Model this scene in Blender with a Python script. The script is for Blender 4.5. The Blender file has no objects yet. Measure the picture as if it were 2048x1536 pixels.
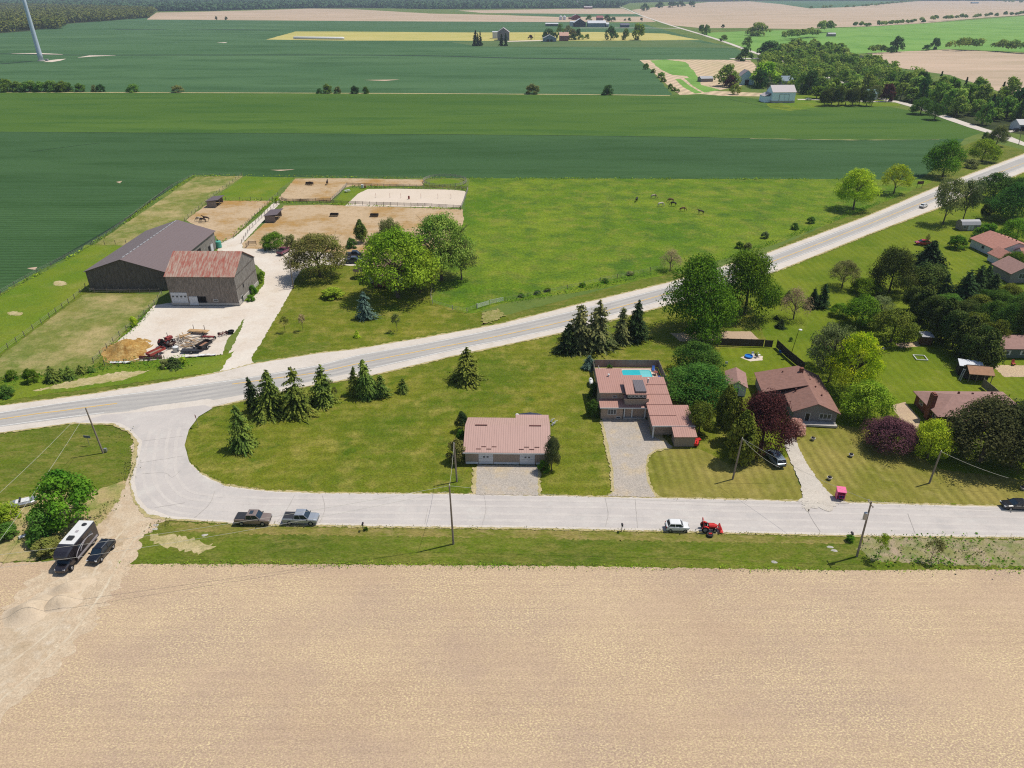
import bpy, bmesh, math, random
import numpy as np
from mathutils import Vector, Matrix
from mathutils.geometry import tessellate_polygon
S = bpy.context.scene
COL = S.collection
R = math.radians
rnd = random.Random(7)
rng = np.random.default_rng(11)
# ---------------------------------------------------------------- camera, sky, sun, exposure
CAM_H = 75.0; FPX = 1440.0; PITCH = math.atan(788 / FPX)
cd = bpy.data.cameras.new("camera"); cam = bpy.data.objects.new("camera", cd); COL.objects.link(cam)
cam.location = (0, 0, CAM_H); cam.rotation_euler = (R(90) - PITCH, 0, 0)
cd.sensor_width = 36; cd.lens = 36 * FPX / 2048; cd.clip_end = 60000; cd.clip_start = 0.5
S.camera = cam
SUN_EL = R(64); SUN_AZ = R(20)          # azimuth from +X towards +Y
w = bpy.data.worlds.new("World"); S.world = w; w.use_nodes = True
nt = w.node_tree; bg = nt.nodes['Background']
sky = nt.nodes.new('ShaderNodeTexSky'); sky.sky_type = 'NISHITA'; sky.sun_disc = False
sky.sun_elevation = SUN_EL; sky.sun_rotation = R(90) - SUN_AZ
nt.links.new(sky.outputs[0], bg.inputs[0]); bg.inputs[1].default_value = 0.115
sd = bpy.data.lights.new("sun", 'SUN'); sd.energy = 4.85; sd.angle = R(0.5); sd.color = (1, .95, .86)
so = bpy.data.objects.new("sun", sd); COL.objects.link(so); so.location = (0, 0, 300)
_sv = Vector((math.cos(SUN_EL) * math.cos(SUN_AZ), math.cos(SUN_EL) * math.sin(SUN_AZ), math.sin(SUN_EL)))
so.rotation_euler = _sv.to_track_quat('Z', 'Y').to_euler()
S.view_settings.view_transform = 'Standard'; S.view_settings.look = 'None'
S.view_settings.exposure = 0.0; S.view_settings.gamma = 1.0
S.cycles.use_denoising = False; S.cycles.pixel_filter_type = 'BLACKMAN_HARRIS'; S.cycles.filter_width = 1.15
S.cycles.max_bounces = 6; S.cycles.diffuse_bounces = 3; S.cycles.glossy_bounces = 2
S.cycles.transmission_bounces = 3; S.cycles.volume_bounces = 0; S.cycles.transparent_max_bounces = 4
# ---------------------------------------------------------------- measuring: photo pixel (2048 px wide) -> point of the ground
_c, _s = math.cos(PITCH), math.sin(PITCH)
def g(px, py, z=0.0):
    u = (px - 1024) / FPX; v = (py - 768) / FPX
    t = (z - CAM_H) / (-_s - v * _c)
    return (u * t, (_c - v * _s) * t)
def ht(pyb, pyt):
    v = (pyb - 768) / FPX; Y = (_c - v * _s) * (-CAM_H) / (-_s - v * _c)
    v = (pyt - 768) / FPX; t = Y / (_c - v * _s)
    return CAM_H + t * (-_s - v * _c)
def ppm(py): return (py + 20) * _c / CAM_H
def G(p):
    return (p[1], p[2]) if p[0] == 'w' else g(p[0], p[1])
# ---------------------------------------------------------------- object helpers
def tag(o, label=None, cat=None, group=None, kind=None):
    if label: o['label'] = label
    if cat: o['category'] = cat
    if group: o['group'] = group
    if kind: o['kind'] = kind
    return o
def thing(name, label, cat, x=0, y=0, z=0, rz=0, group=None, sc=None):
    o = bpy.data.objects.new(name, None); COL.objects.link(o)
    o.location = (x, y, z); o.rotation_euler = (0, 0, rz); o.empty_display_size = .3
    if sc: o.scale = sc
    return tag(o, label, cat, group)
def link(name, me, mats=None, parent=None):
    o = bpy.data.objects.new(name, me); COL.objects.link(o)
    if parent: o.parent = parent
    return o
def omat(o, m):
    o.material_slots[0].link = 'OBJECT'; o.material_slots[0].material = m
class MB:
    def __init__(s): s.v = []; s.f = []; s.m = []
    def add(s, vs, fs, mi=0):
        b = len(s.v); s.v += [tuple(p) for p in vs]; s.f += [tuple(b + i for i in f) for f in fs]; s.m += [mi] * len(fs); return s
    def bx(s, x0, x1, y0, y1, z0, z1, mi=0):
        return s.add([(x0,y0,z0),(x1,y0,z0),(x1,y1,z0),(x0,y1,z0),(x0,y0,z1),(x1,y0,z1),(x1,y1,z1),(x0,y1,z1)],
                     [(3,2,1,0),(4,5,6,7),(0,1,5,4),(1,2,6,5),(2,3,7,6),(3,0,4,7)], mi)
    def ob(s, c, size, rz=0, mi=0, rx=0, ry=0):
        M = Matrix.Translation(c) @ Matrix.Rotation(rz, 4, 'Z') @ Matrix.Rotation(ry, 4, 'Y') @ Matrix.Rotation(rx, 4, 'X')
        a, b, d = size[0]/2, size[1]/2, size[2]/2
        return s.add([M @ Vector(p) for p in [(-a,-b,-d),(a,-b,-d),(a,b,-d),(-a,b,-d),(-a,-b,d),(a,-b,d),(a,b,d),(-a,b,d)]],
                     [(3,2,1,0),(4,5,6,7),(0,1,5,4),(1,2,6,5),(2,3,7,6),(3,0,4,7)], mi)
    def tube(s, p0, p1, r0, r1=None, n=8, mi=0):
        r1 = r0 if r1 is None else r1
        p0 = Vector(p0); p1 = Vector(p1); d = (p1 - p0)
        if d.length < 1e-6: return s
        q = d.to_track_quat('Z', 'Y'); vs = []
        for p, r in ((p0, r0), (p1, r1)):
            for i in range(n):
                a = 2 * math.pi * i / n; vs.append(p + q @ Vector((r * math.cos(a), r * math.sin(a), 0)))
        fs = [(i, (i + 1) % n, n + (i + 1) % n, n + i) for i in range(n)] + [tuple(range(n - 1, -1, -1)), tuple(range(n, 2 * n))]
        return s.add(vs, fs, mi)
    def path(s, pts, r, n=6, mi=0, r1=None):
        k = len(pts) - 1
        for i in range(k):
            a = r if r1 is None else r + (r1 - r) * i / k; b = r if r1 is None else r + (r1 - r) * (i + 1) / k
            s.tube(pts[i], pts[i + 1], a, b, n, mi)
        return s
    def prism(s, poly, a, b, axis='y', mi=0):
        n = len(poly)
        def P(p, t): return (p[0], t, p[1]) if axis == 'y' else ((t, p[0], p[1]) if axis == 'x' else (p[0], p[1], t))
        return s.add([P(p, a) for p in poly] + [P(p, b) for p in poly],
                     [(i, (i + 1) % n, n + (i + 1) % n, n + i) for i in range(n)] + [tuple(range(n - 1, -1, -1)), tuple(range(n, 2 * n))], mi)
    def loft(s, rings, mi=0):
        n = len(rings[0]); vs = [p for r in rings for p in r]; fs = []
        for k in range(len(rings) - 1):
            for i in range(n):
                j = (i + 1) % n; fs.append((k*n+i, k*n+j, (k+1)*n+j, (k+1)*n+i))
        fs += [tuple(range(n - 1, -1, -1)), tuple(range((len(rings) - 1) * n, len(rings) * n))]
        return s.add(vs, fs, mi)
    def ell(s, c, r, n=12, m=8, mi=0):
        rings = []
        for j in range(1, m):
            t = math.pi * j / m
            rings.append([(c[0] + r[0]*math.sin(t)*math.cos(2*math.pi*i/n), c[1] + r[1]*math.sin(t)*math.sin(2*math.pi*i/n), c[2] - r[2]*math.cos(t)) for i in range(n)])
        return s.loft(rings, mi)
    def build(s, name, mats, parent=None, smooth=False, loc=None, rz=0):
        me = bpy.data.meshes.new(name); me.from_pydata([tuple(p) for p in s.v], [], s.f)
        mats = mats if isinstance(mats, (list, tuple)) else [mats]
        for m in mats: me.materials.append(m)
        me.polygons.foreach_set('material_index', s.m)
        bm = bmesh.new(); bm.from_mesh(me); bmesh.ops.recalc_face_normals(bm, faces=bm.faces); bm.to_mesh(me); bm.free()
        if smooth: me.polygons.foreach_set('use_smooth', [True] * len(me.polygons))
        me.update(); o = link(name, me, None, parent)
        if loc: o.location = loc
        if rz: o.rotation_euler = (0, 0, rz)
        return o
def dup(o, parent=None):
    c = o.copy(); COL.objects.link(c); c.parent = parent
    for ch in o.children: dup(ch, c)
    return c
# ---------------------------------------------------------------- materials (all procedural)
KEXP = 1.5
def lin(v):
    v /= 255.; return v / 12.92 if v <= .04045 else ((v + .055) / 1.055) ** 2.4
def C(r, gg, b, k=None):
    k = k or KEXP; return tuple(min(.85, lin(x) / k) for x in (r, gg, b)) + (1,)
def newmat(name):
    m = bpy.data.materials.new(name); m.use_nodes = True; n = m.node_tree.nodes; return m, n, m.node_tree.links, n['Principled BSDF']
def simple(name, col, rough=.6, metal=0, spec=.3, var=.12, vs=1.5, coat=0):
    m, N, L, b = newmat(name)
    tc = N.new('ShaderNodeTexCoord'); no = N.new('ShaderNodeTexNoise'); no.inputs['Scale'].default_value = vs; no.inputs['Detail'].default_value = 5
    L.new(tc.outputs['Object'], no.inputs['Vector'])
    mr = N.new('ShaderNodeMapRange'); mr.inputs[1].default_value = .3; mr.inputs[2].default_value = .7; mr.inputs[3].default_value = 1 - var; mr.inputs[4].default_value = 1 + var
    L.new(no.outputs[0], mr.inputs[0])
    mx = N.new('ShaderNodeMix'); mx.data_type = 'RGBA'; mx.blend_type = 'MULTIPLY'; mx.inputs[0].default_value = 1
    mx.inputs[6].default_value = col; L.new(mr.outputs[0], mx.inputs[7]); L.new(mx.outputs[2], b.inputs['Base Color'])
    b.inputs['Roughness'].default_value = rough; b.inputs['Metallic'].default_value = metal; b.inputs['Specular IOR Level'].default_value = spec
    b.inputs['Coat Weight'].default_value = coat
    return m
def ground(name, A, B, s1=.05, D=None, s2=.6, t2=.55, w2=.1, m2=1.0, E=None, s3=.2, t3=.6, fine=.15, fs=3.0, stripe=None, st=(1, 1), rz=0, bump=.0, rough=1.0):
    """A/B broad patches; D flecks where noise s2 passes t2; E a second patch layer; stripe=(angle, period m, strength)."""
    m, N, L, b = newmat(name)
    tc = N.new('ShaderNodeTexCoord'); mp = N.new('ShaderNodeMapping')
    mp.inputs['Rotation'].default_value = (0, 0, rz); mp.inputs['Scale'].default_value = (st[0], st[1], 1)
    L.new(tc.outputs['Object'], mp.inputs[0])
    def noise(sc, det=6, src=mp, ro=.6):
        n = N.new('ShaderNodeTexNoise'); n.inputs['Scale'].default_value = sc; n.inputs['Detail'].default_value = det; n.inputs['Roughness'].default_value = ro
        L.new(src.outputs[0], n.inputs['Vector']); return n.outputs[0]
    def rng_(src, a, c_, lo=0, hi=1):
        r = N.new('ShaderNodeMapRange'); r.inputs[1].default_value = a; r.inputs[2].default_value = c_; r.inputs[3].default_value = lo; r.inputs[4].default_value = hi
        L.new(src, r.inputs[0]); return r.outputs[0]
    def mix(f, a, c_, mode='MIX', fac=None):
        x = N.new('ShaderNodeMix'); x.data_type = 'RGBA'; x.blend_type = mode
        if f is None: x.inputs[0].default_value = fac
        else: L.new(f, x.inputs[0])
        for i, q in ((6, a), (7, c_)):
            if isinstance(q, tuple): x.inputs[i].default_value = q
            else: L.new(q, x.inputs[i])
        return x.outputs[2]
    col = mix(rng_(noise(s1), .36, .64), A, B)
    if E: col = mix(rng_(noise(s3, 8, ro=.7), t3 - .08, t3 + .08), col, E)
    if D:
        f1 = rng_(noise(s2, 5, mp, .65), t2 - w2, t2 + w2, 0, m2); f2 = rng_(noise(s1 * 2.3, 5), .38, .6, .3, 1)
        mf = N.new('ShaderNodeMath'); mf.operation = 'MULTIPLY'; L.new(f1, mf.inputs[0]); L.new(f2, mf.inputs[1]); col = mix(mf.outputs[0], col, D)
    if stripe:
        mp2 = N.new('ShaderNodeMapping'); mp2.inputs['Rotation'].default_value = (0, 0, -stripe[0]); L.new(tc.outputs['Object'], mp2.inputs[0])
        wv = N.new('ShaderNodeTexWave'); wv.wave_type = 'BANDS'; wv.bands_direction = 'Y'; wv.inputs['Scale'].default_value = .314 / stripe[1]
        wv.inputs['Distortion'].default_value = 1.2; wv.inputs['Detail'].default_value = 3; wv.inputs['Detail Scale'].default_value = 1.2
        L.new(mp2.outputs[0], wv.inputs[0])
        nm = rng_(noise(s1 * 1.7), .35, .6, .25, 1)
        mm = N.new('ShaderNodeMath'); mm.operation = 'MULTIPLY'; L.new(nm, mm.inputs[0]); mm.inputs[1].default_value = stripe[2]
        lo = rng_(wv.outputs[1], 0, 1, .55, 1.5)
        col = mix(mm.outputs[0], col, mix(None, col, lo, 'MULTIPLY', 1.0))
    fn = noise(fs, 4, tc if False else mp, .75)
    col = mix(None, col, rng_(fn, .32, .68, 1 - fine, 1 + fine), 'MULTIPLY', 1.0)
    L.new(col, b.inputs['Base Color']); b.inputs['Roughness'].default_value = rough; b.inputs['Specular IOR Level'].default_value = .1
    if bump:
        bp = N.new('ShaderNodeBump'); bp.inputs['Strength'].default_value = bump; bp.inputs['Distance'].default_value = .25
        L.new(fn, bp.inputs['Height']); L.new(bp.outputs[0], b.inputs['Normal'])
    return m
def ribbed(name, col, axis='x', period=.45, rough=.45, var=.1, dark=.75, col2=None, t=.55, metal=0, s=.5):
    """sheet metal or boards: narrow ribs along one axis; optional blotches of a second colour."""
    m, N, L, b = newmat(name)
    tc = N.new('ShaderNodeTexCoord'); sep = N.new('ShaderNodeSeparateXYZ'); L.new(tc.outputs['Object'], sep.inputs[0])
    def math_(op, a, c_=None):
        q = N.new('ShaderNodeMath'); q.operation = op
        for i, z in ((0, a), (1, c_)):
            if z is None: continue
            if isinstance(z, (int, float)): q.inputs[i].default_value = z
            else: L.new(z, q.inputs[i])
        return q.outputs[0]
    fr = math_('FRACT', math_('DIVIDE', sep.outputs['XYZ'.index(axis.upper())], period))
    rib = math_('LESS_THAN', fr, .22)
    no = N.new('ShaderNodeTexNoise'); no.inputs['Scale'].default_value = s; no.inputs['Detail'].default_value = 8; no.inputs['Roughness'].default_value = .7
    mp = N.new('ShaderNodeMapping'); L.new(tc.outputs['Object'], mp.inputs[0]); mp.inputs['Scale'].default_value = (3, .6, .6) if axis == 'x' else (.6, 3, .6)
    L.new(mp.outputs[0], no.inputs[0])
    c0 = col
    x = N.new('ShaderNodeMix'); x.data_type = 'RGBA'; x.inputs[6].default_value = col; x.inputs[7].default_value = col2 or tuple(v * (1 - var) for v in col[:3]) + (1,)
    r = N.new('ShaderNodeMapRange'); r.inputs[1].default_value = t - .1; r.inputs[2].default_value = t + .1; L.new(no.outputs[0], r.inputs[0]); L.new(r.outputs[0], x.inputs[0])
    y = N.new('ShaderNodeMix'); y.data_type = 'RGBA'; y.blend_type = 'MULTIPLY'; L.new(x.outputs[2], y.inputs[6]); y.inputs[7].default_value = (dark, dark, dark, 1)
    L.new(rib, y.inputs[0]); L.new(y.outputs[2], b.inputs['Base Color'])
    b.inputs['Roughness'].default_value = rough; b.inputs['Metallic'].default_value = metal; b.inputs['Specular IOR Level'].default_value = .3
    bp = N.new('ShaderNodeBump'); bp.inputs['Strength'].default_value = .5; bp.inputs['Distance'].default_value = .03
    L.new(rib, bp.inputs['Height']); L.new(bp.outputs[0], b.inputs['Normal'])
    return m
def leafmat(name, a, b_, var=.3, trans=.32):
    m, N, L, b = newmat(name); N.remove(b)
    tc = N.new('ShaderNodeTexCoord'); ge = N.new('ShaderNodeNewGeometry'); oi = N.new('ShaderNodeObjectInfo')
    no = N.new('ShaderNodeTexNoise'); no.inputs['Scale'].default_value = .45; no.inputs['Detail'].default_value = 4
    L.new(ge.outputs['Position'], no.inputs['Vector'])
    n2 = N.new('ShaderNodeTexNoise'); n2.inputs['Scale'].default_value = .07; n2.inputs['Detail'].default_value = 2; L.new(ge.outputs['Position'], n2.inputs['Vector'])
    av = N.new('ShaderNodeMath'); av.operation = 'ADD'; L.new(no.outputs[0], av.inputs[0]); L.new(n2.outputs[0], av.inputs[1])
    x = N.new('ShaderNodeMix'); x.data_type = 'RGBA'; x.inputs[6].default_value = a; x.inputs[7].default_value = b_
    r = N.new('ShaderNodeMapRange'); r.inputs[1].default_value = .8; r.inputs[2].default_value = 1.2; L.new(av.outputs[0], r.inputs[0]); L.new(r.outputs[0], x.inputs[0])
    wn = N.new('ShaderNodeTexWhiteNoise'); wn.noise_dimensions = '3D'
    sn = N.new('ShaderNodeVectorMath'); sn.operation = 'SNAP'; sn.inputs[1].default_value = (.7, .7, .7); L.new(ge.outputs['Position'], sn.inputs[0]); L.new(sn.outputs[0], wn.inputs['Vector'])
    h = N.new('ShaderNodeHueSaturation'); L.new(x.outputs[2], h.inputs['Color'])
    r1 = N.new('ShaderNodeMapRange'); r1.inputs[3].default_value = .485; r1.inputs[4].default_value = .515; L.new(oi.outputs['Random'], r1.inputs[0]); L.new(r1.outputs[0], h.inputs['Hue'])
    ad = N.new('ShaderNodeMath'); ad.operation = 'ADD'; L.new(oi.outputs['Random'], ad.inputs[0]); L.new(wn.outputs[0], ad.inputs[1])
    r2 = N.new('ShaderNodeMapRange'); r2.inputs[2].default_value = 2; r2.inputs[3].default_value = 1 - var; r2.inputs[4].default_value = 1 + var; L.new(ad.outputs[0], r2.inputs[0]); L.new(r2.outputs[0], h.inputs['Value'])
    df = N.new('ShaderNodeBsdfDiffuse'); tr = N.new('ShaderNodeBsdfTranslucent'); L.new(h.outputs[0], df.inputs[0]); L.new(h.outputs[0], tr.inputs[0])
    ms = N.new('ShaderNodeMixShader'); ms.inputs[0].default_value = trans; L.new(df.outputs[0], ms.inputs[1]); L.new(tr.outputs[0], ms.inputs[2])
    L.new(ms.outputs[0], N['Material Output'].inputs[0])
    return m
def glassmat(name, col=(.03, .045, .06, 1)):
    m = simple(name, col, .08, 0, .6, .2, .8); return m
# ---------------------------------------------------------------- flat sheets of ground, edges ragged
def dens(pts, step, jag, closed=True, smooth=True):
    n = len(pts); out = []
    rng2 = n if closed else n - 1
    for i in range(rng2):
        p0, p1, p2, p3 = pts[(i-1) % n], pts[i], pts[(i+1) % n], pts[(i+2) % n]
        if not closed: p0 = pts[max(i-1, 0)]; p3 = pts[min(i+2, n-1)]
        d = math.hypot(p2[0]-p1[0], p2[1]-p1[1]); k = max(1, min(400, int(d / step)))
        for j in range(k):
            t = j / k
            if smooth:
                f = lambda a, b, c_, e: .5*((2*b)+(-a+c_)*t+(2*a-5*b+4*c_-e)*t*t+(-a+3*b-3*c_+e)*t**3)
                x, y = f(p0[0], p1[0], p2[0], p3[0]), f(p0[1], p1[1], p2[1], p3[1])
            else: x, y = p1[0] + (p2[0]-p1[0])*t, p1[1] + (p2[1]-p1[1])*t
            if jag: x += rnd.uniform(-jag, jag); y += rnd.uniform(-jag, jag)
            out.append((x, y))
    if not closed: out.append(pts[-1])
    return out
def sheet(name, pts, z, mat, jag=0.0, step=1.5, smooth=False, kind='structure'):
    if jag: step *= .5; jag *= .62
    P = dens([G(p) for p in pts], step, jag, True, smooth)
    vs = [Vector((x, y, z)) for x, y in P]
    tris = tessellate_polygon([vs])
    me = bpy.data.meshes.new(name); me.from_pydata([tuple(v) for v in vs], [], [tuple(t) for t in tris])
    bm = bmesh.new(); bm.from_mesh(me)
    for f in bm.faces:
        if f.normal.z < 0: f.normal_flip()
    bm.to_mesh(me); bm.free()
    me.materials.append(mat); o = link(name, me); o['kind'] = kind; return o
def strip(name, line, width, z, mat, kind='structure', px=True, jag=0, step=2.0, smooth=True, off=0):
    P = dens([G(p) for p in line], step, 0, False, smooth); vs = []; fs = []
    for i, (x, y) in enumerate(P):
        a = P[max(i-1, 0)]; b = P[min(i+1, len(P)-1)]; dx, dy = b[0]-a[0], b[1]-a[1]; l = math.hypot(dx, dy) or 1; nx, ny = -dy/l, dx/l
        w1 = width/2 + rnd.uniform(-jag, jag); w2 = width/2 + rnd.uniform(-jag, jag)
        vs += [(x+nx*(w1+off), y+ny*(w1+off), z), (x-nx*(w2-off), y-ny*(w2-off), z)]
        if i: k = 2*i; fs.append((k-2, k-1, k+1, k))
    me = bpy.data.meshes.new(name); me.from_pydata(vs, [], fs); me.materials.append(mat); me.update()
    o = link(name, me); o['kind'] = kind; return o
# ================================================================ GROUND AND FIELDS
m_base = ground('meadow', C(92,118,52), C(120,132,62), .02, E=C(80,108,50), s3=.05, fine=.12, fs=1.2)
m_lawn = ground('mown_lawn', C(92,112,24), C(126,128,38), .06, D=C(168,154,80), s2=.26, t2=.57, w2=.12, m2=.75, E=C(84,108,22), s3=.12, t3=.58, fine=.42, fs=3.6, stripe=(R(3), 2.6, .16), bump=.4)
m_lawn2 = ground('striped_lawn', C(122,124,46), C(154,142,74), .07, D=C(176,162,98), s2=.3, t2=.6, m2=.5, fine=.22, fs=2.6, stripe=(R(90), 1.7, .3), bump=.3)
m_lawn3 = ground('green_lawn', C(98,120,24), C(122,134,34), .07, D=C(150,150,76), s2=.25, t2=.64, m2=.5, fine=.2, fs=2.6, stripe=(R(90), 2.2, .16), bump=.3)
m_verge = ground('verge_grass', C(104,122,30), C(86,106,28), .08, D=C(160,146,84), s2=.8, t2=.56, w2=.16, m2=.6, E=C(112,118,44), s3=.25, t3=.55, st=(.55,1.2), fine=.36, fs=4, bump=.5)
m_past = ground('pasture_grass', C(94,126,24), C(128,146,38), .03, D=C(68,102,34), s2=.13, t2=.53, w2=.11, m2=.8, E=C(134,140,54), s3=.12, t3=.58, fine=.42, fs=1.5, bump=.8)
m_rough = ground('rough_grass', C(104,132,30), C(128,140,42), .05, D=C(84,124,34), s2=.2, t2=.54, m2=.7, E=C(152,152,70), s3=.1, t3=.62, fine=.26, fs=2.4, bump=.6)
m_crop1 = ground('dark_crop', C(62,94,54), C(72,104,60), .008, E=C(56,88,45), s3=.03, t3=.55, st=(.35,1.8), fine=.2, fs=1.6, stripe=(R(.6), 2.6, .4), rz=R(.6))
m_crop2 = ground('light_crop', C(76,108,40), C(88,118,46), .008, E=C(68,103,40), s3=.03, t3=.55, st=(.35,1.8), fine=.16, fs=1.4, stripe=(R(.6), 3.4, .32), rz=R(.6))
m_crop3 = ground('far_crop', C(74,109,68), C(88,121,78), .004, E=C(66,100,60), s3=.012, t3=.55, st=(.5,1.7), fine=.06, fs=.6, stripe=(R(-1), 9, .1))
m_stub = ground('stubble_soil', C(190,163,137), C(202,176,148), .035, D=C(234,214,164), s2=4.6, t2=.55, w2=.08, m2=.9, E=C(187,162,140), s3=.05, t3=.54, st=(.75,1.1), fine=.26, fs=6, stripe=(R(.3), 1.5, .06), bump=.1)
m_tan = ground('tan_field', C(200,176,152), C(212,186,160), .006, E=C(186,166,138), s3=.01, t3=.52, st=(.35,1.6), fine=.05, fs=.5, stripe=(R(-4), 9, .22))
m_tan2 = ground('striped_hay', C(206,184,148), C(214,188,160), .012, D=C(128,146,84), s2=.05, t2=.6, m2=.35, st=(1.4,.25), rz=R(24), fine=.05, fs=.5, stripe=(R(62), 7.5, .4))
m_yell = ground('yellow_field', C(198,186,106), C(206,192,120), .006, E=C(178,176,96), s3=.02, t3=.56, st=(.4,1.6), fine=.06, fs=.4)
m_brite = ground('bright_hay', C(118,164,70), C(134,172,84), .006, E=C(108,152,66), s3=.014, t3=.55, fine=.05, fs=.3, stripe=(R(12), 16, .1))
m_pad = ground('paddock_dirt', C(206,180,146), C(192,166,130), .06, D=C(160,130,82), s2=.5, t2=.6, m2=.6, E=C(182,142,82), s3=.06, t3=.56, fine=.16, fs=2.5, bump=.4)
m_padg = ground('worn_paddock', C(132,134,64), C(112,128,56), .07, D=C(178,164,110), s2=.3, t2=.54, m2=.6, E=C(184,166,116), s3=.06, t3=.56, fine=.24, fs=2.5, bump=.4)
m_sand = ground('riding_sand', C(230,214,196), C(224,208,188), .1, fine=.07, fs=2, bump=.2)
m_conc = ground('pale_yard', C(232,222,208), C(224,210,194), .12, D=C(206,186,160), s2=.16, t2=.62, m2=.6, fine=.08, fs=2)
m_grav = ground('gravel', C(206,198,186), C(218,208,194), .1, D=C(188,176,160), s2=.5, t2=.6, m2=.5, fine=.16, fs=4.5, bump=.3)
m_grav2 = ground('grey_gravel', C(196,184,170), C(186,177,166), .2, D=C(150,140,128), s2=2.6, t2=.6, m2=.4, E=C(204,186,158), s3=.3, t3=.58, fine=.3, fs=5, bump=.4)
m_dirt = ground('dusty_track', C(214,194,166), C(200,176,146), .12, D=C(226,212,190), s2=.5, t2=.56, m2=.7, E=C(186,164,132), s3=.18, t3=.6, st=(1,1), fine=.18, fs=3.5, bump=.4)
m_fringe = ground('dry_fringe', C(206,188,146), C(186,172,118), .3, D=C(132,138,66), s2=.9, t2=.55, m2=.7, fine=.25, fs=4, bump=.4)
m_asph = ground('pale_asphalt', C(203,195,189), C(211,203,196), .09, D=C(186,182,178), s2=.3, t2=.56, m2=.5, E=C(214,208,200), s3=.2, t3=.6, fine=.05, fs=3)
m_hwy = ground('highway_asphalt', C(186,182,176), C(196,191,184), .08, D=C(176,173,168), s2=.25, t2=.56, m2=.5, fine=.05, fs=3)
m_should = ground('shoulder_gravel', C(218,208,196), C(226,216,204), .12, D=C(196,184,166), s2=.5, t2=.58, m2=.5, fine=.12, fs=4)
m_white = simple('road_paint_white', C(236,234,228), .7, var=.12, vs=.6)
m_yel = simple('road_paint_yellow', C(226,188,112), .7, var=.12, vs=.6)
m_crack = simple('road_crack', C(186,179,172), .9)
m_ffloor = ground('forest_floor', C(50,62,34), C(70,78,42), .05, fine=.2, fs=1)
m_water = simple('pool_water', C(60,196,206), .06, 0, .5, .04, .4)
m_dit = simple('dark_grass_and_shade', C(36,62,40), 1, var=.2)  # dark grass; on the ditch strips this tone also paints vegetation shade

Z = 0.0
def zz(d=.0022):
    global Z
    Z += min(d, .0022); return round(Z, 5)
sheet('ground', [('w',-14000,-600),('w',14000,-600),('w',14000,22000),('w',-14000,22000)], -.03, m_base)
# ---- far fields
zf = -.02
def far(name, pts, mat, **k):
    global zf
    zf += .003
    return sheet(name, pts, zf, mat, jag=k.get('jag', 1.5), step=k.get('step', 25), smooth=k.get('smooth', False))
far('far_crop_field', [(-900,215),(-900,60),(0,52),(100,46),(300,26),(420,40),(700,42),(1100,44),(1280,46),(1400,80),(1470,96),(1490,105),(1420,140),(1285,119),(1345,190),(700,186),(0,184)], m_crop3)
far('forest_floor', [(-2600,66),(-100,74),(60,62),(130,48),(300,35),(300,22),(560,17),(1240,16),(1250,4),(2900,2),(2900,-6),(-3600,-6)], m_ffloor)
far('tan_field', [(293,39),(313,25),(420,23),(533,20),(620,17),(700,18),(860,27),(1000,30),(1117,34),(1290,33),(1312,44),(1090,44),(700,42)], m_tan)
far('hedged_tan_field', [(916,21),(1060,19),(1193,17),(1245,17),(1275,28),(1180,28),(1090,27),(964,26)], m_tan)
far('narrow_crop_field', [(985,27),(1090,27.5),(1275,28),(1290,33),(1117,33.5),(1040,30)], m_crop3)
far('yellow_field', [(533,79),(591,63),(680,63),(940,65),(1193,64),(1330,67),(1400,80),(1150,82),(680,81)], m_yell)
far('weedy_strip', [(900,84),(1000,81),(1380,82),(1475,96),(1400,95),(1200,94),(960,93)], ground('weedy', C(104,122,76), C(90,116,66), .01, fine=.05, fs=.4))
far('tan_hill_field', [(1262,20),(1330,12),(1420,4),(1640,0),(1900,-2),(3200,8),(3200,38),(2048,30),(1960,36),(1850,46),(1760,52),(1680,54),(1600,58),(1480,56),(1400,56),(1340,50),(1300,38)], m_tan)
far('hill_crop', [(1500,3),(1620,0),(1860,0),(1700,14),(1620,17),(1560,8)], m_crop3)
far('bright_hay_field', [(1400,66),(1500,62),(1600,60),(1680,56),(1850,47),(2048,32),(2900,10),(2900,100),(2048,104),(1900,98),(1780,104),(1700,108),(1600,104),(1530,112),(1480,92)], m_brite)
far('ploughed_field', [(1735,106),(1830,102),(1900,99),(2048,106),(2700,116),(2900,230),(2048,200),(1900,150),(1800,136)], m_tan)
far('hay_strip_field', [(1280,120),(1350,119),(1500,120),(1530,150),(1480,172),(1430,182),(1530,186),(1525,193),(1360,190),(1330,165)], m_tan2)
far('green_swath', [(1300,121),(1330,119),(1372,124),(1392,148),(1404,170),(1440,180),(1418,183),(1395,176),(1375,152),(1345,150),(1322,140)], m_brite)
for q in ([(1350,158),(1362,158),(1380,172),(1404,186),(1390,187),(1366,174)], [(1368,156),(1378,156),(1400,172),(1420,184),(1408,185),(1386,172)]):
    far('green_swath', q, m_brite, jag=.3, step=8)
far('light_crop_field', [(-900,190),(0,184),(700,186),(1200,189),(1340,191),(1400,188),(1500,196),(1560,204),(1640,212),(1780,214),(1850,226),(1930,250),(1962,266),(1930,278),(1700,280),(1500,277),(1200,272),(700,268),(0,264),(-900,268)], m_crop2, jag=.5, step=12)
far('dark_crop_field', [(-900,268),(0,264),(700,268),(1200,272),(1500,277),(1700,280),(1930,278),(1900,310),(1876,352),(1830,362),(1700,361),(1200,360),(940,359),(560,357),(385,353),(300,408),(230,462),(160,507),(60,556),(0,592),(-700,900),(-900,900)], m_crop1, jag=.5, step=8)
far('woodland_floor', [(1515,108),(1560,92),(1660,92),(1740,116),(1820,150),(1920,176),(2048,206),(2600,300),(2600,350),(2048,270),(1960,255),(1900,235),(1800,206),(1640,210),(1548,190),(1525,172),(1515,140)], m_ffloor)
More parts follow.
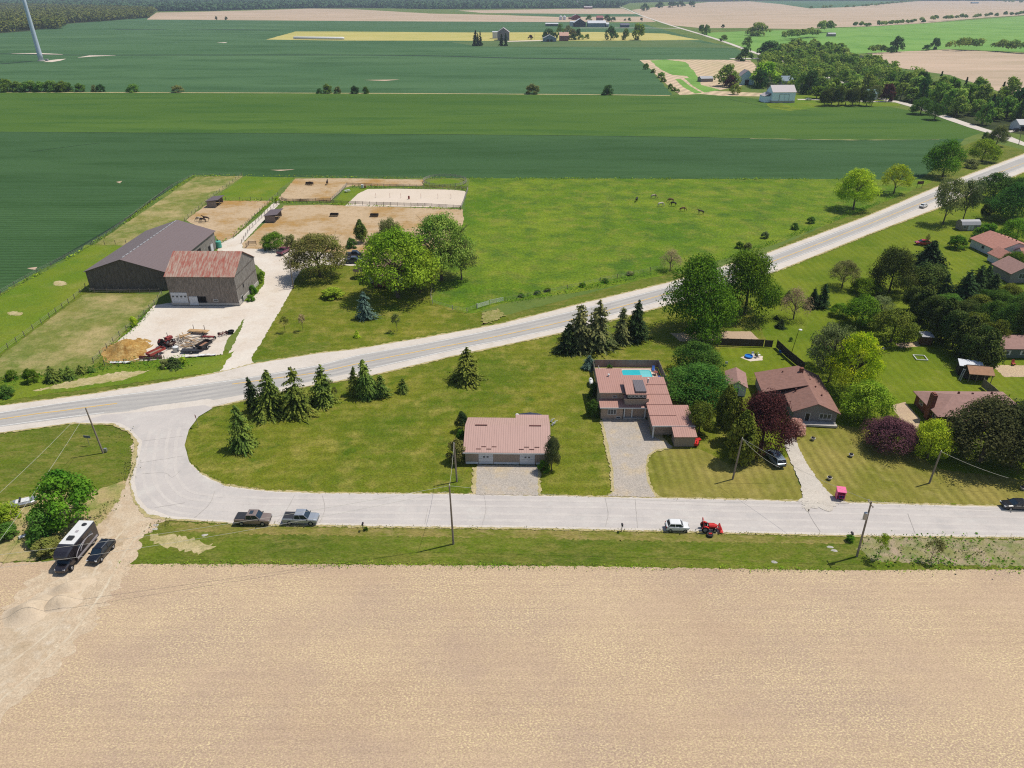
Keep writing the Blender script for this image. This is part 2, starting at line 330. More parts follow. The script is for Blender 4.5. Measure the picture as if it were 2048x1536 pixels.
far('grass_yard', [(1520,192),(1600,186),(1720,190),(1800,200),(1800,212),(1700,214),(1640,214),(1580,222),(1540,216)], m_rough, jag=.5, step=10)
# field-edge lines, tracks in the crops
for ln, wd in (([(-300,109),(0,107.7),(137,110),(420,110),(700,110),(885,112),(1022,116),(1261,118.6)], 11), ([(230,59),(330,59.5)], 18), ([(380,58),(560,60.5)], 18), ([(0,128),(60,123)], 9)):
    strip('ditch_shade_strip', ln, wd, zf + .02, m_dit, step=30, jag=.5)  # flat strip, its dark colour painted for the shading of deeper vegetation
strip('field_edge', [(0,184.5),(700,186.5),(1200,189.5),(1340,191.5)], 3.6, zf+.03, m_fringe, step=14, jag=.6)
strip('field_edge', [(1500,277),(1600,279),(1700,280),(1800,280),(1880,279)], .7, zf+.03, m_fringe, step=6, jag=.8)
strip('field_edge', [(0,264),(700,268),(1200,272),(1500,277)], .8, zf+.035, m_dit, step=10, jag=.3)
for ln in ([(1460,199),(1500,207),(1540,214),(1620,222)], [(60,304),(110,297),(200,286)], [(100,530),(250,440),(340,372)], [(105,524),(254,436),(345,370)]):
    strip('wheel_track', ln, .5, zf+.04, m_dit, step=5)
for q in ([(88,124),(96,121),(112,119),(133,117.5),(120,121.5),(104,124)], [(154,115.5),(178,111),(230,109.5),(232,111),(186,113)], [(20,107),(80,106),(125,108.5),(126,110),(70,108.5)], [(433,85),(455,84.5),(450,86)]):
    far('pale_turn_patch', q, m_sand, jag=.4, step=6)
for q in ([(232,364),(244,362),(240,367)], [(54,537),(74,534),(70,540)], [(540,340),(590,339),(560,342)], [(728,160),(800,159),(770,162)]):
    far('bare_patch', q, m_tan, jag=.3, step=3)
zf += .045; Z = zf; print('zf', zf)
# far road, lane and side road along the woods
strip('far_road', [(1228,10),(1250,17),(1283,31),(1340,50),(1400,68),(1450,84),(1500,102),(1560,122),(1680,165),(1730,190),(1800,205),(1850,219),(1900,238),(1950,255),(2000,270),(2060,296),(2200,350)], 7.6, zz(), m_should, step=20)
strip('far_lane', [(1040,81.6),(1130,82),(1260,117),(1462,117.6),(1520,117)][3:], 13, zz(), m_should, step=20)
strip('far_lane', [(1160,56),(1290,56),(1365,57)], 14, zz(), m_should, step=20)
strip('far_lane', [(1010,83),(1085,81)], 20, zz(), m_sand, step=20)
strip('far_lane', [(1595,199),(1660,200),(1740,203),(1800,204)], 6, zz(), m_should, step=10)
strip('far_lane', [(2014,264),(2048,260),(2200,250)], 4, zz(), m_should, step=10)
# ---- near ground: pasture, lawns
sheet('grass_ground', [(-3000,1700),(-900,900),(0,588),(60,552),(160,504),(230,460),(300,406),(385,351),(560,355),(940,357),(1200,358),(1700,359),(1830,360),(1876,350),(1900,308),(1930,277),(1962,266),(2048,292),(2300,400),(4500,800),(4000,1700)], zz(), m_base, jag=.3, step=4)
sheet('verge', [(1470,560),(1560,492),(1700,430),(1800,390),(1866,340),(1900,300),(1960,280),(2048,300),(2300,360),(2300,200),(2500,200),(2500,700),(-700,1500),(-700,900),(0,590),(60,560),(160,520),(520,740),(900,660),(1340,545)], zz(), m_verge, jag=.4, step=4)
sheet('pasture', [(940,357),(1300,358),(1700,359),(1830,361),(1872,352),(1860,366),(1790,396),(1700,432),(1600,470),(1520,500),(1440,520),(1345,548),(1200,578),(1012,606),(960,625),(935,628),(862,606),(880,540),(905,470),(928,420)], zz(), m_past, jag=.5, step=3)
sheet('farm_lawn', [(500,722),(520,690),(560,620),(580,585),(600,545),(640,533),(720,530),(760,520),(880,505),(870,560),(862,604),(935,628),(1000,622),(1018,640),(850,673),(700,700),(590,716)], zz(), m_lawn, jag=.4, step=2)
sheet('weed_field', [(-700,960),(0,592),(160,507),(170,490),(250,492),(230,560),(175,580),(160,590),(0,712),(-600,1100)], zz(), m_rough, jag=.5, step=3)
sheet('worn_paddock', [(-600,1130),(0,716),(60,668),(165,592),(180,587),(325,590),(300,614),(215,700),(180,742),(60,752),(-10,757),(-600,860)], zz(), m_padg, jag=.4, step=3)
sheet('worn_paddock', [(392,354),(487,352),(440,385),(370,442),(300,462),(250,492),(190,490),(260,442),(320,402)], zz(), m_padg, jag=.4, step=3)
sheet('weed_patch', [(490,353),(590,356),(560,378),(545,402),(445,402),(416,402),(440,388)], zz(), m_rough, jag=.5, step=3)
sheet('dirt_paddock', [(445,402),(545,402),(510,430),(468,474),(442,486),(428,470),(400,456),(372,441),(410,412)], zz(), m_pad, jag=.4, step=3)
sheet('dirt_paddock', [(590,358),(690,357),(850,360),(845,372),(700,373),(690,376),(660,403),(562,402),(556,398)], zz(), m_pad, jag=.4, step=3)
sheet('dirt_paddock', [(568,412),(640,410),(925,419),(928,440),(905,500),(740,520),(640,520),(486,498),(484,488),(515,460)], zz(), m_pad, jag=.4, step=3)
sheet('lawn_strip', [(694,376),(740,376),(688,412),(664,408)], zz(), m_rough, jag=.2, step=2)
sheet('riding_arena', [(690,413),(716,388),(735,379),(790,378),(905,380),(930,383),(932,388),(924,410),(918,416)], zz(), m_sand, jag=.15, step=2, smooth=False)
sheet('pen_grass', [(852,373),(858,364),(890,358),(920,363),(930,372),(890,377)], zz(), m_rough, jag=.2, step=2, smooth=True)
sheet('dry_patch', [(555,725),(600,690),(660,684),(655,700),(600,722)], zz(), m_verge, jag=1.2, step=1.2)
sheet('farm_lane', [(440,488),(470,474),(512,440),(552,402),(560,402),(560,408),(520,450),(484,488),(486,498),(600,500),(700,512),(762,512),(768,532),(700,532),(640,530),(604,540),(590,560),(584,580),(560,622),(520,690),(502,716),(508,728),(530,738),(560,742),(440,764),(400,754),(428,741),(446,722),(460,703),(471,684),(482,660),(489,640),(478,615),(510,572),(530,548),(522,540),(500,520),(480,505),(435,502)], zz(), m_conc, jag=.3, step=1.2)
sheet('yard', [(308,612),(345,606),(478,610),(491,634),(474,660),(453,682),(446,710),(300,722),(240,722),(212,702),(262,662)], zz(), m_conc, jag=.3, step=1.5)
sheet('flower_border', [(486,605),(497,580),(512,560),(520,540),(530,545),(528,570),(512,590),(496,602)], zz(), m_rough, jag=.3, step=1)
sheet('verge_weeds', [(0,764),(120,752),(240,728),(330,720),(450,712),(470,700),(440,745),(380,752),(230,772),(60,795),(-300,870),(-300,800)], zz(), m_rough, jag=.6, step=1.5)
sheet('dry_patch', [(68,783),(110,770),(170,757),(240,745),(300,742),(250,760),(150,776)], zz(), m_fringe, jag=.8, step=1)
for cx, cy, rx, ry in ((30,628,16,4), (119,568,14,5), (375,1092,2,1)):
    sheet('bare_patch', [(cx+rx*math.cos(a*.785), cy+ry*math.sin(a*.785)) for a in range(8)], zz(), m_fringe, jag=.6, step=.8, smooth=True)
# lawns of the houses
sheet('big_lawn', [(370,890),(378,860),(400,836),(440,815),(500,795),(620,776),(750,752),(940,708),(1115,671),(1340,615),(1420,590),(1480,580),(1560,650),(1560,760),(1480,870),(1600,1003),(1300,998),(1220,995),(640,988),(540,984),(450,973),(410,952),(380,925)], zz(), m_lawn, jag=.35, step=2)
sheet('east_lawn', [(1480,565),(1547,548),(1640,512),(1734,474),(1880,418),(1960,382),(2048,348),(2600,200),(2900,1100),(2048,1014),(1740,1006),(1500,900),(1540,700)], zz(), m_lawn3, jag=.3, step=2)
sheet('mown_dry_lawn', [(1585,880),(1600,855),(1680,852),(1740,860),(1880,940),(2048,960),(2600,1000),(2600,1070),(2048,1012),(1740,1006),(1665,1002),(1640,975),(1605,925)], zz(), m_lawn2, jag=.5, step=1.5)
sheet('mown_dry_lawn', [(1300,905),(1340,893),(1400,900),(1460,930),(1575,915),(1614,1003),(1500,1001),(1310,997),(1292,960),(1290,920)], zz(), m_lawn2, jag=.4, step=1.5)
sheet('back_yard', [(1440,700),(1550,690),(1590,735),(1500,755),(1460,745),(1438,720)], zz(), m_lawn3, jag=.3, step=1.5)
for q in ([(1780,812),(1810,806),(1840,840),(1836,862),(1812,856)], [(1983,732),(2100,732),(2100,755),(2008,755)], [(1340,668),(1440,664),(1500,664),(1518,680),(1440,682),(1360,684)], [(1790,688),(1836,684),(1840,694),(1800,697)]):
    sheet('garden_soil', q, zz(), m_stub, jag=.25, step=1)
sheet('yard_dirt', [(1950,735),(2048,732),(2048,790),(1990,790)][:0] or [(1480,716),(1500,710),(1526,714),(1524,722),(1500,724)], zz(), m_sand, jag=.15, step=.8)
# verge south of the near road, scrub strip, stubble field
DRYV = True
sheet('roadside_grass', [(228,1132),(235,1100),(262,1060),(310,1035),(400,1040),(500,1049),(750,1054),(1050,1057),(1330,1063),(1650,1071),(2048,1076),(2800,1086),(2800,1150),(2048,1142),(1690,1144),(1200,1136),(700,1132),(330,1131)], zz(), m_verge, jag=.25, step=1)
m_dryv = ground('dry_verge', C(148,136,74), C(112,122,40), .3, D=C(170,150,100), s2=.9, t2=.54, m2=.7, st=(.5,1.2), fine=.36, fs=4, bump=.5)
sheet('dry_verge', [(330,1046),(500,1053),(750,1058),(1050,1061),(1330,1067),(1650,1075),(1700,1076),(1690,1090),(1330,1084),(1050,1078),(750,1074),(500,1070),(360,1064)], zz(), m_dryv, jag=.45, step=.5)
sheet('dry_verge', [(300,1072),(330,1070),(400,1080),(430,1096),(400,1108),(340,1098),(305,1086)], zz(), m_fringe, jag=.7, step=1)
sheet('scrub_strip', [(1715,1100),(1730,1078),(1850,1078),(2048,1082),(2800,1090),(2800,1146),(2048,1136),(1900,1132),(1740,1122)], zz(), ground('scrub', C(186,164,140), C(150,148,94), .35, D=C(96,124,48), s2=.5, t2=.52, m2=.8, fine=.3, fs=4, bump=.5), jag=.6, step=.8)
sheet('stubble_field', [(-900,1120),(0,1128),(120,1124),(225,1131),(330,1130),(700,1131),(1200,1135),(1690,1143),(2048,1141),(2900,1150),('w',160,40),('w',120,-200),('w',-160,-200),('w',-140,40)], zz(), m_stub, jag=.22, step=.7)
sheet('rough_corner', [(-300,1030),(0,1000),(60,985),(150,965),(240,950),(262,990),(240,1040),(200,1080),(150,1110),(0,1130),(-400,1130)], zz(), ground('rough_corner', C(196,172,128), C(170,160,100), .2, D=C(118,138,56), s2=.3, t2=.52, m2=.8, fine=.25, fs=3, bump=.5), jag=.8, step=1)
sheet('corner_grass', [(-300,900),(0,872),(80,858),(153,849),(200,850),(240,866),(262,890),(262,930),(245,965),(180,985),(90,985),(0,1010),(-300,1040)], zz(), m_verge, jag=.4, step=1)
sheet('dirt_apron', [(262,890),(285,885),(290,930),(300,1000),(340,1030),(330,1042),(290,1060),(255,1090),(235,1125),(205,1180),(170,1230),(120,1300),(40,1380),(-60,1450),(-500,1700),(-500,1430),(-60,1290),(20,1230),(60,1180),(110,1150),(120,1110),(170,1070),(210,1040),(240,1000),(256,960),(266,925)], zz(), m_dirt, jag=.5, step=.8)
m_dirt2 = ground('rut_dust', C(222,206,180), C(208,188,160), .3, fine=.15, fs=4)
m_mid = ground('track_margin', C(204,182,154), C(212,188,158), .3, D=C(222,204,176), s2=.9, t2=.52, m2=.8, fine=.25, fs=4, bump=.3)
strip('track_margin', [(300,1046),(258,1092),(236,1130),(206,1186),(170,1238),(118,1310),(38,1390),(-60,1462)], 3.4, zz(), m_mid, jag=1.1, step=.6)
strip('track_margin', [(100,1142),(62,1184),(20,1234),(-60,1296)], 3.4, zz(), m_mid, jag=1.1, step=.6)
for ln in ([(300,1052),(262,1090),(232,1140),(200,1195),(150,1262),(80,1335),(0,1405)], [(270,1040),(215,1100),(180,1165),(120,1245),(60,1300),(-40,1370)], [(310,1040),(285,1000),(275,960)]):
    strip('wheel_rut', ln, .35, zz(), m_dirt2, jag=.12, step=.5)
# ---- highway
TOP = [(-700,925),(0,814),(191,789),(355,762),(430,749),(505,730),(640,708),(700,702),(850,677),(940,661),(1000,650),(1167,608),(1336,567),(1440,536),(1537,507),(1640,469),(1734,434),(1884,371),(2048,309),(2400,180)]
BOT = [(2400,215),(2048,344),(1879,415),(1734,470),(1640,508),(1547,545),(1440,578),(1336,611),(1226,640),(1115,668),(1000,693),(940,705),(750,750),(600,776),(492,800),(415,818),(342,836),(250,846),(153,846),(0,867),(-700,960)]
sheet('highway_fringe', [(x, y-2) for x, y in TOP] + [(x, y+2.5) for x, y in BOT], zz(), m_fringe, jag=.5, step=1)
sheet('highway_shoulder', TOP + BOT, zz(), m_should, jag=.15, step=1.5)
WT = [(-700,940),(0,826),(180,799),(350,777),(506,755),(640,731),(713,712),(850,688),(940,670),(1000,657),(1167,618),(1336,575),(1440,545),(1537,515),(1734,441),(1884,378),(2048,314),(2400,186)]
WB = [(-700,962),(0,856),(208,829),(350,816),(492,790),(620,765),(750,738),(860,713),(940,695),(1000,684),(1115,659),(1226,631),(1336,600),(1440,569),(1547,533),(1734,461),(1884,398),(2048,335.5),(2400,208)]
YL = [(-700,951),(0,840.5),(120,824),(235,808.5)]
YL2 = [(465,770),(560,757),(628,748),(740,724),(860,700),(1000,673),(1167,635),(1336,588),(1440,558),(1551,522),(1734,450.5),(1838,409),(2048,327),(2400,197)]
sheet('highway', WT + WB[::-1], zz(), m_hwy, step=3, jag=.05)
m_trk = ground('tyre_track', C(176,172,168), C(186,182,177), .1, fine=.05, fs=3)
CL = [((a[0]+b[0])/2, (a[1]+b[1])/2) for a, b in zip(WT, [(-700,962),(0,856),(180,831),(350,816),(506,787),(640,762),(713,746),(850,716),(940,695),(1000,684),(1167,647),(1336,600),(1440,569),(1537,536),(1734,461),(1884,398),(2048,335.5),(2400,208)])]
for of in (-2.6, -1.0, 1.0, 2.6): strip('tyre_track', CL, .75, zz(), m_trk, step=3, off=of, jag=.06)
strip('road_marking', WT, .22, zz(), m_white, step=3, off=-.35)
strip('road_marking', [p for p in WB if p[0] < 150] + [(208,829)], .22, zz(.004), m_white, step=3, off=.35)
strip('road_marking', [p for p in WB if p[0] > 740], .22, zz(.004), m_white, step=3, off=.35)
strip('road_marking', [(342,823.5),(380,818),(416,813)], .75, zz(.004), m_white, step=3)
strip('road_marking', YL, .34, zz(.004), m_yel, step=3); strip('road_marking', YL2, .34, zz(.004), m_yel, step=3)
# ---- near road with its junction mouth
sheet('road_fringe', [(150,850),(225,852),(258,868),(270,890),(262,930),(258,965),(268,1005),(290,1035),(340,1044),(400,1046),(500,1053),(750,1058),(1050,1061),(1330,1067),(1650,1075),(2048,1080),(2900,1090),(2900,1022),(2048,1014),(1740,1006),(1500,999.5),(1250,995),(900,988),(640,986),(540,982),(450,970),(400,945),(366,915),(360,890),(370,858),(392,830),(420,815),(450,806)], zz(), m_fringe, jag=.3, step=.8)
sheet('road_shoulder', [(150,848),(228,849),(262,866),(278,888),(272,930),(262,965),(272,1005),(295,1030),(345,1040),(400,1043),(500,1050),(750,1054),(1050,1058),(1330,1064),(1650,1072),(2048,1077),(2900,1087),(2900,1025),(2048,1017),(1740,1009),(1500,1002),(1250,997),(900,990),(640,989),(540,985),(450,974),(406,952),(374,922),(366,890),(374,860),(396,832),(424,816),(455,806),(415,800),(300,815)], zz(), m_should, jag=.2, step=1)
sheet('near_road', [(160,846),(215,845),(240,848),(262,860),(284,883),(285,887),(276,930),(270,965),(276,995),(295,1018),(340,1034),(400,1040),(500,1046),(750,1050),(1050,1054),(1330,1060),(1650,1068),(2048,1073),(2900,1083),(2900,1028),(2048,1019),(1740,1011),(1500,1004),(1250,999),(900,992),(640,990.5),(540,987),(460,978),(410,958),(380,930),(370,892),(378,862),(398,835),(426,818),(410,812),(330,822),(208,832)], zz(), m_asph, jag=.05, step=1.5)
m_wear = ground('road_wear', C(216,208,200), C(206,198,191), .3, fine=.06, fs=3)
NC = [(330,860),(322,890),(318,930),(322,965),(350,1000),(400,1012),(500,1018),(640,1020),(900,1022),(1250,1027),(1500,1034),(1740,1039),(2048,1046),(2700,1056)]
for of in (-2.5, -.9, 1.1, 2.7): strip('road_wear', NC, .6, zz(), m_wear, step=2, off=of, jag=.1)
for ln in ([(287,884),(330,879),(370,874)], [(280,928),(330,920),(368,914)], [(285,950),(330,948),(345,957),(360,945)], [(310,1018),(370,1008)], [(555,1046),(575,1020),(590,992)], [(640,1048),(650,1020),(645,992)], [(965,1053),(972,1020),(968,993)], [(1210,1057),(1216,1030),(1210,998)], [(1275,1058),(1270,1000)], [(430,985),(420,1010),(390,1038)], [(850,1050),(856,1020)], [(1640,1066),(1620,1035),(1610,1010)], [(1830,1070),(1815,1030)]):
    strip('road_crack', ln, .09, zz(.003), m_crack, jag=.03, step=.5)
# ---- driveways
sheet('garage_apron_fringe', [(946,936),(1080,938),(1082,992),(944,990)], zz(), m_fringe, jag=.45, step=.7)
sheet('garage_apron', [(954,932),(1076,934),(1076,993),(952,992)], zz(), m_grav2, jag=.2, step=.8)
D1 = [(1204,840),(1297,842),(1300,872),(1345,895),(1338,898),(1310,902),(1294,914),(1291,940),(1294,965),(1304,985),(1312,997),(1215,995),(1228,985),(1226,940),(1216,890)]
sheet('drive_fringe', [(1199,842),(1297,842),(1345,898),(1310,906),(1298,918),(1295,940),(1298,965),(1309,985),(1320,997),(1208,995),(1222,985),(1220,940),(1209,890)], zz(), m_fringe, jag=.35, step=.7)
sheet('driveway', D1, zz(), m_grav2, jag=.12, step=.8)
sheet('gravel_drive', [(1568,880),(1590,876),(1600,905),(1620,940),(1645,975),(1668,998),(1700,1010),(1590,1006),(1604,998),(1602,975),(1588,940),(1572,905)], zz(), m_grav, jag=.25, step=.8)
sheet('tyre_dust', [(1600,1006),(1672,1008),(1660,1024),(1630,1018),(1612,1026)], zz(), m_grav, jag=.7, step=.7)
sheet('gravel_path', [(1580,848),(1610,850),(1612,858),(1590,872),(1578,876),(1572,866),(1584,858)], zz(), m_sand, jag=.15, step=.7)
sheet('field_gate_track', [(968,626),(998,620),(1010,634),(985,646),(962,650)], zz(), ground('gate_wear', C(150,146,84), C(176,162,112), .5, D=C(116,128,50), s2=.8, t2=.5, m2=.9, fine=.3, fs=4), jag=.9, step=.7)

GB = Z + .004; print('GB', GB)
# ================================================================ TREES
def quads(name, P, N, Sz, mat, asp=1.0):
    n = len(P); T = rng.normal(size=(n, 3)); T -= (T * N).sum(1)[:, None] * N; T /= np.linalg.norm(T, axis=1)[:, None] + 1e-9
    Bt = np.cross(N, T); s = Sz[:, None]
    V = np.empty((n, 4, 3)); j = rng.uniform(.7, 1.3, (n, 4, 1))
    V[:, 0] = P - T * s * j[:, 0] - Bt * s * asp * .6; V[:, 1] = P + T * s * .7 * j[:, 1] - Bt * s * asp * j[:, 1]
    V[:, 2] = P + T * s * j[:, 2] + Bt * s * asp * .6; V[:, 3] = P - T * s * .7 + Bt * s * asp * j[:, 3]
    me = bpy.data.meshes.new(name)
    me.vertices.add(4 * n); me.vertices.foreach_set('co', V.reshape(-1).astype('f'))
    me.loops.add(4 * n); me.loops.foreach_set('vertex_index', np.arange(4 * n, dtype='i'))
    me.polygons.add(n); me.polygons.foreach_set('loop_start', np.arange(0, 4 * n, 4, dtype='i'))
    me.update(calc_edges=True); me.materials.append(mat); return me
def nrm(a): return a / (np.linalg.norm(a, axis=1)[:, None] + 1e-9)
def sph(n):
    return nrm(rng.normal(size=(n, 3)))
def crown_decid(n, H=10., Rr=5.7, brr=(.24, .36), z0=.7, nb=34, leaf=.17, shape='round', gap=.85, low=.4):
    """clusters of leaves spread over the crown: centre of each cluster near the shell, leaves on the cluster's own shell"""
    zc = (z0 + H) / 2; hz = (H - z0) / 2
    d = sph(nb); d[:, 2] = np.where(d[:, 2] < -.75, -d[:, 2], d[:, 2])
    rad = rng.uniform(.45, .84, nb) ** .7; br = rng.uniform(*brr, nb)
    if shape == 'cone': k = 1 - .55 * np.clip(d[:, 2], -1, 1); 
    elif shape == 'vase': k = 1 + .25 * d[:, 2]
    elif shape == 'oval': k = np.full(nb, .95)
    else: k = np.where(d[:, 2] < 0, 1.28, 1.0 - .12 * d[:, 2])
    cx = d[:, 0] * rad * Rr * k * .85; cy = d[:, 1] * rad * Rr * k * .85; cz = zc + d[:, 2] * rad * hz * .85
    w_ = br ** 2; idx = rng.choice(nb, n, p=w_ / w_.sum())
    q = sph(n); q[:, 2] = np.where((q[:, 2] < -.3) & (rng.random(n) > low), -q[:, 2], q[:, 2])
    rr = br[idx] * rng.uniform(.6, 1.08, n)
    P = np.stack([cx[idx] + q[:, 0] * rr * Rr, cy[idx] + q[:, 1] * rr * Rr, cz[idx] + q[:, 2] * rr * hz * gap], 1)
    N = nrm(q + sph(n) * .75 + np.array([0, 0, .25])); return P, N, rng.uniform(.6, 1.3, n) * leaf
def crown_spruce(H=10., Rr=2.5, lv=34, dn=1.0, droop=.1, z0=.35, leaf=.2):
    P = []; N = []; Z_ = []
    pa, pb = rng.uniform(0, 6.28, 2)
    for i in range(lv):
        if rng.random() < .07: continue
        z = z0 + (H - z0 - .1) * (i / lv) + rng.uniform(-.08, .08); f = 1 - (z / (H + .15)); r = Rr * (f ** .7) * rng.uniform(.8, 1.1)
        for b in range(max(4, int((5 + r * 5) * dn))):
            a = rng.uniform(0, 2 * math.pi); rb = r * rng.uniform(.6, 1.18) * (1 + .16*math.sin(2*a + pa + z*.8) + .1*math.sin(3*a + pb - z)); k = max(2, int(rb * 4.2))
            for j in range(k):
                d = rb * (j + rng.uniform(.3, 1)) / k; t = d / max(rb, .01)
                P.append((d * math.cos(a) + rng.normal() * .09, d * math.sin(a) + rng.normal() * .09, z - droop * d * 2 * t + rng.normal() * .07))
                N.append((math.cos(a) * (.2 + .5 * t), math.sin(a) * (.2 + .5 * t), 1.0)); Z_.append(leaf * rng.uniform(.6, 1.25) * (1.15 - .5 * t))
    P = np.array(P); N = nrm(np.array(N) + rng.normal(size=(len(P), 3)) * .4); return P, N, np.array(Z_)
def crown_column(n, H=10., Rr=2.5, leaf=.16, z0=.2, pw=.6, nb=60):
    t = rng.random(nb) ** .9; z = z0 + t * (H - z0 - .4); prof = np.clip(np.sin(np.pi * np.clip(t * .8 + .12, 0, 1)) ** pw, .1, 1) * (1 - t ** 4 * .8)
    a = rng.uniform(0, 6.283, nb); cr = Rr * prof * rng.uniform(.45, .8, nb); br = Rr * rng.uniform(.22, .34, nb) * (.6 + .4 * prof)
    idx = rng.choice(nb, n); q = sph(n); q[:, 2] = np.where(q[:, 2] < -.4, -q[:, 2], q[:, 2]); rr = br[idx] * rng.uniform(.7, 1.1, n)
    P = np.stack([np.cos(a[idx]) * cr[idx] + q[:, 0] * rr, np.sin(a[idx]) * cr[idx] + q[:, 1] * rr, z[idx] + q[:, 2] * rr * 1.5], 1)
    return P, nrm(q + sph(n) * .6 + np.array([0, 0, .2])), rng.uniform(.6, 1.3, n) * leaf
def trunk_mesh(name, H, r, limbs=6, top=.75, spread=2.5, z1=.3, twigs=0):
    b = MB(); b.path([(0, 0, -.15), (.04, .02, H * .12), (-.03, .05, H * .35), (.05, -.04, H * top)], r, 8, 0, r * .35)
    lr = random.Random(5)
    for i in range(limbs):
        a = 6.283 * i / limbs + lr.uniform(-.3, .3); z = H * lr.uniform(z1, z1 + .28); L = spread * lr.uniform(.6, 1)
        p = [(0, 0, z), (L*.45*math.cos(a), L*.45*math.sin(a), z + L*.42), (L*math.cos(a+.15), L*math.sin(a+.15), z + L*.95)]
        b.path(p, r * .42, 5, 0, r * .12)
        for k in range(twigs):
            aa = a + lr.uniform(-.9, .9); l2 = L * lr.uniform(.3, .6); s_ = p[1] if k % 2 else p[2]
            b.tube(s_, (s_[0] + l2*math.cos(aa), s_[1] + l2*math.sin(aa), s_[2] + l2 * lr.uniform(.2, .9)), r*.12, .015, 4)
    m = b.build(name, m_bark); me = m.data; bpy.data.objects.remove(m); return me
m_bark = simple('bark', C(112,98,84), .95, var=.3, vs=3)
KEXP = .9
LM = {
 'spruce': leafmat('spruce_needles', C(86,106,48), C(132,142,60), .42, .12),
 'spruce2': leafmat('dark_spruce_needles', C(48,66,42), C(72,90,48), .4, .12),
 'blue': leafmat('blue_spruce_needles', C(82,104,92), C(104,124,106), .3, .1),
 'brownspr': leafmat('olive_spruce_needles', C(92,100,60), C(128,124,78), .4, .12),
 'green': leafmat('maple_leaves', C(68,104,30), C(106,136,38), .45),
 'deep': leafmat('deep_green_leaves', C(58,92,38), C(92,122,48), .45),
 'fresh': leafmat('fresh_green_leaves', C(104,138,36), C(148,170,52), .38, .3),
 'lime': leafmat('lime_leaves', C(138,170,38), C(176,192,52), .32, .3),
 'gold': leafmat('golden_leaves', C(150,172,34), C(208,204,44), .3, .35),
 'olive': leafmat('olive_leaves', C(98,108,58), C(134,136,82), .3),
 'brown': leafmat('bronze_leaves', C(108,100,60), C(122,126,58), .3),
 'bare': leafmat('sparse_buds', C(150,134,104), C(172,152,112), .25),
 'purple': leafmat('purple_leaves', C(54,32,36), C(80,46,48), .35, .15),
 'plum': leafmat('plum_leaves', C(68,44,54), C(94,62,70), .3, .15),
 'cedar': leafmat('cedar_foliage', C(76,94,34), C(112,120,46), .35, .12),
 'cedar2': leafmat('dark_cedar_foliage', C(56,74,34), C(88,98,46), .35, .12),
 'silver': leafmat('silvery_leaves', C(92,108,60), C(128,138,88), .3),
 'far': leafmat('distant_leaves', C(78,114,46), C(122,146,60), .35),
 'far2': leafmat('distant_dark_leaves', C(52,84,40), C(78,106,50), .35),
 'wood': leafmat('woodland_leaves', C(96,130,48), C(150,164,76), .36),
 'deep2': leafmat('dark_bronze_green_leaves', C(54,68,40), C(94,96,58), .45),
 'flower': leafmat('pink_blossom', C(170,128,118), C(206,160,146), .3),
}
KEXP = 1.5
PR = {}
def proto(k, P, tm): PR[k] = (quads('crown_' + k, *P, LM['green']), tm)
_t1 = trunk_mesh('trunk', 10, .34, 7, .7, 2.8); _t2 = trunk_mesh('trunk', 10, .22, 0, .97); _t3 = trunk_mesh('trunk', 10, .2, 9, .8, 3.4, .2, 3); _t4 = trunk_mesh('trunk', 10, .28, 12, .85, 3.8, .15, 6)
for i in range(4): proto('round%d' % i, crown_decid(11000, nb=44 + 6*i, leaf=.13, z0=-1.0, low=.5), _t1)
for i in range(2): proto('big%d' % i, crown_decid(22000, nb=120, leaf=.1, z0=-1.3, low=.5), _t1)
for i in range(2): proto('oval%d' % i, crown_decid(10000, nb=44, z0=-.6, leaf=.13, shape='oval', low=.5), _t1)
proto('conic0', crown_decid(6500, nb=36, z0=.2, shape='cone'), _t1)
proto('vase0', crown_decid(5200, nb=44, z0=.3, shape='vase', leaf=.15), _t4)
proto('open0', crown_decid(7000, nb=150, z0=.3, leaf=.11, brr=(.13, .22)), _t4); proto('open1', crown_decid(8500, nb=170, z0=.2, leaf=.1, brr=(.13, .22)), _t4)
proto('loose0', crown_decid(16000, nb=230, z0=-.4, leaf=.095, brr=(.12, .22)), _t4)
proto('bush0', crown_decid(4200, nb=26, z0=-5, leaf=.24, low=.5), _t3); proto('bush1', crown_decid(4200, nb=22, z0=-4, leaf=.24, low=.5), _t3)
proto('bare0', crown_decid(3400, nb=60, z0=-1, leaf=.11), _t4)
proto('thin0', crown_decid(900, nb=16, z0=3.5, leaf=.22, Rr=4.6), _t3)
for i in range(5): proto('spruce%d' % i, crown_spruce(Rr=6.1 + .25*i, lv=(34, 28, 38, 31, 26)[i], leaf=.34, dn=(.8, .62, .9, .7, .55)[i], droop=.03 + .014*i, z0=-.4), _t2)
for i in range(2): proto('sparse%d' % i, crown_spruce(Rr=6.4, lv=28, leaf=.34, dn=.6, droop=.04, z0=-.2), _t2)
for i in range(2): proto('cedar%d' % i, crown_column(7000, Rr=5, leaf=.22, nb=80), _t2)
for i in range(3): proto('far%d' % i, crown_decid(1100, nb=22, z0=-2.5, leaf=.4, low=.5), _t1)
proto('farsp', crown_spruce(Rr=5., lv=14, leaf=.75, dn=.3), _t2)
KIND = {'loose': ('leafy_tree', 1), 'round': ('leafy_tree', 4), 'big': ('leafy_tree', 2), 'oval': ('leafy_tree', 2), 'conic': ('leafy_tree', 1), 'vase': ('poplar_tree', 1), 'open': ('leafy_tree', 2), 'bush': ('shrub', 2),
        'bare': ('shrub', 1), 'thin': ('young_tree', 1), 'spruce': ('spruce_tree', 5), 'sparse': ('spruce_tree', 2), 'cedar': ('cedar_tree', 2), 'far': ('leafy_tree', 3), 'farsp': ('spruce_tree', 1)}
_cnt = [0]
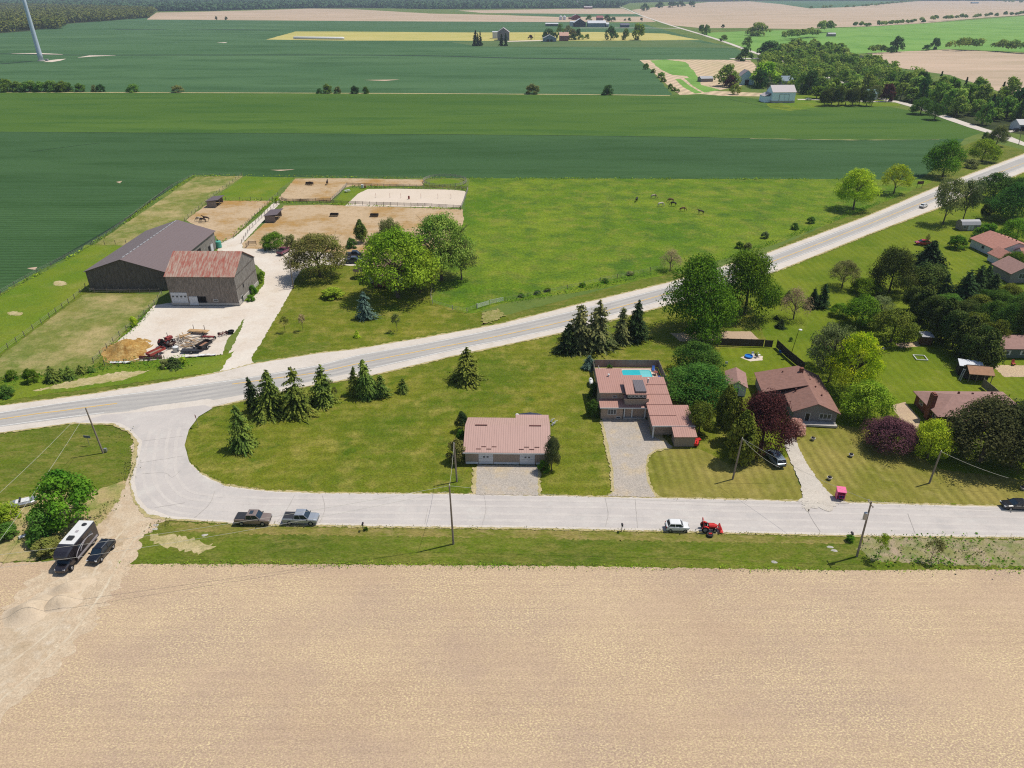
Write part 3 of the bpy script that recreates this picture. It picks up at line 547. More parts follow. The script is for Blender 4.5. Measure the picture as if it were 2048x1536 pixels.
def tree(kind, col, px, pyb, pyt, wpx, label, group=None, name=None, cat=None, h=None, w=None, xy=None):
    nm, nv = KIND[kind]; _cnt[0] += 1
    key = kind if kind in PR else kind + str(_cnt[0] % nv)
    if xy: x, y = xy
    else:                                   # px: middle of the crown, pyb / pyt: its lowest and topmost row
        Y = g(px, pyb)[1]; w0 = wpx / ppm(pyb)
        if kind not in ('thin', 'open', 'far', 'farsp', 'vase'): Y += .42 * w0 / 2
        v = (pyt - 768) / FPX; h0 = CAM_H + Y / (_c - v * _s) * (-_s - v * _c); h = h or max(.6, h0)
        d = Y * _c + (CAM_H - h * .5) * _s; w = w or wpx * d / FPX * (1.16 if kind in ('spruce', 'sparse') else 1); x = (px - 1024) / FPX * d; y = Y
    cat = cat or {'shrub': 'bush'}.get(nm, 'tree')
    o = thing(name or nm, label, cat, x, y, GB, rnd.uniform(0, 6.28), group, (w / 10, w / 10 * rnd.uniform(.93, 1.07), h / 10))
    cm, tm = PR[key]
    o.rotation_euler[0] = R(rnd.uniform(-2.5, 2.5)); o.rotation_euler[1] = R(rnd.uniform(-2.5, 2.5))
    c = link('crown', cm, None, o); omat(c, LM[col]); link('trunk', tm, None, o)
    return o
T = tree
# ---- spruces along the south side of the highway
gs = 'spruces along the south side of the highway'
for a in [('spruce','spruce',478,903,811,46,'yellow green spruce with a low side branch standing alone nearest the stop sign'),
 ('sparse','spruce2',503,826,752,30,'narrow dark spruce at the left end of the highway spruce row'),
 ('spruce','spruce',534,836,740,54,'broad spruce second from the left end of the highway spruce row'),
 ('spruce','spruce',588,834,735,52,'tall spruce third from the left end of the highway spruce row'),
 ('spruce','spruce',641,812,731,44,'spruce fourth in the highway row, beside the bare sapling'),
 ('sparse','spruce',708,792,732,28,'slim spruce left of the tallest one in the middle highway trio'),
 ('spruce','spruce',732,798,720,38,'tallest spruce of the middle highway trio'),
 ('sparse','spruce',763,797,750,30,'thin short spruce at the right of the middle highway trio'),
 ('spruce','spruce',805,787,756,20,'smallest spruce on the lawn right of the highway trio'),
 ('spruce','spruce',931,768,696,52,'lone spruce on the lawn north of the long garage'),
 ('spruce','spruce2',1136,708,648,42,'lower left spruce of the cluster north west of the pool fence'),
 ('sparse','brownspr',1161,704,606,56,'tall olive spruce of the cluster north west of the pool fence'),
 ('sparse','brownspr',1199,703,599,58,'widest tallest olive spruce in the cluster beside the highway'),
 ('sparse','brownspr',1243,690,614,34,'thin middle spruce between the cluster and the dark spruce'),
 ('spruce','spruce2',1275,684,600,44,'dark spruce next to the huge maple by the highway')]:
    T(*a, group=gs)
T('thin','brown',670,806,774,15,'nearly bare sapling right of the fourth highway spruce')
T('spruce','blue',1178,740,712,22,'small blue spruce outside the pool fence corner')
# ---- big broadleaf trees between the pool house and the highway
T('big','green',1405,676,508,132,'huge dark maple beside the highway, left of the pair')
T('big','green',1500,640,494,112,'huge dark maple beside the highway, right of the pair')
T('round','green',1413,696,630,66,'mid green round tree in front of the huge maples')
T('round','deep',1394,752,686,88,'dark leafy tree above the left back yard corner')
T('big','deep',1400,812,732,120,'wide dark green tree between the pool house and the brown house')
T('oval','cedar',1402,876,806,60,'rounded olive cedar touching the right end of the pool house roof')
T('cedar','cedar',1452,858,778,46,'rear cedar in the tall cedar row left of the purple maple')
T('cedar','cedar',1468,890,806,52,'middle cedar in the tall cedar row left of the purple maple')
T('cedar','cedar',1486,934,832,66,'front cedar in the tall cedar row left of the purple maple')
T('big','purple',1534,912,780,100,'large dark purple maple in front of the brown house')
T('big','plum',1786,910,838,98,'wide plum coloured tree on the striped front lawn')
T('round','lime',1866,926,840,70,'bright green tree between the plum tree and the dark maple')
T('big','deep2',1982,942,796,150,'very large dark maple hiding the brick house front')
T('round','deep',1918,905,858,50,'dark low tree left of the very large maple')
T('round','deep2',2046,948,800,110,'dark maple cut by the right edge of the photo')
T('bush','lime',1896,868,846,18,'small lime shrub by the brick house front door')
T('loose','gold',1712,800,656,96,'bright golden yellow tree behind the brown house')
T('open','silver',1672,765,640,104,'grey green half bare tree behind the golden tree')
T('open','deep',1650,735,690,62,'dark half bare tree under the grey green tree')
T('round','fresh',1740,852,764,88,'yellow green tree between the brown house and the brick house')
T('bush','flower',1592,868,838,38,'pink blossoming bush at the brown house path')
# ---- yard trees north of the houses
T('open','olive',1690,576,518,62,'loose olive tree at the left edge of the north yards')
T('round','green',1733,594,556,52,'small green tree right of the loose olive tree')
T('big','cedar2',1790,592,490,80,'big dark cedar like tree in the middle of the north yards')
T('spruce','spruce2',1858,560,482,62,'dark full spruce below the red parked car')
T('oval','cedar2',1860,592,528,76,'brownish rounded tree in front of the dark full spruce')
T('spruce','spruce2',1892,604,548,30,'pointed narrow spruce left of the spruce clump')
for k, q in enumerate([(1932,612,540,46),(1958,582,530,32),(1976,576,532,26),(1990,600,548,34)]):
    T('spruce','spruce2',*q,'dark spruce, %s from the left in the clump beside the grey gabled house' % ['first and widest','second','third','fourth'][k], group='dark spruces left of the grey gabled house')
T('bare','bare',1593,644,574,58,'leafless brown rounded tree left of two small spruces')
T('spruce','spruce2',1628,618,576,24,'left one of two small spruces by the leafless tree')
T('spruce','spruce2',1648,618,568,26,'right one of two small spruces by the leafless tree')
T('spruce','green',1577,600,582,14,'tiny conifer up the slope from the leafless tree')
T('spruce','spruce2',1562,658,640,16,'tiny conifer below the leafless tree')
T('spruce','spruce2',1553,640,632,9,'knee high conifer next to the tiny conifer'); T('bush','deep',1582,684,676,8,'very small bush beside the tall yard lamp')
T('round','green',1680,636,608,34,'small green tree left of the mixed tree group')
T('round','green',1728,656,592,74,'green tree in the middle of the mixed tree group')
T('open','silver',1762,650,590,62,'pale leaved tree at the back of the mixed tree group')
T('round','cedar',1790,692,616,78,'olive yellow tree at the front of the mixed tree group')
gc = 'dark cedars in the diagonal row beside the swing yard'
for k, q in enumerate([(1830,628,572,44),(1848,652,578,62),(1870,668,590,66),(1892,690,606,66),(1915,706,620,66),(1938,722,640,68),(1962,738,652,70),(1978,748,668,60)]):
    T('cedar' if k % 2 else 'oval','cedar2',*q,'dark cedar, %s from the top of the diagonal row running down to the wooden playhouse' % ['first','second','third','fourth','fifth','sixth','seventh','eighth'][k], group=gc)
gt = 'dense trees behind the green walled house'
for k, q in enumerate([(1900,640,590,60),(1935,660,600,60),(1965,640,590,56),(1985,670,600,62),(2015,690,604,64),(2045,695,600,66),(1950,684,624,50),(2000,640,580,56),(2035,655,585,60),(2060,640,580,60),(2020,612,568,50),(1975,620,580,44),(1890,622,588,40),(2075,690,610,60),(1995,700,640,50)]):
    T(['round','big','oval'][k % 3], ['deep','cedar2','cedar','deep'][k % 4], *q, '%s tree in the dense clump above the green walled house' % ['leftmost','second dark green','upper left','third','lower middle','wide lower right','small front left','upper middle','upper right','far right','tiny upper right','rear left','outermost left','lowest right','lowest middle'][k], group=gt)
T('vase','olive',1899,450,352,58,'left one of two tall poplars beside the highway')
T('vase','silver',1938,444,354,46,'right one of two tall poplars, above the small shed')
T('round','deep',1994,404,344,70,'dark tree right of the poplars, nearest the highway')
T('big','deep',2034,446,362,86,'large dark tree at the right edge above the white house')
T('round','deep',2056,408,350,60,'dark tree half outside the frame by the highway')
T('oval','cedar2',1974,440,408,24,'small dark egg shaped bush right of the poplars')
T('bush','green',1917,500,470,36,'round bush between the red car and the white house')
T('bush','green',1976,476,446,44,'wide bush behind the small barn roofed shed')
T('round','green',2038,488,436,54,'round green tree behind the white house')
T('bush','deep',1952,486,466,20,'bush against the white house wall'); T('round','green',2030,548,502,44,'green tree in front of the white house wing')
T('bare','brown',1855,494,468,10,'dead dark stump tree beside the red parked car')
# ---- trees between field and highway
T('loose','lime',1716,424,330,76,'tall lime green tree at the pasture corner by the highway')
T('open','lime',1795,388,324,60,'smaller lime green tree right of the tall lime green one')
T('round','green',1896,358,276,68,'dark round tree on the highway bank near the side road')
T('round','fresh',1970,326,276,52,'yellow green tree between highway and side road')
T('bush','olive',1946,338,318,26,'low pale bush between the two highway bank trees')
T('round','olive',1998,294,248,32,'thin grey green tree at the side road fork'); T('bush','deep',1974,280,264,16,'dark small bush left of the fork tree')
T('round','deep',1845,230,194,38,'larger one of two round trees by the side road')
T('round','deep',1873,241,206,32,'smaller one of two round trees by the side road')
# ---- horse farm trees
T('loose','brown',634,562,462,118,'bronze leaved round tree over the farm parking')
T('loose','fresh',790,608,446,150,'very large fresh green tree hiding the farmhouse')
T('loose','wood',880,570,416,118,'tall grey green tree behind the farmhouse')
T('loose','fresh',838,592,486,74,'fresh green crown between the very large tree and the grey green tree')
T('loose','olive',762,520,462,60,'thin green crown behind the left side of the very large tree')
T('open','olive',922,560,470,66,'thin half bare tree right of the farmhouse')
T('round','olive',782,520,432,50,'reddish green tree top behind the farmhouse')
T('cedar','spruce',721,488,444,30,'dark pointed cedar above the parked trucks')
T('bush','deep',703,497,476,22,'small dark bush below the pointed cedar')
T('round','green',548,502,464,44,'green tree left of the bronze tree by the dirt paddock'); T('bush','olive',580,500,468,26,'pale bush between the maroon truck and the bronze tree'); T('bush','deep',532,502,484,16,'dark bush at the left of the small green tree')
T('spruce','blue',729,640,583,32,'blue spruce on the farm lawn below the big tree')
T('thin','brown',568,666,633,22,'left sparse sapling on the farm lawn'); T('thin','bare',604,664,630,20,'right sparse sapling on the farm lawn')
T('thin','olive',793,664,628,26,'young tree on the farm lawn nearest the highway'); T('spruce','lime',713,676,662,10,'tiny bright conifer on the farm lawn')
T('bush','fresh',665,598,576,46,'dense flower bed shrub with a pale flowering top on the farm lawn')
T('bush','lime',554,407,393,11,'small yellow green bush at the end of the horse lane')
T('bush','lime',267,655,634,15,'bright bush on the yard fence by the barn')
T('bare','bare',1342,545,498,40,'brown leafless round bush in the pasture corner')
for k, (x, y) in enumerate([(1480,498),(1497,500),(1530,478),(1590,460),(1622,448)]):
    T('bush',['green','olive','silver','deep','deep'][k],x,y,y-14,16,['bush nearest the huge maples on the pasture fence','second bush from the huge maples on the pasture fence','pale bush midway along the pasture fence','low bush left of the lime green tree','dark bush nearest the tall lime green tree'][k])
for k, (x, y, c_, t) in enumerate([(1042,595,'green','a'),(1075,590,'deep','b'),(1095,585,'green','c'),(1165,575,'green','d'),(1210,566,'deep','e'),(1260,552,'olive','f')]):
    T('bush',c_,x,y,y-8,14,'low weed clump, %s from the left on the wire fence north of the highway' % ['first','second','third','fourth','fifth','sixth'][k], group='weed clumps on the highway wire fence')
# ---- left roadside and near left
for k, q in enumerate([(22,762,742,24),(60,768,738,28),(102,766,734,26),(124,760,738,18),(138,760,734,20),(161,750,732,18),(182,746,734,12)]):
    T('spruce' if k > 1 else 'bush','spruce' if k > 1 else 'green',*q,['leafy bush leftmost in the roadside conifer row','wide bush second in the roadside conifer row','full young spruce third in the roadside conifer row','thin young spruce fourth in the roadside conifer row','full young spruce fifth in the roadside conifer row','small young spruce sixth in the roadside conifer row','tiny spruce at the right end of the roadside conifer row'][k])
T('spruce','spruce2',346,736,716,26,'young spruce in front of the farm machinery yard'); T('bush','olive',328,738,720,22,'bush left of the young spruce by the machinery yard'); T('bush','fresh',364,730,716,18,'bush right of the young spruce by the machinery yard')
T('bush','deep',10,796,774,36,'dark bush at the left edge by the highway')
T('conic','green',125,1062,944,118,'large green tree behind the motorhome')
T('bush','deep',88,1086,1020,62,'dark undergrowth at the foot of the large green tree'); T('bush','brown',92,1112,1082,56,'purplish brush left of the motorhome')
T('bush','fresh',14,1048,1010,50,'yellow green bush at the left edge near the motorhome'); T('bush','deep',8,1082,1052,44,'dark bush at the bottom of the left edge')
T('round','spruce2',924,866,824,24,'dark bush behind the left end of the long garage'); T('bush','brown',914,930,880,40,'bronze bush at the front left corner of the long garage')
T('bush','green',922,890,860,20,'green bush along the left wall of the long garage')
T('oval','deep2',1104,948,874,36,'bronze green tree at the front right corner of the long garage'); T('bush','green',1088,946,922,26,'dark low bush by the right garage door'); T('bush','lime',1104,900,884,14,'lime bush by the right wall of the long garage')
T('bush','deep',1188,800,764,22,'dark bush by the left wall of the pool house'); T('bush','deep',1186,836,800,26,'dark shrub at the front left corner of the pool house'); T('bush','olive',1336,790,776,14,'small round bush right of the pool house')
T('thin','fresh',1762,1122,1070,34,'ragged young tree by the leaning utility pole'); T('thin','olive',1868,1122,1078,38,'thin roadside bush at the scrub strip')
T('bush','green',1700,1086,1072,16,'weeds around the right mailbox'); T('bush','green',732,1064,1058,9,'weeds around the left mailbox')
T('thin','lime',1862,842,820,16,'little lime sapling by the brick house')
for k, q in enumerate([(505,590,570,14),(518,568,548,14),(500,604,590,16),(523,556,544,10)]): T('bush','green',*q,'leafy shrub %s in the border by the red roofed barn' % ['nearest the stable wall corner','at the bend','nearest the white yard','at the far end'][k], group='shrubs in the border by the barn')
# ---- hedgerow between the two crop fields
row = [(12,184,156,30),(35,184,163,28),(58,184,161,34),(78,184,163,26),(100,184,160,28),(122,184,162,30),(136,184,165,18)]
for k, q in enumerate(row): T('bush','far',q[0],q[1],q[2]-1,q[3],'hawthorn, %s from the left edge in the unbroken part of the hedgerow' % ['first','second','third','fourth','fifth','sixth','seventh'][k], group='hawthorns at the left of the hedgerow')
ords = ['first','second','third','fourth','fifth','sixth','seventh','eighth','ninth','tenth','eleventh']
for k, q in enumerate([(160,184,167,20),(187,184,170,10),(200,184,169,16),(267,184.5,168,22),(355,185,171,22),(638,187,177,10),(655,187,168,18),(675,187,173,13),(710,187.5,172,16),(731,187.5,173,11),(1066,188.5,168,26),(1216,190.5,169,20)]):
    T('bush',['far','olive','far2'][k % 3],q[0],q[1],q[2]-1,q[3]*1.1, ('lone round bush %s from the left among gaps of the hedgerow' % ords[k]) if k < 11 else 'pale flowering bush at the right end of the hedgerow')
for k, q in enumerate([(1292,139,126,12),(1307,146,137,10),(1322,156,144,16),(1326,164,154,12),(1341,178,167,10),(1348,182,174,12),(1356,185,178,8)]):
    T('bush','far',*q,'bush, %s from the top of the slanting hedge beside the striped hay field' % ['first','second','third','fourth','fifth','sixth','seventh'][k], group='bushes in the slanting hedge')
T('far','wood',1471,189,166,22,'round tree left of the white bank barn')
# ================================================================ BUILDINGS
m_glass = glassmat('window_glass'); m_trim = simple('white_trim', C(232,232,230), .5, var=.05)
m_rfpink = ribbed('rust_pink_metal_roof', C(204,166,154), 'x', .42, .45, .06, .8)
m_rfpink2 = ribbed('rust_pink_metal_roof_dark', C(192,146,132), 'x', .42, .5, .08, .78)
m_tansid = ribbed('tan_siding', C(176,160,146), 'x', .3, .6, .05, .82)
m_brick_p = simple('pale_brick', C(196,172,152), .9, var=.18, vs=3); m_brick_r = simple('red_brick', C(140,88,72), .9, var=.2, vs=3)
m_shing = simple('brown_shingles', C(150,112,100), .9, var=.14, vs=1.6); m_shing2 = simple('red_shingles', C(186,132,116), .9, var=.14, vs=1.6)
m_shing3 = simple('rose_brown_shingles', C(168,132,122), .9, var=.12, vs=1.6)
m_grey = simple('grey_siding', C(150,146,142), .8, var=.06); m_whites = simple('white_siding', C(226,228,232), .7, var=.05)
m_greens = simple('green_grey_siding', C(104,116,108), .8, var=.08); m_dark = simple('dark_opening', C(26,26,28), .9)
m_wood = ribbed('weathered_boards', C(172,158,146), 'x', .35, .9, .3, .75, C(132,122,112), .5, 0, .9)
m_woody = ribbed('weathered_end_boards', C(168,162,156), 'y', .35, .9, .3, .72, C(128,120,112), .5, 0, .9)
m_woodd = ribbed('dark_boards', C(132,122,114), 'x', .35, .9, .3, .74, C(102,94,88), .5, 0, .7)
m_rust = ribbed('rusty_tin_roof', C(178,100,84), 'x', .62, .7, .3, .82, C(196,172,154), .5, 0, .55)
m_arena = ribbed('mauve_metal_roof', C(128,112,110), 'x', .9, .5, .05, .96)
m_tinwhite = ribbed('white_tin', C(232,232,234), 'x', .9, .35, .05, .93); m_tingrey = simple('grey_tin', C(176,176,178), .5, var=.06)
m_redtin = simple('red_tin', C(132,62,62), .7, var=.1); m_bluewall = simple('blue_grey_tin', C(140,158,172), .7, var=.05)
m_conc2 = simple('concrete', C(198,192,184), .9, var=.12); m_fwood = simple('fence_boards', C(150,136,118), .9, var=.2, vs=2)
m_dkwood = simple('dark_fence_boards', C(74,64,56), .95, var=.25, vs=2); m_rail = simple('brown_rails', C(112,92,80), .9, var=.2); m_grail = simple('grey_rails', C(176,168,158), .9, var=.2)
m_post = simple('fence_post_wood', C(124,116,106), .95, var=.3, vs=2); m_pole = simple('utility_pole_wood', C(158,144,128), .9, var=.2, vs=2)
m_metal = simple('galvanised_metal', C(190,192,194), .35, .6, .5, .08); m_black = simple('black_paint', C(34,34,38), .4, 0, .4, .1)
def walls(par, x0, x1, y0, y1, h, mat, name='wall', ridge=None, axis='x', z0=0, off=None):
    """four walls; with a ridge height the two end walls rise to a gable"""
    b = MB()
    if ridge is None: b.bx(x0, x1, y0, y1, z0, h)
    elif axis == 'x':
        m = (y0 + y1) / 2 if off is None else off; b.prism([(y0, z0), (y1, z0), (y1, h), (m, ridge), (y0, h)], x0, x1, 'x')
    else:
        m = (x0 + x1) / 2 if off is None else off; b.prism([(x0, z0), (x1, z0), (x1, h), (m, ridge), (x0, h)], y0, y1, 'y')
    return b.build(name, mat, par)
def groof(par, x0, x1, y0, y1, h, ridge, mat, axis='x', ov=.4, th=.12, name='roof', off=None):
    b = MB(); e = .03
    if axis == 'x':
        m = (y0 + y1) / 2 if off is None else off; s1 = (ridge - h) / (m - y0); s2 = (ridge - h) / (y1 - m)
        b.prism([(y0 - ov, h - ov*s1 + e), (m, ridge + e), (y1 + ov, h - ov*s2 + e), (y1 + ov, h - ov*s2 + e + th), (m, ridge + e + th), (y0 - ov, h - ov*s1 + e + th)], x0 - ov, x1 + ov, 'x')
    else:
        m = (x0 + x1) / 2 if off is None else off; s1 = (ridge - h) / (m - x0); s2 = (ridge - h) / (x1 - m)
        b.prism([(x0 - ov, h - ov*s1 + e), (m, ridge + e), (x1 + ov, h - ov*s2 + e), (x1 + ov, h - ov*s2 + e + th), (m, ridge + e + th), (x0 - ov, h - ov*s1 + e + th)], y0 - ov, y1 + ov, 'y')
    return b.build(name, mat, par)
def mono(par, x0, x1, y0, y1, zf_, zb, mat, th=.12, axis='y', name='roof', trim=None):
    b = MB()
    if axis == 'y': b.prism([(y0, zf_), (y1, zb), (y1, zb + th), (y0, zf_ + th)], x0, x1, 'x')
    else: b.prism([(x0, zf_), (x1, zb), (x1, zb + th), (x0, zf_ + th)], y0, y1, 'y')
    o = b.build(name, mat, par)
    if trim: MB().bx(x0, x1, y0 - .06, y0 - .004, zf_ - .12, zf_ + th + .02).build('eaves_trim', trim, o)
    return o
def opening(par, face, a, z, w_, h_, at, mat_f=None, mat_g=None, kind='window', mull=0, fr=.09, d=.05):
    """window or door on face S/N (a is x) or W/E (a is y); frame with pane as its child"""
    mat_f = mat_f or m_trim; mat_g = mat_g or m_glass; s = -1 if face in 'SW' else 1
    def bx(b, a0, a1, z0, z1, d0, d1):
        lo, hi = sorted((at + s * d0, at + s * d1))
        if face in 'SN': b.bx(a0, a1, lo, hi, z0, z1)
        else: b.bx(lo, hi, a0, a1, z0, z1)
    b = MB()
    bx(b, a, a + w_, z, z + fr, .005, d); bx(b, a, a + w_, z + h_ - fr, z + h_, .005, d)
    bx(b, a, a + fr, z + fr + .002, z + h_ - fr - .002, .005, d); bx(b, a + w_ - fr, a + w_, z + fr + .002, z + h_ - fr - .002, .005, d)
    for k in range(mull): c = a + w_ * (k + 1) / (mull + 1); bx(b, c - .04, c + .04, z + fr + .002, z + h_ - fr - .002, .005, d)
    o = b.build(kind, mat_f, par)
    p = MB(); bx(p, a + fr + .001, a + w_ - fr - .001, z + fr + .001, z + h_ - fr - .001, .004, .02); p.build('pane' if kind == 'window' else 'panel', mat_g, o)
    return o
def odoor(par, a, w_, h_, at, mat, win=2, wz=.62, face='S'):
    b = MB()
    for k in range(4): b.bx(a, a + w_, at - .07 if k % 2 else at - .06, at - .004, .02 + h_*k/4, h_*(k+1)/4 - .02)
    o = b.build('garage_door', mat, par); n = win
    for k in range(n):
        c = a + w_ / 2 + (k - (n - 1) / 2) * w_ * (.24 if n == 2 else 1 / n); ww = w_ * .13
        MB().bx(c - ww/2, c + ww/2, at - .1, at - .075, h_*wz, h_*wz + h_*.13).build('door_window', m_glass, o)
    return o
# ---- long garage
x, y = g(931, 930); t = thing('long_garage', 'long garage with rust pink metal roof and two white doors', 'garage', x, y, GB, R(-1.2))
W, D = 14.9, 11.2
walls(t, 0, W, 0, D, 2.65, m_tansid, ridge=4.5, axis='x'); groof(t, 0, W, 0, D, 2.65, 4.5, m_rfpink, 'x', .35)
MB().bx(8.8, W + .3, D + .36, D + 2.2, 2.2, 2.32).build('rear_roof', m_rfpink, t); walls(t, 9.0, W, D + .01, D + 1.9, 2.18, m_tansid, 'rear_wall')
MB().bx(0.1, 2.3, -.06, -.004, 0, .42).bx(5.1, 9.6, -.06, -.004, 0, .42).bx(12.7, 14.8, -.06, -.004, 0, .42).build('kick_board', m_whites, t)
MB().bx(-.38, W + .38, -.42, -.36, 2.38, 2.6).build('eaves_trim', m_trim, t)
odoor(t, 2.4, 2.6, 2.25, 0, m_whites); odoor(t, 9.75, 2.7, 2.25, 0, m_whites)
m_vent = simple('roof_vent_brown', C(116,72,66), .6)
for a in (1.5, 11.4): MB().bx(a, a + 2.2, D/2 - .12, D/2 + .12, 4.64, 4.76).build('ridge_vent', m_vent, t)
for a in (1.95, 9.6):
    for k in range(4): MB().bx(a + k*.93, a + k*.93 + .85, .3 + (k % 2)*.5, .4 + (k % 2)*.5, 2.9 + (k % 2)*.16, 3.02 + (k % 2)*.16).build('snow_guard', m_vent, t)
# ---- pool house (split level)
X0, Y0 = 17.6, 122.1
t = thing('split_level_house', 'split level house with stepped rust pink metal roofs beside the pool', 'house', X0, Y0, GB)
def L(a, b_): return a - X0, b_ - Y0
walls(t, 0, 4.6, 2.3, 11.0, 4.7, m_brick_p, 'rear_wing_wall'); mono(t, -.3, 5.2, 1.9, 11.3, 4.75, 5.25, m_rfpink2, trim=m_brick_p)
walls(t, 4.6, 9.3, .4, 9.0, 4.3, m_brick_p, 'middle_wall'); mono(t, 4.4, 9.2, .2, 9.3, 4.35, 4.75, m_rfpink2, trim=m_brick_p)
walls(t, 4.9, 8.7, .1, 5.0, 5.55, m_dark, 'clerestory_wall', z0=4.5); r_ = mono(t, 4.6, 9.0, -.3, 5.2, 5.6, 6.1, m_rfpink2)
MB().bx(6.5, 8.6, .1, 4.8, 5.79, 6.2).build('skylight_panel', ribbed('clear_roof_panel', C(126,118,120), 'x', .3, .3), r_)
for k in range(5): opening(t, 'S', 5.0 + k*.74, 4.85, .66, .55, .08)
walls(t, 0, 4.3, 0, 2.3, 2.7, m_brick_p, 'front_wall'); walls(t, 4.3, 8.9, 1.4, 2.4, 2.7, m_dark, 'porch_wall')
mono(t, -.35, 9.0, -.55, 2.4, 2.75, 3.2, m_rfpink2, trim=m_trim)
for k, (a, b_) in enumerate(((4.5, .05), (6.0, .05), (8.6, .05))): MB().bx(a, a + .25, b_, b_ + .25, 0, 2.7).build('porch_post', m_trim, t)
MB().bx(4.4, 8.8, -.2, 1.3, 0, .25).build('porch_step', m_conc2, t)
opening(t, 'S', 1.3, 1.0, 1.7, 1.2, 0, mull=2); opening(t, 'S', 5.0, .25, 1.0, 2.1, 1.38, m_trim, m_black, 'door'); opening(t, 'S', 3.0, .1, .9, .45, 0)
opening(t, 'S', 2.4, 3.5, .9, .5, 2.28)
walls(t, 9.3, 13.4, -5.8, 9.0, 2.9, m_brick_p, 'long_wing_wall'); walls(t, 13.4, 16.4, -5.8, -1.4, 2.8, m_brick_p, 'garage_wall')
mono(t, 8.7, 13.8, -7.4, 9.4, 2.85, 4.3, m_rfpink2, trim=m_trim, name='long_wing_roof'); mono(t, 13.82, 16.8, -7.4, -.62, 2.85, 3.42, m_rfpink2, trim=m_trim, name='low_wing_roof')
for yy in (-4.2, -.6, 3.0, 6.4): MB().bx(8.7, 13.8, yy, yy + .1, 2.97 + (yy + 7.4)*.0863, 3.03 + (yy + 7.4)*.0863).build('roof_lap', m_vent, t)
MB().bx(9.0, 9.25, -7.0, -6.8, 0, 2.8).build('porch_post', m_trim, t)
for a, b_ in ((2.2, 8.2), (10.0, 6.4)): MB().tube((a, b_, 4.6), (a, b_, 5.6), .16, .16, 8).ell((a, b_, 5.65), (.26, .26, .12), 8, 5).build('roof_vent', m_trim, t)
MB().bx(13.7, 14.9, -.7, -.55, 2.9, 3.0).bx(14.85, 14.95, -.9, -.5, 2.5, 3.0).build('downspout', m_trim, t)
t = thing('garden_shed', 'small shed with pink metal roof at the front of the pool house', 'shed', 30.2, 112.2, GB)
walls(t, 0, 3.8, 0, 2.3, 2.1, m_tansid); mono(t, -.25, 4.05, -.3, 2.5, 2.15, 2.75, m_rfpink2)
# pool, deck and fence
m_deck = simple('pink_paving', C(196,164,146), .9, var=.12, vs=2)
o = MB().bx(18.4, 32.6, 131.9, 144.0, GB - .02, GB + .06).build('pool_deck', m_deck); o['kind'] = 'structure'
t = thing('swimming_pool', 'turquoise swimming pool with pale rim behind the split level house', 'pool', 27.7, 140.9, GB + .06)
PW, PD = 6.4, 3.9
def rr(w_, d_, r_, n=5):
    out = []
    for cx, cy, a0 in ((w_/2-r_, d_/2-r_, 0), (-w_/2+r_, d_/2-r_, 90), (-w_/2+r_, -d_/2+r_, 180), (w_/2-r_, -d_/2+r_, 270)):
        for k in range(n + 1): a = R(a0 + 90*k/n); out.append((cx + r_*math.cos(a), cy + r_*math.sin(a)))
    return out
A_, B_ = rr(PW + .7, PD + .7, .9), rr(PW, PD, .6); n_ = len(A_)
MB().add([(p[0], p[1], .05) for p in A_] + [(p[0], p[1], .05) for p in B_] + [(p[0], p[1], 0) for p in A_], [(i, (i+1) % n_, n_+(i+1) % n_, n_+i) for i in range(n_)] + [(2*n_+i, 2*n_+(i+1) % n_, (i+1) % n_, i) for i in range(n_)]).build('rim', simple('pool_rim', C(222,206,190), .8), t)
MB().prism(B_, .0, .02, 'z').build('water', m_water, t)
MB().bx(PW*.12, PW*.46, -PD*.45, PD*.45, .021, .026).build('shallow_step', simple('shallow_water', C(128,214,216), .08, var=.04, coat=.4), t)
def pfence(name, label, pts, h, mat, post=2.4, th=.05, group=None, cap=None, z=GB, pm=None, boards=None):
    """solid or railed fence along world points: panels and posts are parts"""
    x0, y0 = pts[0]; t = thing(name, label, 'fence', x0, y0, z, 0, group); b = MB(); n = 0
    PM = MB().bx(-.06, .06, -.06, .06, 0, h + .08).build('post', pm or mat); first = True
    for (ax, ay), (bx_, by) in zip(pts, pts[1:]):
        dx, dy = bx_ - ax, by - ay; l = math.hypot(dx, dy); a = math.atan2(dy, dx)
        for z0, z1 in (boards or [(0.02, h)]): b.ob(((ax + bx_)/2 - x0, (ay + by)/2 - y0, (z0 + z1)/2), (l, th, z1 - z0), a)
        k = max(1, int(l / post))
        for j in range(k + (1 if (bx_, by) == pts[-1] else 0)):
            if n >= 98: break
            q = PM if first else PM.copy()
            if not first: COL.objects.link(q)
            first = False; n += 1; q.parent = t; q.location = (ax - x0 + dx*j/k, ay - y0 + dy*j/k, 0)
            q.rotation_euler = (rnd.uniform(-.03, .03), rnd.uniform(-.03, .03), a)
    b.build('boards' if not boards or len(boards) < 3 or h < 2.2 and th > .03 else 'wire', mat, t)
    return t
m_fgrey = ribbed('grey_fence_panels', C(168,152,140), 'x', .3, .8, .1, .8); m_fgreyy = ribbed('grey_fence_side', C(168,152,140), 'y', .3, .8, .1, .8)
pfence('pool_fence', 'tall grey board fence around the swimming pool', [(18.0, 130.5), (18.2, 144.4), (32.9, 144.2), (33.1, 133.6)], 1.9, m_fgrey)
m_cush = simple('blue_cushion', C(40,90,170), .8); 
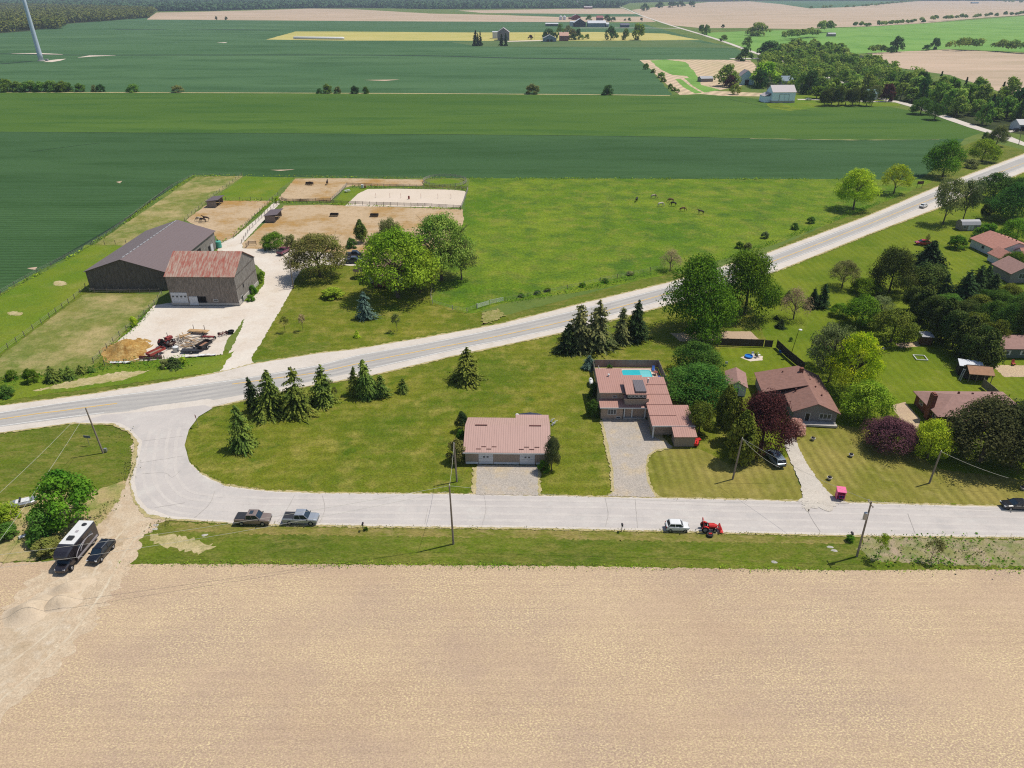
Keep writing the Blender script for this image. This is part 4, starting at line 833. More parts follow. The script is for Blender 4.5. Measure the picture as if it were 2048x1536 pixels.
for k, (a, b_) in enumerate(((31.6, 142.8), (32.0, 137.9))):
    t = thing('sun_lounger', 'blue cushioned lounger at the %s end of the pool deck' % ('far right' if k == 0 else 'near right'), 'lounger', a, b_, GB + .06, R(80), 'loungers on the pool deck')
    MB().bx(-.9, .9, -.3, .3, .2, .28).bx(-.85, -.75, -.3, .3, 0, .2).bx(.75, .85, -.3, .3, 0, .2).build('frame', m_trim, t); MB().bx(-.85, .3, -.28, .28, .282, .38).ob((.6, 0, .5), (.7, .56, .1), 0, 0, 0, R(-35)).build('cushion', m_cush, t)
t = thing('patio_table', 'small table between the loungers on the pool deck', 'table', 31.7, 140.6, GB + .06); MB().tube((0,0,.68),(0,0,.74),.5,.5,14).build('table_top', simple('reddish_top', C(150,84,70), .6), t); MB().tube((0,0,0),(0,0,.68),.06).build('leg', m_black, t)
t = thing('diving_slide', 'white pool slide and ladder in the left corner of the pool fence', 'slide', 19.6, 142.0, GB + .06)
MB().ob((.2, 0, .7), (1.6, .4, .08), R(20), 0, 0, R(35)).build('chute', m_trim, t); MB().tube((-.4, .1, 0), (-.4, .1, 1.5), .05).tube((-.4, -.2, 0), (-.4, -.2, 1.5), .05).build('ladder', m_trim, t)
for k, (a, h_) in enumerate(((21.6, .5), (25.3, 0), (26.5, 0), (27.7, 0))):
    if k == 0: tree('bush', 'deep', 0, 0, 0, 0, 'potted dark shrub inside the pool fence', xy=(21.9, 143.3), h=1.3, w=1.4)
t = thing('propane_tank', 'white propane tank on the grass left of the pool fence', 'tank', 17.0, 136.4, GB, R(88))
MB().ell((0, 0, .75), (1.5, .48, .48), 14, 10).build('vessel', m_trim, t, True); MB().tube((0, 0, 1.15), (0, 0, 1.38), .2, .2, 10).build('valve_dome', m_trim, t)
for a in (-.8, .8): MB().bx(a - .08, a + .08, -.3, .3, 0, .4).build('leg', m_conc2, t)
# ---- brown house (centre right)
x, y = g(1583, 846); t = thing('brown_roof_house', 'grey house with wide brown shingle roof behind the purple maple', 'house', x, y, GB, R(-6))
walls(t, 0, 8.2, 0, 15.2, 2.6, m_grey, ridge=4.4, axis='y'); groof(t, 0, 8.2, 0, 15.2, 2.6, 4.4, m_shing, 'y', .5)
walls(t, -4.3, -.01, 7.2, 15.0, 2.3, m_grey, 'side_wing_wall'); mono(t, -4.8, 4.0, 6.8, 15.5, 2.45, 4.62, m_shing, .12, 'x', 'side_wing_roof')
opening(t, 'S', 4.9, .9, 2.3, 1.3, 0, mull=2); opening(t, 'S', 2.2, .2, 1.0, 2.0, 0, m_trim, m_black, 'door'); opening(t, 'W', 4.0, 1.0, 1.4, 1.1, 0)
MB().bx(.2, 8.2, -1.5, -.02, 0, .4).build('porch', m_conc2, t)
MB().bx(3.6, 4.3, 12.4, 13.1, 4.0, 5.6).build('chimney', m_brick_r, t)
for a, b_ in ((5.2, 10.6), (5.6, 7.6), (6.0, 4.4), (1.4, 6.2), (.4, 13.6), (2.2, 10.4)): MB().bx(a, a+.25, b_, b_+.25, 3.3, 4.15 if a < 6 else 4.0).build('roof_vent', m_vent, t)
m_bd = simple('dark_board_fence', C(92,80,68), .95, var=.25)
pfence('board_fence', 'dark board fence along the top of the small back yard', [g(1430, 693), g(1525, 696)], 1.9, m_bd); pfence('board_fence', 'short dark board fence right of the gap in the back yard', [g(1528, 696), g(1543, 697)], 1.8, m_bd)
pfence('board_fence', 'long dark board fence slanting down to the brown roof house', [g(1552, 697), g(1572, 716), g(1606, 744)], 2.0, m_dkwood)
t = thing('small_shed', 'small red roofed shed left of the brown roof house', 'shed', *g(1452, 792), GB, R(-12)); walls(t, 0, 3.8, 0, 6.4, 2.2, m_whites, ridge=3.2, axis='y'); groof(t, 0, 3.8, 0, 6.4, 2.2, 3.2, m_shing3, 'y', .3); opening(t, 'S', 1.2, 0, 1.2, 1.9, 0, m_trim, m_black, 'door')
# ---- brick house
x, y = g(1872, 856); t = thing('brick_house', 'red brick bungalow with rose brown hip roof behind the big dark maple', 'house', 82.0, 118.6, GB, R(-1))
walls(t, .6, 17.5, .8, 9.6, 2.5, m_brick_r); walls(t, 4.4, 8.6, -1.6, .78, 2.5, m_brick_r, 'porch_wall')
b = MB(); e0, e1, f0, f1, hz, rz_ = 0, 18.2, 0, 10.2, 2.6, 4.7
b.add([(e0,f0,hz),(e1,f0,hz),(e1,f1,hz),(e0,f1,hz),(5.0,5.1,rz_),(13.5,5.1,rz_),(e0,f0,hz-.15),(e1,f0,hz-.15),(e1,f1,hz-.15),(e0,f1,hz-.15)], [(0,1,5,4),(1,2,5),(2,3,4,5),(3,0,4),(9,8,7,6),(0,6,7,1),(1,7,8,2),(2,8,9,3),(3,9,6,0)]); b.build('roof', m_shing3, t)
b = MB(); b.add([(4.0,-2.1,2.6),(9.2,-2.1,2.6),(9.2,3.6,2.62),(4.0,3.6,2.62),(6.6,.6,3.7),(6.6,4.0,4.1),(4.0,-2.1,2.45),(9.2,-2.1,2.45)], [(0,1,4),(1,2,5,4),(0,4,5,3),(0,6,7,1)]); b.build('porch_roof', m_shing3, t)
MB().bx(-.05, .75, 3.0, 4.3, 0, 5.6).bx(.1, .6, 3.2, 4.1, 5.6, 5.8).build('chimney', m_brick_r, t)
opening(t, 'W', 6.5, 1.0, 1.5, 1.0, .6); opening(t, 'W', 1.4, 1.0, 1.2, 1.1, .6); opening(t, 'S', 1.6, .8, 1.8, 1.3, .8, mull=1); opening(t, 'S', 5.2, .3, 1.0, 2, -1.6, kind='door'); opening(t, 'S', 6.8, .9, 1.4, 1.2, -1.6)
for a, b_ in ((6.5, 6.0), (9.0, 5.6), (13, 6)): MB().bx(a, a+.3, b_, b_+.3, 4.2, 4.75).build('roof_vent', m_vent, t)
# ---- white house, wing and shed at the right edge
t = thing('white_bungalow', 'white bungalow with red shingle roof at the right edge of the photo', 'house', 153.3, 219.4, GB, R(6))
walls(t, 0, 13, 0, 12.5, 2.7, m_whites, ridge=4.9, axis='y', off=6.0); groof(t, 0, 13, 0, 12.5, 2.7, 4.9, m_shing2, 'y', .5, off=6.0)
for k in range(6): MB().bx(6.8 + .1*k, 7.1 + .1*k, 10.5 - 1.6*k, 10.8 - 1.6*k, 4.5, 4.95).build('roof_vent', m_vent, t)
opening(t, 'W', 6.0, 1.0, 1.3, 1.1, 0); opening(t, 'W', 2.0, 1.0, 1.2, 1.1, 0)
walls(t, 5.5, 13, -4.2, -.02, 2.3, m_whites, 'wing_wall', ridge=3.9, axis='x'); groof(t, 5.5, 13, -4.2, -.02, 2.3, 3.9, m_shing2, 'x', .3, name='wing_roof')
t = thing('white_cottage', 'small white gabled cottage below the white bungalow', 'house', *g(1998, 535), GB, R(4)); walls(t, 0, 5.5, 0, 6, 2.4, m_whites, ridge=4.1, axis='y'); groof(t, 0, 5.5, 0, 6, 2.4, 4.1, m_shing2, 'y', .4); opening(t, 'S', 1.8, .8, 1.2, 1.3, 0)
t = thing('grey_gabled_house', 'dark grey gabled house with white window trim at the right edge', 'house', *g(2016, 568), GB, R(3)); walls(t, 0, 8, 0, 8, 3, m_grey, ridge=5.2, axis='y'); groof(t, 0, 8, 0, 8, 3, 5.2, m_shing3, 'y', .5); opening(t, 'S', 2.4, 1.2, 2, 1.6, 0, mull=1)
t = thing('garden_shed', 'barn roofed storage shed with grey roof below the poplars', 'shed', *g(1921, 463), GB, R(2))
b = MB(); b.prism([(0,0),(3.6,0),(3.6,1.9),(2.9,2.9),(1.8,3.3),(.7,2.9),(0,1.9)], 0, 6.6, 'x'); b.build('wall', simple('greige_siding', C(158,148,134), .8), t)
b = MB(); b.prism([(-.15,1.85),(.62,2.95),(1.8,3.37),(2.98,2.95),(3.75,1.85),(3.75,1.98),(3.0,3.08),(1.8,3.5),(.6,3.08),(-.15,1.98)], -.15, 6.75, 'x'); b.build('roof', m_tingrey, t)
for a in (.6, 5.0): opening(t, 'S', a, .8, 1.0, .9, 0, mull=1)
opening(t, 'S', 2.3, .05, 1.0, 1.8, 0, kind='door', mat_g=m_whites); opening(t, 'S', 3.4, .05, 1.0, 1.8, 0, kind='door', mat_g=m_whites)
t = thing('green_walled_house', 'long house with grey green wall and brown roof cut by the right edge', 'house', *g(1996, 718), GB, R(-1)); walls(t, 0, 14, 0, 7.5, 2.5, m_greens, ridge=3.9, axis='x'); groof(t, 0, 14, 0, 7.5, 2.5, 3.9, m_shing3, 'x', .45)
for a in (.9, 4.9): o = opening(t, 'S', a, .8, 1.1, 1.1, 0); MB().bx(a-.35, a-.04, -.05, -.004, .8, 1.9).bx(a+1.14, a+1.45, -.05, -.004, .8, 1.9).build('shutter', m_trim, t)
t = thing('playhouse', 'wooden playhouse with brown roof and open front at the cedar row end', 'playhouse', *g(1934, 767), GB, R(-10))
walls(t, 0, 4.6, 1.6, 3.8, 2.1, m_dkwood, ridge=3.0, axis='x'); groof(t, 0, 4.6, 0, 3.8, 2.1, 3.0, simple('tan_shingles', C(176,134,104), .9), 'x', .25)
for a in (0, 1.5, 3.0, 4.5): MB().bx(a, a+.12, 0, .12, 0, 2.1).build('post', m_fwood, t)
t = thing('white_roof_shed', 'dark shed with a white sloping roof beside the wooden playhouse', 'shed', *g(1914, 752), GB, R(-20)); walls(t, 0, 4.4, 0, 2.6, 2.2, m_dkwood); mono(t, -.2, 4.6, -.2, 2.8, 2.25, 2.6, m_whites)
t = thing('ladder', 'white ladder leaning on the wooden playhouse', 'ladder', *g(1920, 764), GB, R(40)); MB().tube((0,0,0),(1.0,0,2.6),.04).tube((0,.4,0),(1.0,.4,2.6),.04).build('rails', m_trim, t); b = MB(); [b.tube((.1*k, 0, .26*k), (.1*k, .4, .26*k), .03) for k in range(1, 10)]; b.build('rungs', m_trim, t)
t = thing('tool_shed', 'tiny wooden shed with grey metal roof beside the swing pad', 'shed', *g(1840, 692), GB, R(-8)); walls(t, 0, 2.4, 0, 2.2, 2.0, simple('brown_boards', C(112,84,66), .9)); mono(t, -.25, 2.65, -.25, 2.45, 2.1, 2.4, m_tingrey)
pfence('board_fence', 'pale board fence running down from the wooden playhouse', [g(1962, 776), g(1982, 792), g(2004, 812)], 1.9, m_fwood)
t = thing('sandbox_frame', 'white wooden square frame lying on the back lawn', 'frame', *g(1840, 718), GB, R(-8)); b = MB(); b.bx(-1.3, 1.3, -1.3, -1.15, 0, .15).bx(-1.3, 1.3, 1.15, 1.3, 0, .15).bx(-1.3, -1.15, -1.14, 1.14, 0, .15).bx(1.15, 1.3, -1.14, 1.14, 0, .15); b.build('boards', m_trim, t)
t = thing('fire_ring', 'round stone fire ring on the back lawn right of the golden tree', 'fire pit', *g(1760, 699), GB); b = MB(); [b.ob((.8*math.cos(a*.628), .8*math.sin(a*.628), .15), (.36, .3, .3), a*.628) for a in range(10)]; b.build('stones', m_conc2, t); MB().tube((0,0,0),(0,0,.06),.66,.66,12).build('ash', m_dark, t)
# ---- barns of the horse farm
x, y = g(345, 612); t = thing('bank_barn', 'old weathered board barn with rusty red tin roof', 'barn', x, y, GB, R(-1))
W, D = 18.2, 15.8
walls(t, 0, W, 0, D, 8.2, m_wood, ridge=12.4, axis='x'); groof(t, 0, W, 0, D, 8.2, 12.4, m_rust, 'x', .35)
MB().prism([(0.02,0),(D-.02,0),(D-.02,8.2),(D/2,12.36),(.02,8.2)], W + .004, W + .05, 'x').build('end_boards', m_woody, t)
b = MB(); b.bx(W + .054, W + .14, .1, D-.1, 4.6, 4.8).bx(W + .054, W + .14, .1, D-.1, 8.0, 8.2); b.build('board_seam', m_woodd, t)
MB().bx(-.02, W + .16, -.08, -.01, 0, .7).bx(W + .056, W + .2, -.02, D, 0, 1.1).build('stone_base', m_conc2, t)
odoor(t, .25, 4.4, 3.6, 0, m_whites, 4, .62); o = MB().bx(5.0, 7.3, -.09, -.004, 0, 2.5).build('sliding_door', m_whites, t)
MB().bx(7.34, 9.6, -.05, -.004, 0, 2.5).build('dark_opening', m_dark, t); opening(t, 'S', 11.5, 1.1, 1.3, .6, 0)
opening(t, 'E', 2.0, 0, 1.1, 1.9, W + .2, kind='door', mat_g=m_black); opening(t, 'E', 4.6, 3.2, .8, 1.2, W + .05, m_woodd, m_dark)
x, y = g(182, 582); t = thing('riding_hall', 'huge barn with shallow mauve metal roof and dark board end wall', 'barn', x, y, GB, R(0))
W, D = 22.0, 38.5
walls(t, 0, W, 0, D, 5.5, m_woodd, ridge=9.0, axis='y', off=10.8); groof(t, 0, W, 0, D, 5.5, 9.0, m_arena, 'y', .45, off=10.8)
MB().bx(W + .01, W + .06, .2, D - .2, 0, 5.3).build('side_boards', m_woody, t)
b = MB(); [b.bx(10.65, 10.95, 1 + 2.2*k, 2.6 + 2.2*k, 9.13, 9.26) for k in range(17)]; b.build('ridge_vent', m_tingrey, t)
for a, w_, h_ in ((20.5, 5.5, 4.0), (31.6, 1.5, 2.4)): MB().bx(W + .065, W + .11, a, a + w_, 0, h_).build('dark_opening', m_dark, t)
MB().bx(W + .07, W + .13, 33.6, 35.4, 0, 2.4).build('stable_door', m_whites, t)
t = thing('water_tank', 'green plastic water tank at the far corner of the mauve roofed barn', 'tank', *g(438, 496), GB); MB().tube((0,0,0),(0,0,1.9),1,1,16).ell((0,0,1.9),(1,1,.35),16,6).build('vessel', simple('teal_plastic', C(90,180,160), .5), t); MB().tube((0,0,2.2),(0,0,2.4),.3,.3,10).build('lid', m_black, t)
m_shelt = simple('grey_plank', C(160,146,136), .9, var=.2, vs=2)
def shelter(px, py, wd, dp, label):
    x, y = g(px, py); t = thing('run_in_shelter', label, 'shelter', x, y, GB, 0, 'horse shelters in the dirt paddocks')
    b = MB(); b.bx(0, wd, 0, .12, 0, 2.3).bx(0, .12, .13, dp, 0, 2.2).bx(0, wd, dp - .12, dp, 0, 2.3); b.bx(wd - .15, wd, dp*.48, dp*.52, 0, 2.5); b.build('wall', m_shelt, t)
    mono(t, -.3, wd + .9, -.3, dp + .3, 2.25, 2.75, simple('shelter_roof', C(112,98,100), .6, var=.1), .12, 'x')
shelter(415, 416, 3.7, 7.4, 'monopitch horse shelter in the left dirt paddock'); shelter(531, 446, 3.8, 8.2, 'monopitch horse shelter in the large dirt paddock')
# farmhouse behind the trees
t = thing('farmhouse', 'pale farmhouse with pinkish roof mostly hidden behind the very large tree', 'house', *g(738, 568), GB, R(-2)); walls(t, 0, 11, 0, 9, 4.8, m_whites, ridge=7.2, axis='x'); groof(t, 0, 11, 0, 9, 4.8, 7.2, m_shing3, 'x', .4)
walls(t, 2, 8, -3.2, -.02, 2.6, m_brick_r, 'porch_wall'); mono(t, 1.7, 8.3, -3.6, -.02, 2.7, 3.4, m_shing3, name='porch_roof'); opening(t, 'S', 3, .9, 1.4, 1.2, -3.2); opening(t, 'S', 1, 3.1, 1, 1.3, 0); opening(t, 'S', 8.6, 3.1, 1, 1.3, 0); opening(t, 'E', 4, 1, 1.2, 1.3, 11)
t = thing('gazebo', 'dark octagonal gazebo left of the farmhouse', 'gazebo', *g(720, 556), GB); MB().tube((0,0,2.2),(0,0,3.4),2.0,.1,8).build('roof', m_dkwood, t)
for k in range(6): a = k*1.047; MB().tube((1.6*math.cos(a),1.6*math.sin(a),0),(1.6*math.cos(a),1.6*math.sin(a),2.25),.08).build('post', m_dkwood, t)
# ---- far barns and houses
def bld(name, label, px, py, w_, d_, h_, rg, ax, wm, rm, cat='barn', rz=0, doors=(), wins=(), ov=.4, chim=False, group=None):
    t = thing(name, label, cat, *g(px, py), .05, R(rz), group); walls(t, 0, w_, 0, d_, h_, wm, ridge=rg, axis=ax); groof(t, 0, w_, 0, d_, h_, rg, rm, ax, ov)
    for a, b_, c_ in doors: MB().bx(a, a + b_, -.12, -.02, 0, c_).build('door', m_dark if wm is not m_dark else m_whites, t)
    for a, z_ in wins: opening(t, 'S', a, z_, 1.3, 1.5, 0)
    if chim: MB().bx(w_*.4, w_*.4 + 1, d_*.5 - .5, d_*.5 + .5, rg - .5, rg + 1.4).build('chimney', m_brick_r, t)
    return t
m_wbarn = simple('white_barn_boards', (.72, .82, .88, 1), .8, var=.06); m_lroof = simple('pale_roof', C(196,184,184), .6, var=.05)  # white boards; blue tint paints in the skylight on the shaded walls
t = bld('white_bank_barn', 'white bank barn with pale roof at the edge of the light green field', 1543, 206, 17.5, 13, 7.6, 11.8, 'x', m_wbarn, m_lroof, rz=3)
MB().bx(5.5, 9.2, -.2, -.02, 1.0, 6).bx(9.4, 12.6, -.2, -.02, 1.0, 6).build('sliding_door', m_wbarn, t); MB().bx(5.3, 12.8, -.26, -.02, 6.02, 6.3).bx(5.2, 5.4, -.26, -.02, 1, 6).bx(9.22, 9.38, -.26, -.02, 1, 6).bx(12.62, 12.8, -.26, -.02, 1, 6).build('door_track', m_tingrey, t)
MB().bx(-.06, 17.56, -.3, 13.1, 0, 1.5).build('stone_base', m_conc2, t); walls(t, -5, -.1, 3, 13, 4.2, m_wbarn, 'lean_to_wall'); mono(t, -5.3, -.1, 2.8, 13.3, 4.25, 6.5, m_lroof, .15, 'x', 'lean_to_roof')
bld('blue_barn', 'pale blue gabled barn between trees behind the hay field', 1478, 170, 13, 12, 7, 12, 'y', simple('pale_blue_boards', (.5, .68, .8, 1), .8), simple('brown_tin', C(150,138,140), .6), doors=((5, 3.5, 4.5),))
bld('low_shed', 'small low grey shed in the striped hay field', 1402, 164, 12, 8, 2.8, 4.4, 'x', m_grey, m_tingrey, 'shed', 12)
bld('hill_hut', 'tiny grey hut in the bright hay field beside the grove', 1656, 73, 14, 9, 4, 6, 'x', m_grey, m_tingrey, 'shed')
bld('dark_hill_shed', 'dark long shed on the distant tan hill', 1944, 7, 42, 20, 6, 9, 'x', m_bluewall, m_bluewall, 'shed')
bld('grey_gable_barn', 'grey gambrel barn with a bright white side roof behind two spruces', 995, 81, 20, 26, 12.5, 19, 'y', simple('taupe_boards', C(150,140,138), .8), m_lroof)
bld('white_side_shed', 'bright white lean-to shed left of the grey gambrel barn', 985, 77, 11, 14, 10, 11, 'x', m_whites, m_tinwhite, 'shed')
bld('blue_grey_garage', 'blue grey gabled garage left of the red brick farmhouse', 1086, 83.5, 22, 16, 5, 10, 'y', m_bluewall, m_tingrey, 'garage', doors=((6, 4, 3.4), (12, 4, 3.4)))
bld('brick_farmhouse', 'red brick farmhouse with peach roof among the distant trees', 1119, 82, 15, 12, 8, 13, 'x', simple('rose_brick', C(170,112,96), .9), simple('peach_roof', C(224,178,156), .8), 'house', wins=((2, 2), (8, 2), (2, 5.5), (8, 5.5)), chim=True)
bld('black_front_barn', 'wide dark gabled barn with white roof in the distant farm', 1148, 54, 27, 30, 9, 17, 'y', simple('charcoal_boards', C(76,72,80), .8), m_tinwhite)
bld('white_lean_shed', 'low white roofed shed left of the dark gabled barn', 1140, 52, 16, 16, 8.6, 10, 'x', m_whites, m_tinwhite, 'shed')
bld('long_white_barn', 'long blue grey barn with bright white roof in the distant farm', 1175.5, 54, 42, 24, 8, 13, 'x', m_bluewall, m_tinwhite)
bld('white_annex', 'small white annex at the right end of the long white roofed barn', 1210, 54, 9, 12, 6, 9, 'x', m_whites, m_tinwhite, 'shed', doors=((3, 3, 3),))
bld('navy_house', 'dark blue low house near the distant lane', 1241, 55, 20, 12, 5, 9, 'x', simple('navy_siding', C(92,104,130), .8), simple('navy_roof', C(110,112,126), .8), 'house')
bld('low_white_sheds', 'row of low pale sheds behind the brick farmhouse', 1091, 52.5, 30, 10, 5, 7, 'x', m_greens, m_tinwhite, 'shed')
bld('red_barn', 'dark red gabled barn beside two white grain bins', 1144, 40, 24, 20, 9, 14, 'y', m_redtin, m_lroof)
bld('red_shed', 'low red shed between the grain bins and the dark red barn', 1137, 38.5, 9, 8, 4, 5, 'x', m_redtin, m_redtin, 'shed')
bld('rose_house', 'rose coloured house right of the dark red barn', 1193, 42, 18, 12, 8, 13, 'x', simple('grey_rose_siding', C(140,120,130), .8), simple('rose_roof', C(176,112,112), .8), 'house')
bld('silo_barn', 'low red barn with white roof beside the distant silo', 1168, 17.5, 38, 16, 6, 10, 'x', m_redtin, m_lroof)
bld('silo_barn', 'green roofed white barn right behind the distant silo', 1158, 12, 24, 16, 10, 14, 'x', m_whites, simple('pale_green_roof', C(190,204,190), .6))
t = thing('silo', 'tall grey silo near the distant forest', 'silo', *g(1154, 16), .05); MB().tube((0,0,0),(0,0,27),4,4,16).build('tower', m_conc2, t); MB().ell((0,0,27),(4,4,3),16,8).build('dome', m_tingrey, t)
for k, q in enumerate((1121.5, 1129)):
    t = thing('grain_bin', ['left one of two white grain bins by the dark red barn', 'right one of two white grain bins by the dark red barn'][k], 'grain bin', *g(q, 40), .05, 0, 'grain bins by the dark red barn'); MB().tube((0,0,0),(0,0,9),4.4,4.4,16).build('drum', m_tinwhite, t); MB().tube((0,0,9),(0,0,11.6),4.6,.4,16).build('roof', m_tinwhite, t)
t = bld('corner_house', 'grey roofed house cut by the right edge beside the side road', 2036, 262, 11, 9, 3.6, 6, 'x', m_whites, m_tingrey, 'house', doors=((1, 3, 2.6),))
bld('grove_cottage', 'blue roofed cottage half hidden in the woodland by the white barn', 1562, 178, 10, 8, 6.5, 10, 'x', m_whites, m_bluewall, 'house'); bld('grove_cottage', 'white cottage behind the dark cedars by the side road', 1728, 200, 10, 8, 4.5, 7, 'x', m_whites, simple('teal_roof', C(120,160,164), .7), 'house')
# ---- wind turbine tower (its rotor is above the frame)
t = thing('wind_turbine', 'white wind turbine tower leaning out of the top left corner', 'wind turbine', -566.5, 947.0, .05)
b = MB(); zz_ = [0, 8, 30, 60, 92]; rr_ = [2.9, 2.75, 2.4, 2.0, 1.6]
b.loft([[(r*math.cos(6.283*i/28), r*math.sin(6.283*i/28), z) for i in range(28)] for z, r in zip(zz_, rr_)]); b.build('tower', simple('turbine_white', C(214,226,240), .4, 0, .4, .02), t, True)
MB().tube((0,0,0),(0,0,.8),4.6,4.4,24).build('footing', m_conc2, t); MB().bx(-1.8, 1.8, -3, 8, 92, 96).build('nacelle', m_trim, t); MB().tube((0,-3,94),(0,-5,94),1.6,.8,16).build('hub', m_trim, t)
for k in range(3):
    a = R(90 + 120*k); MB().loft([[(math.cos(a)*q - math.sin(a)*s_*w_, -4.2 + th_, 94 + math.sin(a)*q + math.cos(a)*s_*w_) for s_, th_ in ((-1,0),(0,.25),(1,0),(0,-.25))] for q, w_ in ((1.2,.9),(8,1.9),(25,1.1),(44,.25))]).build('blade', m_trim, t)
MB().bx(6, 9, -2, 0, 0, 2.4).build('transformer_box', m_tingrey, t)
x0, y0 = g(587, 78); x1, y1 = g(689, 79)
t = thing('silage_tube', 'long white silage tube at the edge of the yellow field', 'silage tube', x0, y0, .05, math.atan2(y1-y0, x1-x0)); b = MB(); L_ = math.hypot(x1-x0, y1-y0)
b.loft([[(q, 4*math.cos(6.283*i/14)*s_, 1.6 + 2.4*math.sin(6.283*i/14)*s_) for i in range(14)] for q, s_ in ((0,.3),(1.5,1),(L_*.5,1.02),(L_-2,1),(L_,.3))]); b.build('cover', m_trim, t, True)
# ================================================================ FENCES, POLES, WIRES
def gl(pts): return [g(*p) for p in pts]
WIRE3 = [(.45,.47),(.85,.87),(1.15,1.17)]; RAIL3 = [(.35,.5),(.75,.9),(1.15,1.3)]
def wfence(label, pts, post=3.5, mat=None, rails=WIRE3, pm=None, h=1.3, name='wire_fence', th=.03):
    return pfence(name, label, gl(pts), h, mat or m_grail, post, th, None, None, GB, pm or m_post, rails)
wfence('wire fence of grey posts between the dark crop and the weedy field', [(-60,625),(3,590),(30,574),(75,548),(130,520),(165,503),(200,482)], 4.6)
wfence('wire fence along the crop beside the worn paddock', [(200,482),(230,462),(300,408),(345,376),(388,354)], 5)
wfence('wire fence along the far side of the worn paddock', [(388,354),(440,353),(484,352)], 6)
wfence('wire fence between the worn paddock and the left dirt paddock', [(484,353),(440,385),(405,414),(370,444)], 3.8)
wfence('short wire fence left of the mauve roofed barn', [(186,491),(210,491),(253,490)], 3.4)
wfence('row of tall grey posts along the dark end wall of the mauve roofed barn', [(172,584),(190,588),(240,589),(320,588)], 2.6)
wfence('wire fence slanting from the barn down to the left edge', [(172,578),(150,600),(100,637),(50,675),(0,712),(-50,748)], 3.0)
wfence('wire fence between the worn paddock and the machinery yard', [(325,592),(310,612),(280,642),(240,675),(215,700),(188,728)], 2.6)
wfence('low fence in front of the manure pile', [(210,733),(250,731),(290,728),(330,724)], 3.5)
wfence('wire fence left of the horse lane', [(441,489),(468,478),(505,440),(540,405),(556,392)], 3.4, pm=m_rail)
wfence('wire fence right of the horse lane', [(484,488),(500,462),(530,432),(560,408)], 3.4, pm=m_rail)
wfence('wire fence along the north of the left dirt paddock', [(424,402),(480,402),(545,402)], 4)
rf = dict(name='rail_fence', th=.06, rails=RAIL3, h=1.4)
wfence('brown board fence along the south side of the riding arena', [(560,405),(640,408),(740,412),(850,415),(921,419)], 2.6, m_rail, pm=m_rail, **rf)
wfence('brown board fence at the front of the upper paddock', [(563,401),(572,406),(662,405)], 2.6, m_rail, pm=m_rail, **rf)
wfence('pale diagonal board fence between upper paddock and lawn strip', [(662,404),(680,388),(694,373)], 2.4, m_grail, pm=m_grail, **rf)
wfence('grey board fence along the north side of the riding arena', [(694,373),(780,376),(860,378),(936,381)], 2.6, m_rail, pm=m_grail, **rf)
wfence('pale board fence at the east end of the riding arena', [(936,381),(930,400),(922,420)], 2.6, m_grail, pm=m_grail, **rf)
pr = [(890 + 43*math.cos(R(a)), 365.5 + 10.5*math.sin(R(a))) for a in range(0, 361, 15)]
wfence('round pen of weathered board rails beside the riding arena', pr, 2.2, m_grail, pm=m_grail, **rf)
wfence('wire fence along the far edge of the paddocks', [(588,357),(700,357),(850,359)], 8)
wfence('wire fence along the near edge of the pasture', [(1010,605),(1100,588),(1200,566),(1300,545),(1345,536)], 5)
wfence('wire fence at the pasture corner below the tall trees', [(876,520),(866,560),(862,598),(865,610),(905,622),(934,627),(953,619)], 4, pm=m_grail)
wfence('short wooden hitching rail by the farm parking', [(493,497),(498,492),(513,492)], 2.2, m_rail, pm=m_rail, **rf)
for k, (a, b_) in enumerate((((955,619),(978,612)), ((980,611),(1007,605)))):
    (x0, y0), (x1, y1) = g(*a), g(*b_); L_ = math.hypot(x1-x0, y1-y0)
    t = thing('field_gate', ['left leaf of the white metal field gate by the highway', 'right leaf of the white metal field gate by the highway'][k], 'gate', x0, y0, GB, math.atan2(y1-y0, x1-x0))
    b = MB(); [b.tube((0, 0, .25 + .2*i), (L_, 0, .25 + .2*i), .03) for i in range(6)]; b.build('bars', m_trim, t); MB().tube((0,0,0),(0,0,1.4),.07).build('post', m_trim, t); MB().tube((L_*.5,0,.2),(L_*.5,0,1.3),.04).build('brace', m_trim, t)
tops = {}
def pole(key, px, pyb, pyt, ptx, label, arm=0, r=.17, name='utility_pole', extra=None):
    x, y = g(px, pyb); h = ht(pyb, pyt)
    sc = ppm(pyt); xt = (ptx - 1024) / FPX; v = (pyt - 768) / FPX; tt = y / (_c - v * _s); X = xt * tt
    t = thing(name, label, 'pole', x, y, GB); b = MB(); b.path([(0,0,-.2),((X-x)*.5,0,h*.5),(X-x,0,h)], r, 9, 0, r*.68); b.build('post', m_pole, t)
    tops[key] = Vector((X, y, h + GB))
    if arm:
        MB().ob((X-x, 0, h-.5), (.12, arm, .12)).build('crossarm', m_pole, t)
        for s_ in (-.45, 0, .45): MB().tube((X-x, s_*arm, h-.42), (X-x, s_*arm, h-.2), .05).build('insulator', m_trim, t)
    else: MB().tube((X-x, 0, h), (X-x, 0, h+.22), .05).build('insulator', m_trim, t)
    if extra == 'transformer': MB().tube((X-x-.42, -.25, h-3.0), (X-x-.42, -.25, h-1.9), .28, .28, 12).build('transformer', m_metal, t); MB().tube((X-x-.1,0,h-3.4),(X-x-.9,-.2,h-3.1),.03).build('bracket', m_metal, t)
    return t
pole('a', 207, 908, 819, 172, 'leaning utility pole on the grass left of the road junction')
pole('b', 907, 1090, 975, 899, 'utility pole south of the near road below the long garage')
pole('c', 914, 965, 890, 908, 'utility pole on the lawn at the left of the long garage')
pole('d', 1713, 1115, 1006, 1742, 'utility pole with transformer leaning over the near road', 1.6, extra='transformer')
pole('e', 1465, 960, 880, 1484, 'utility pole in front of the cedar row')
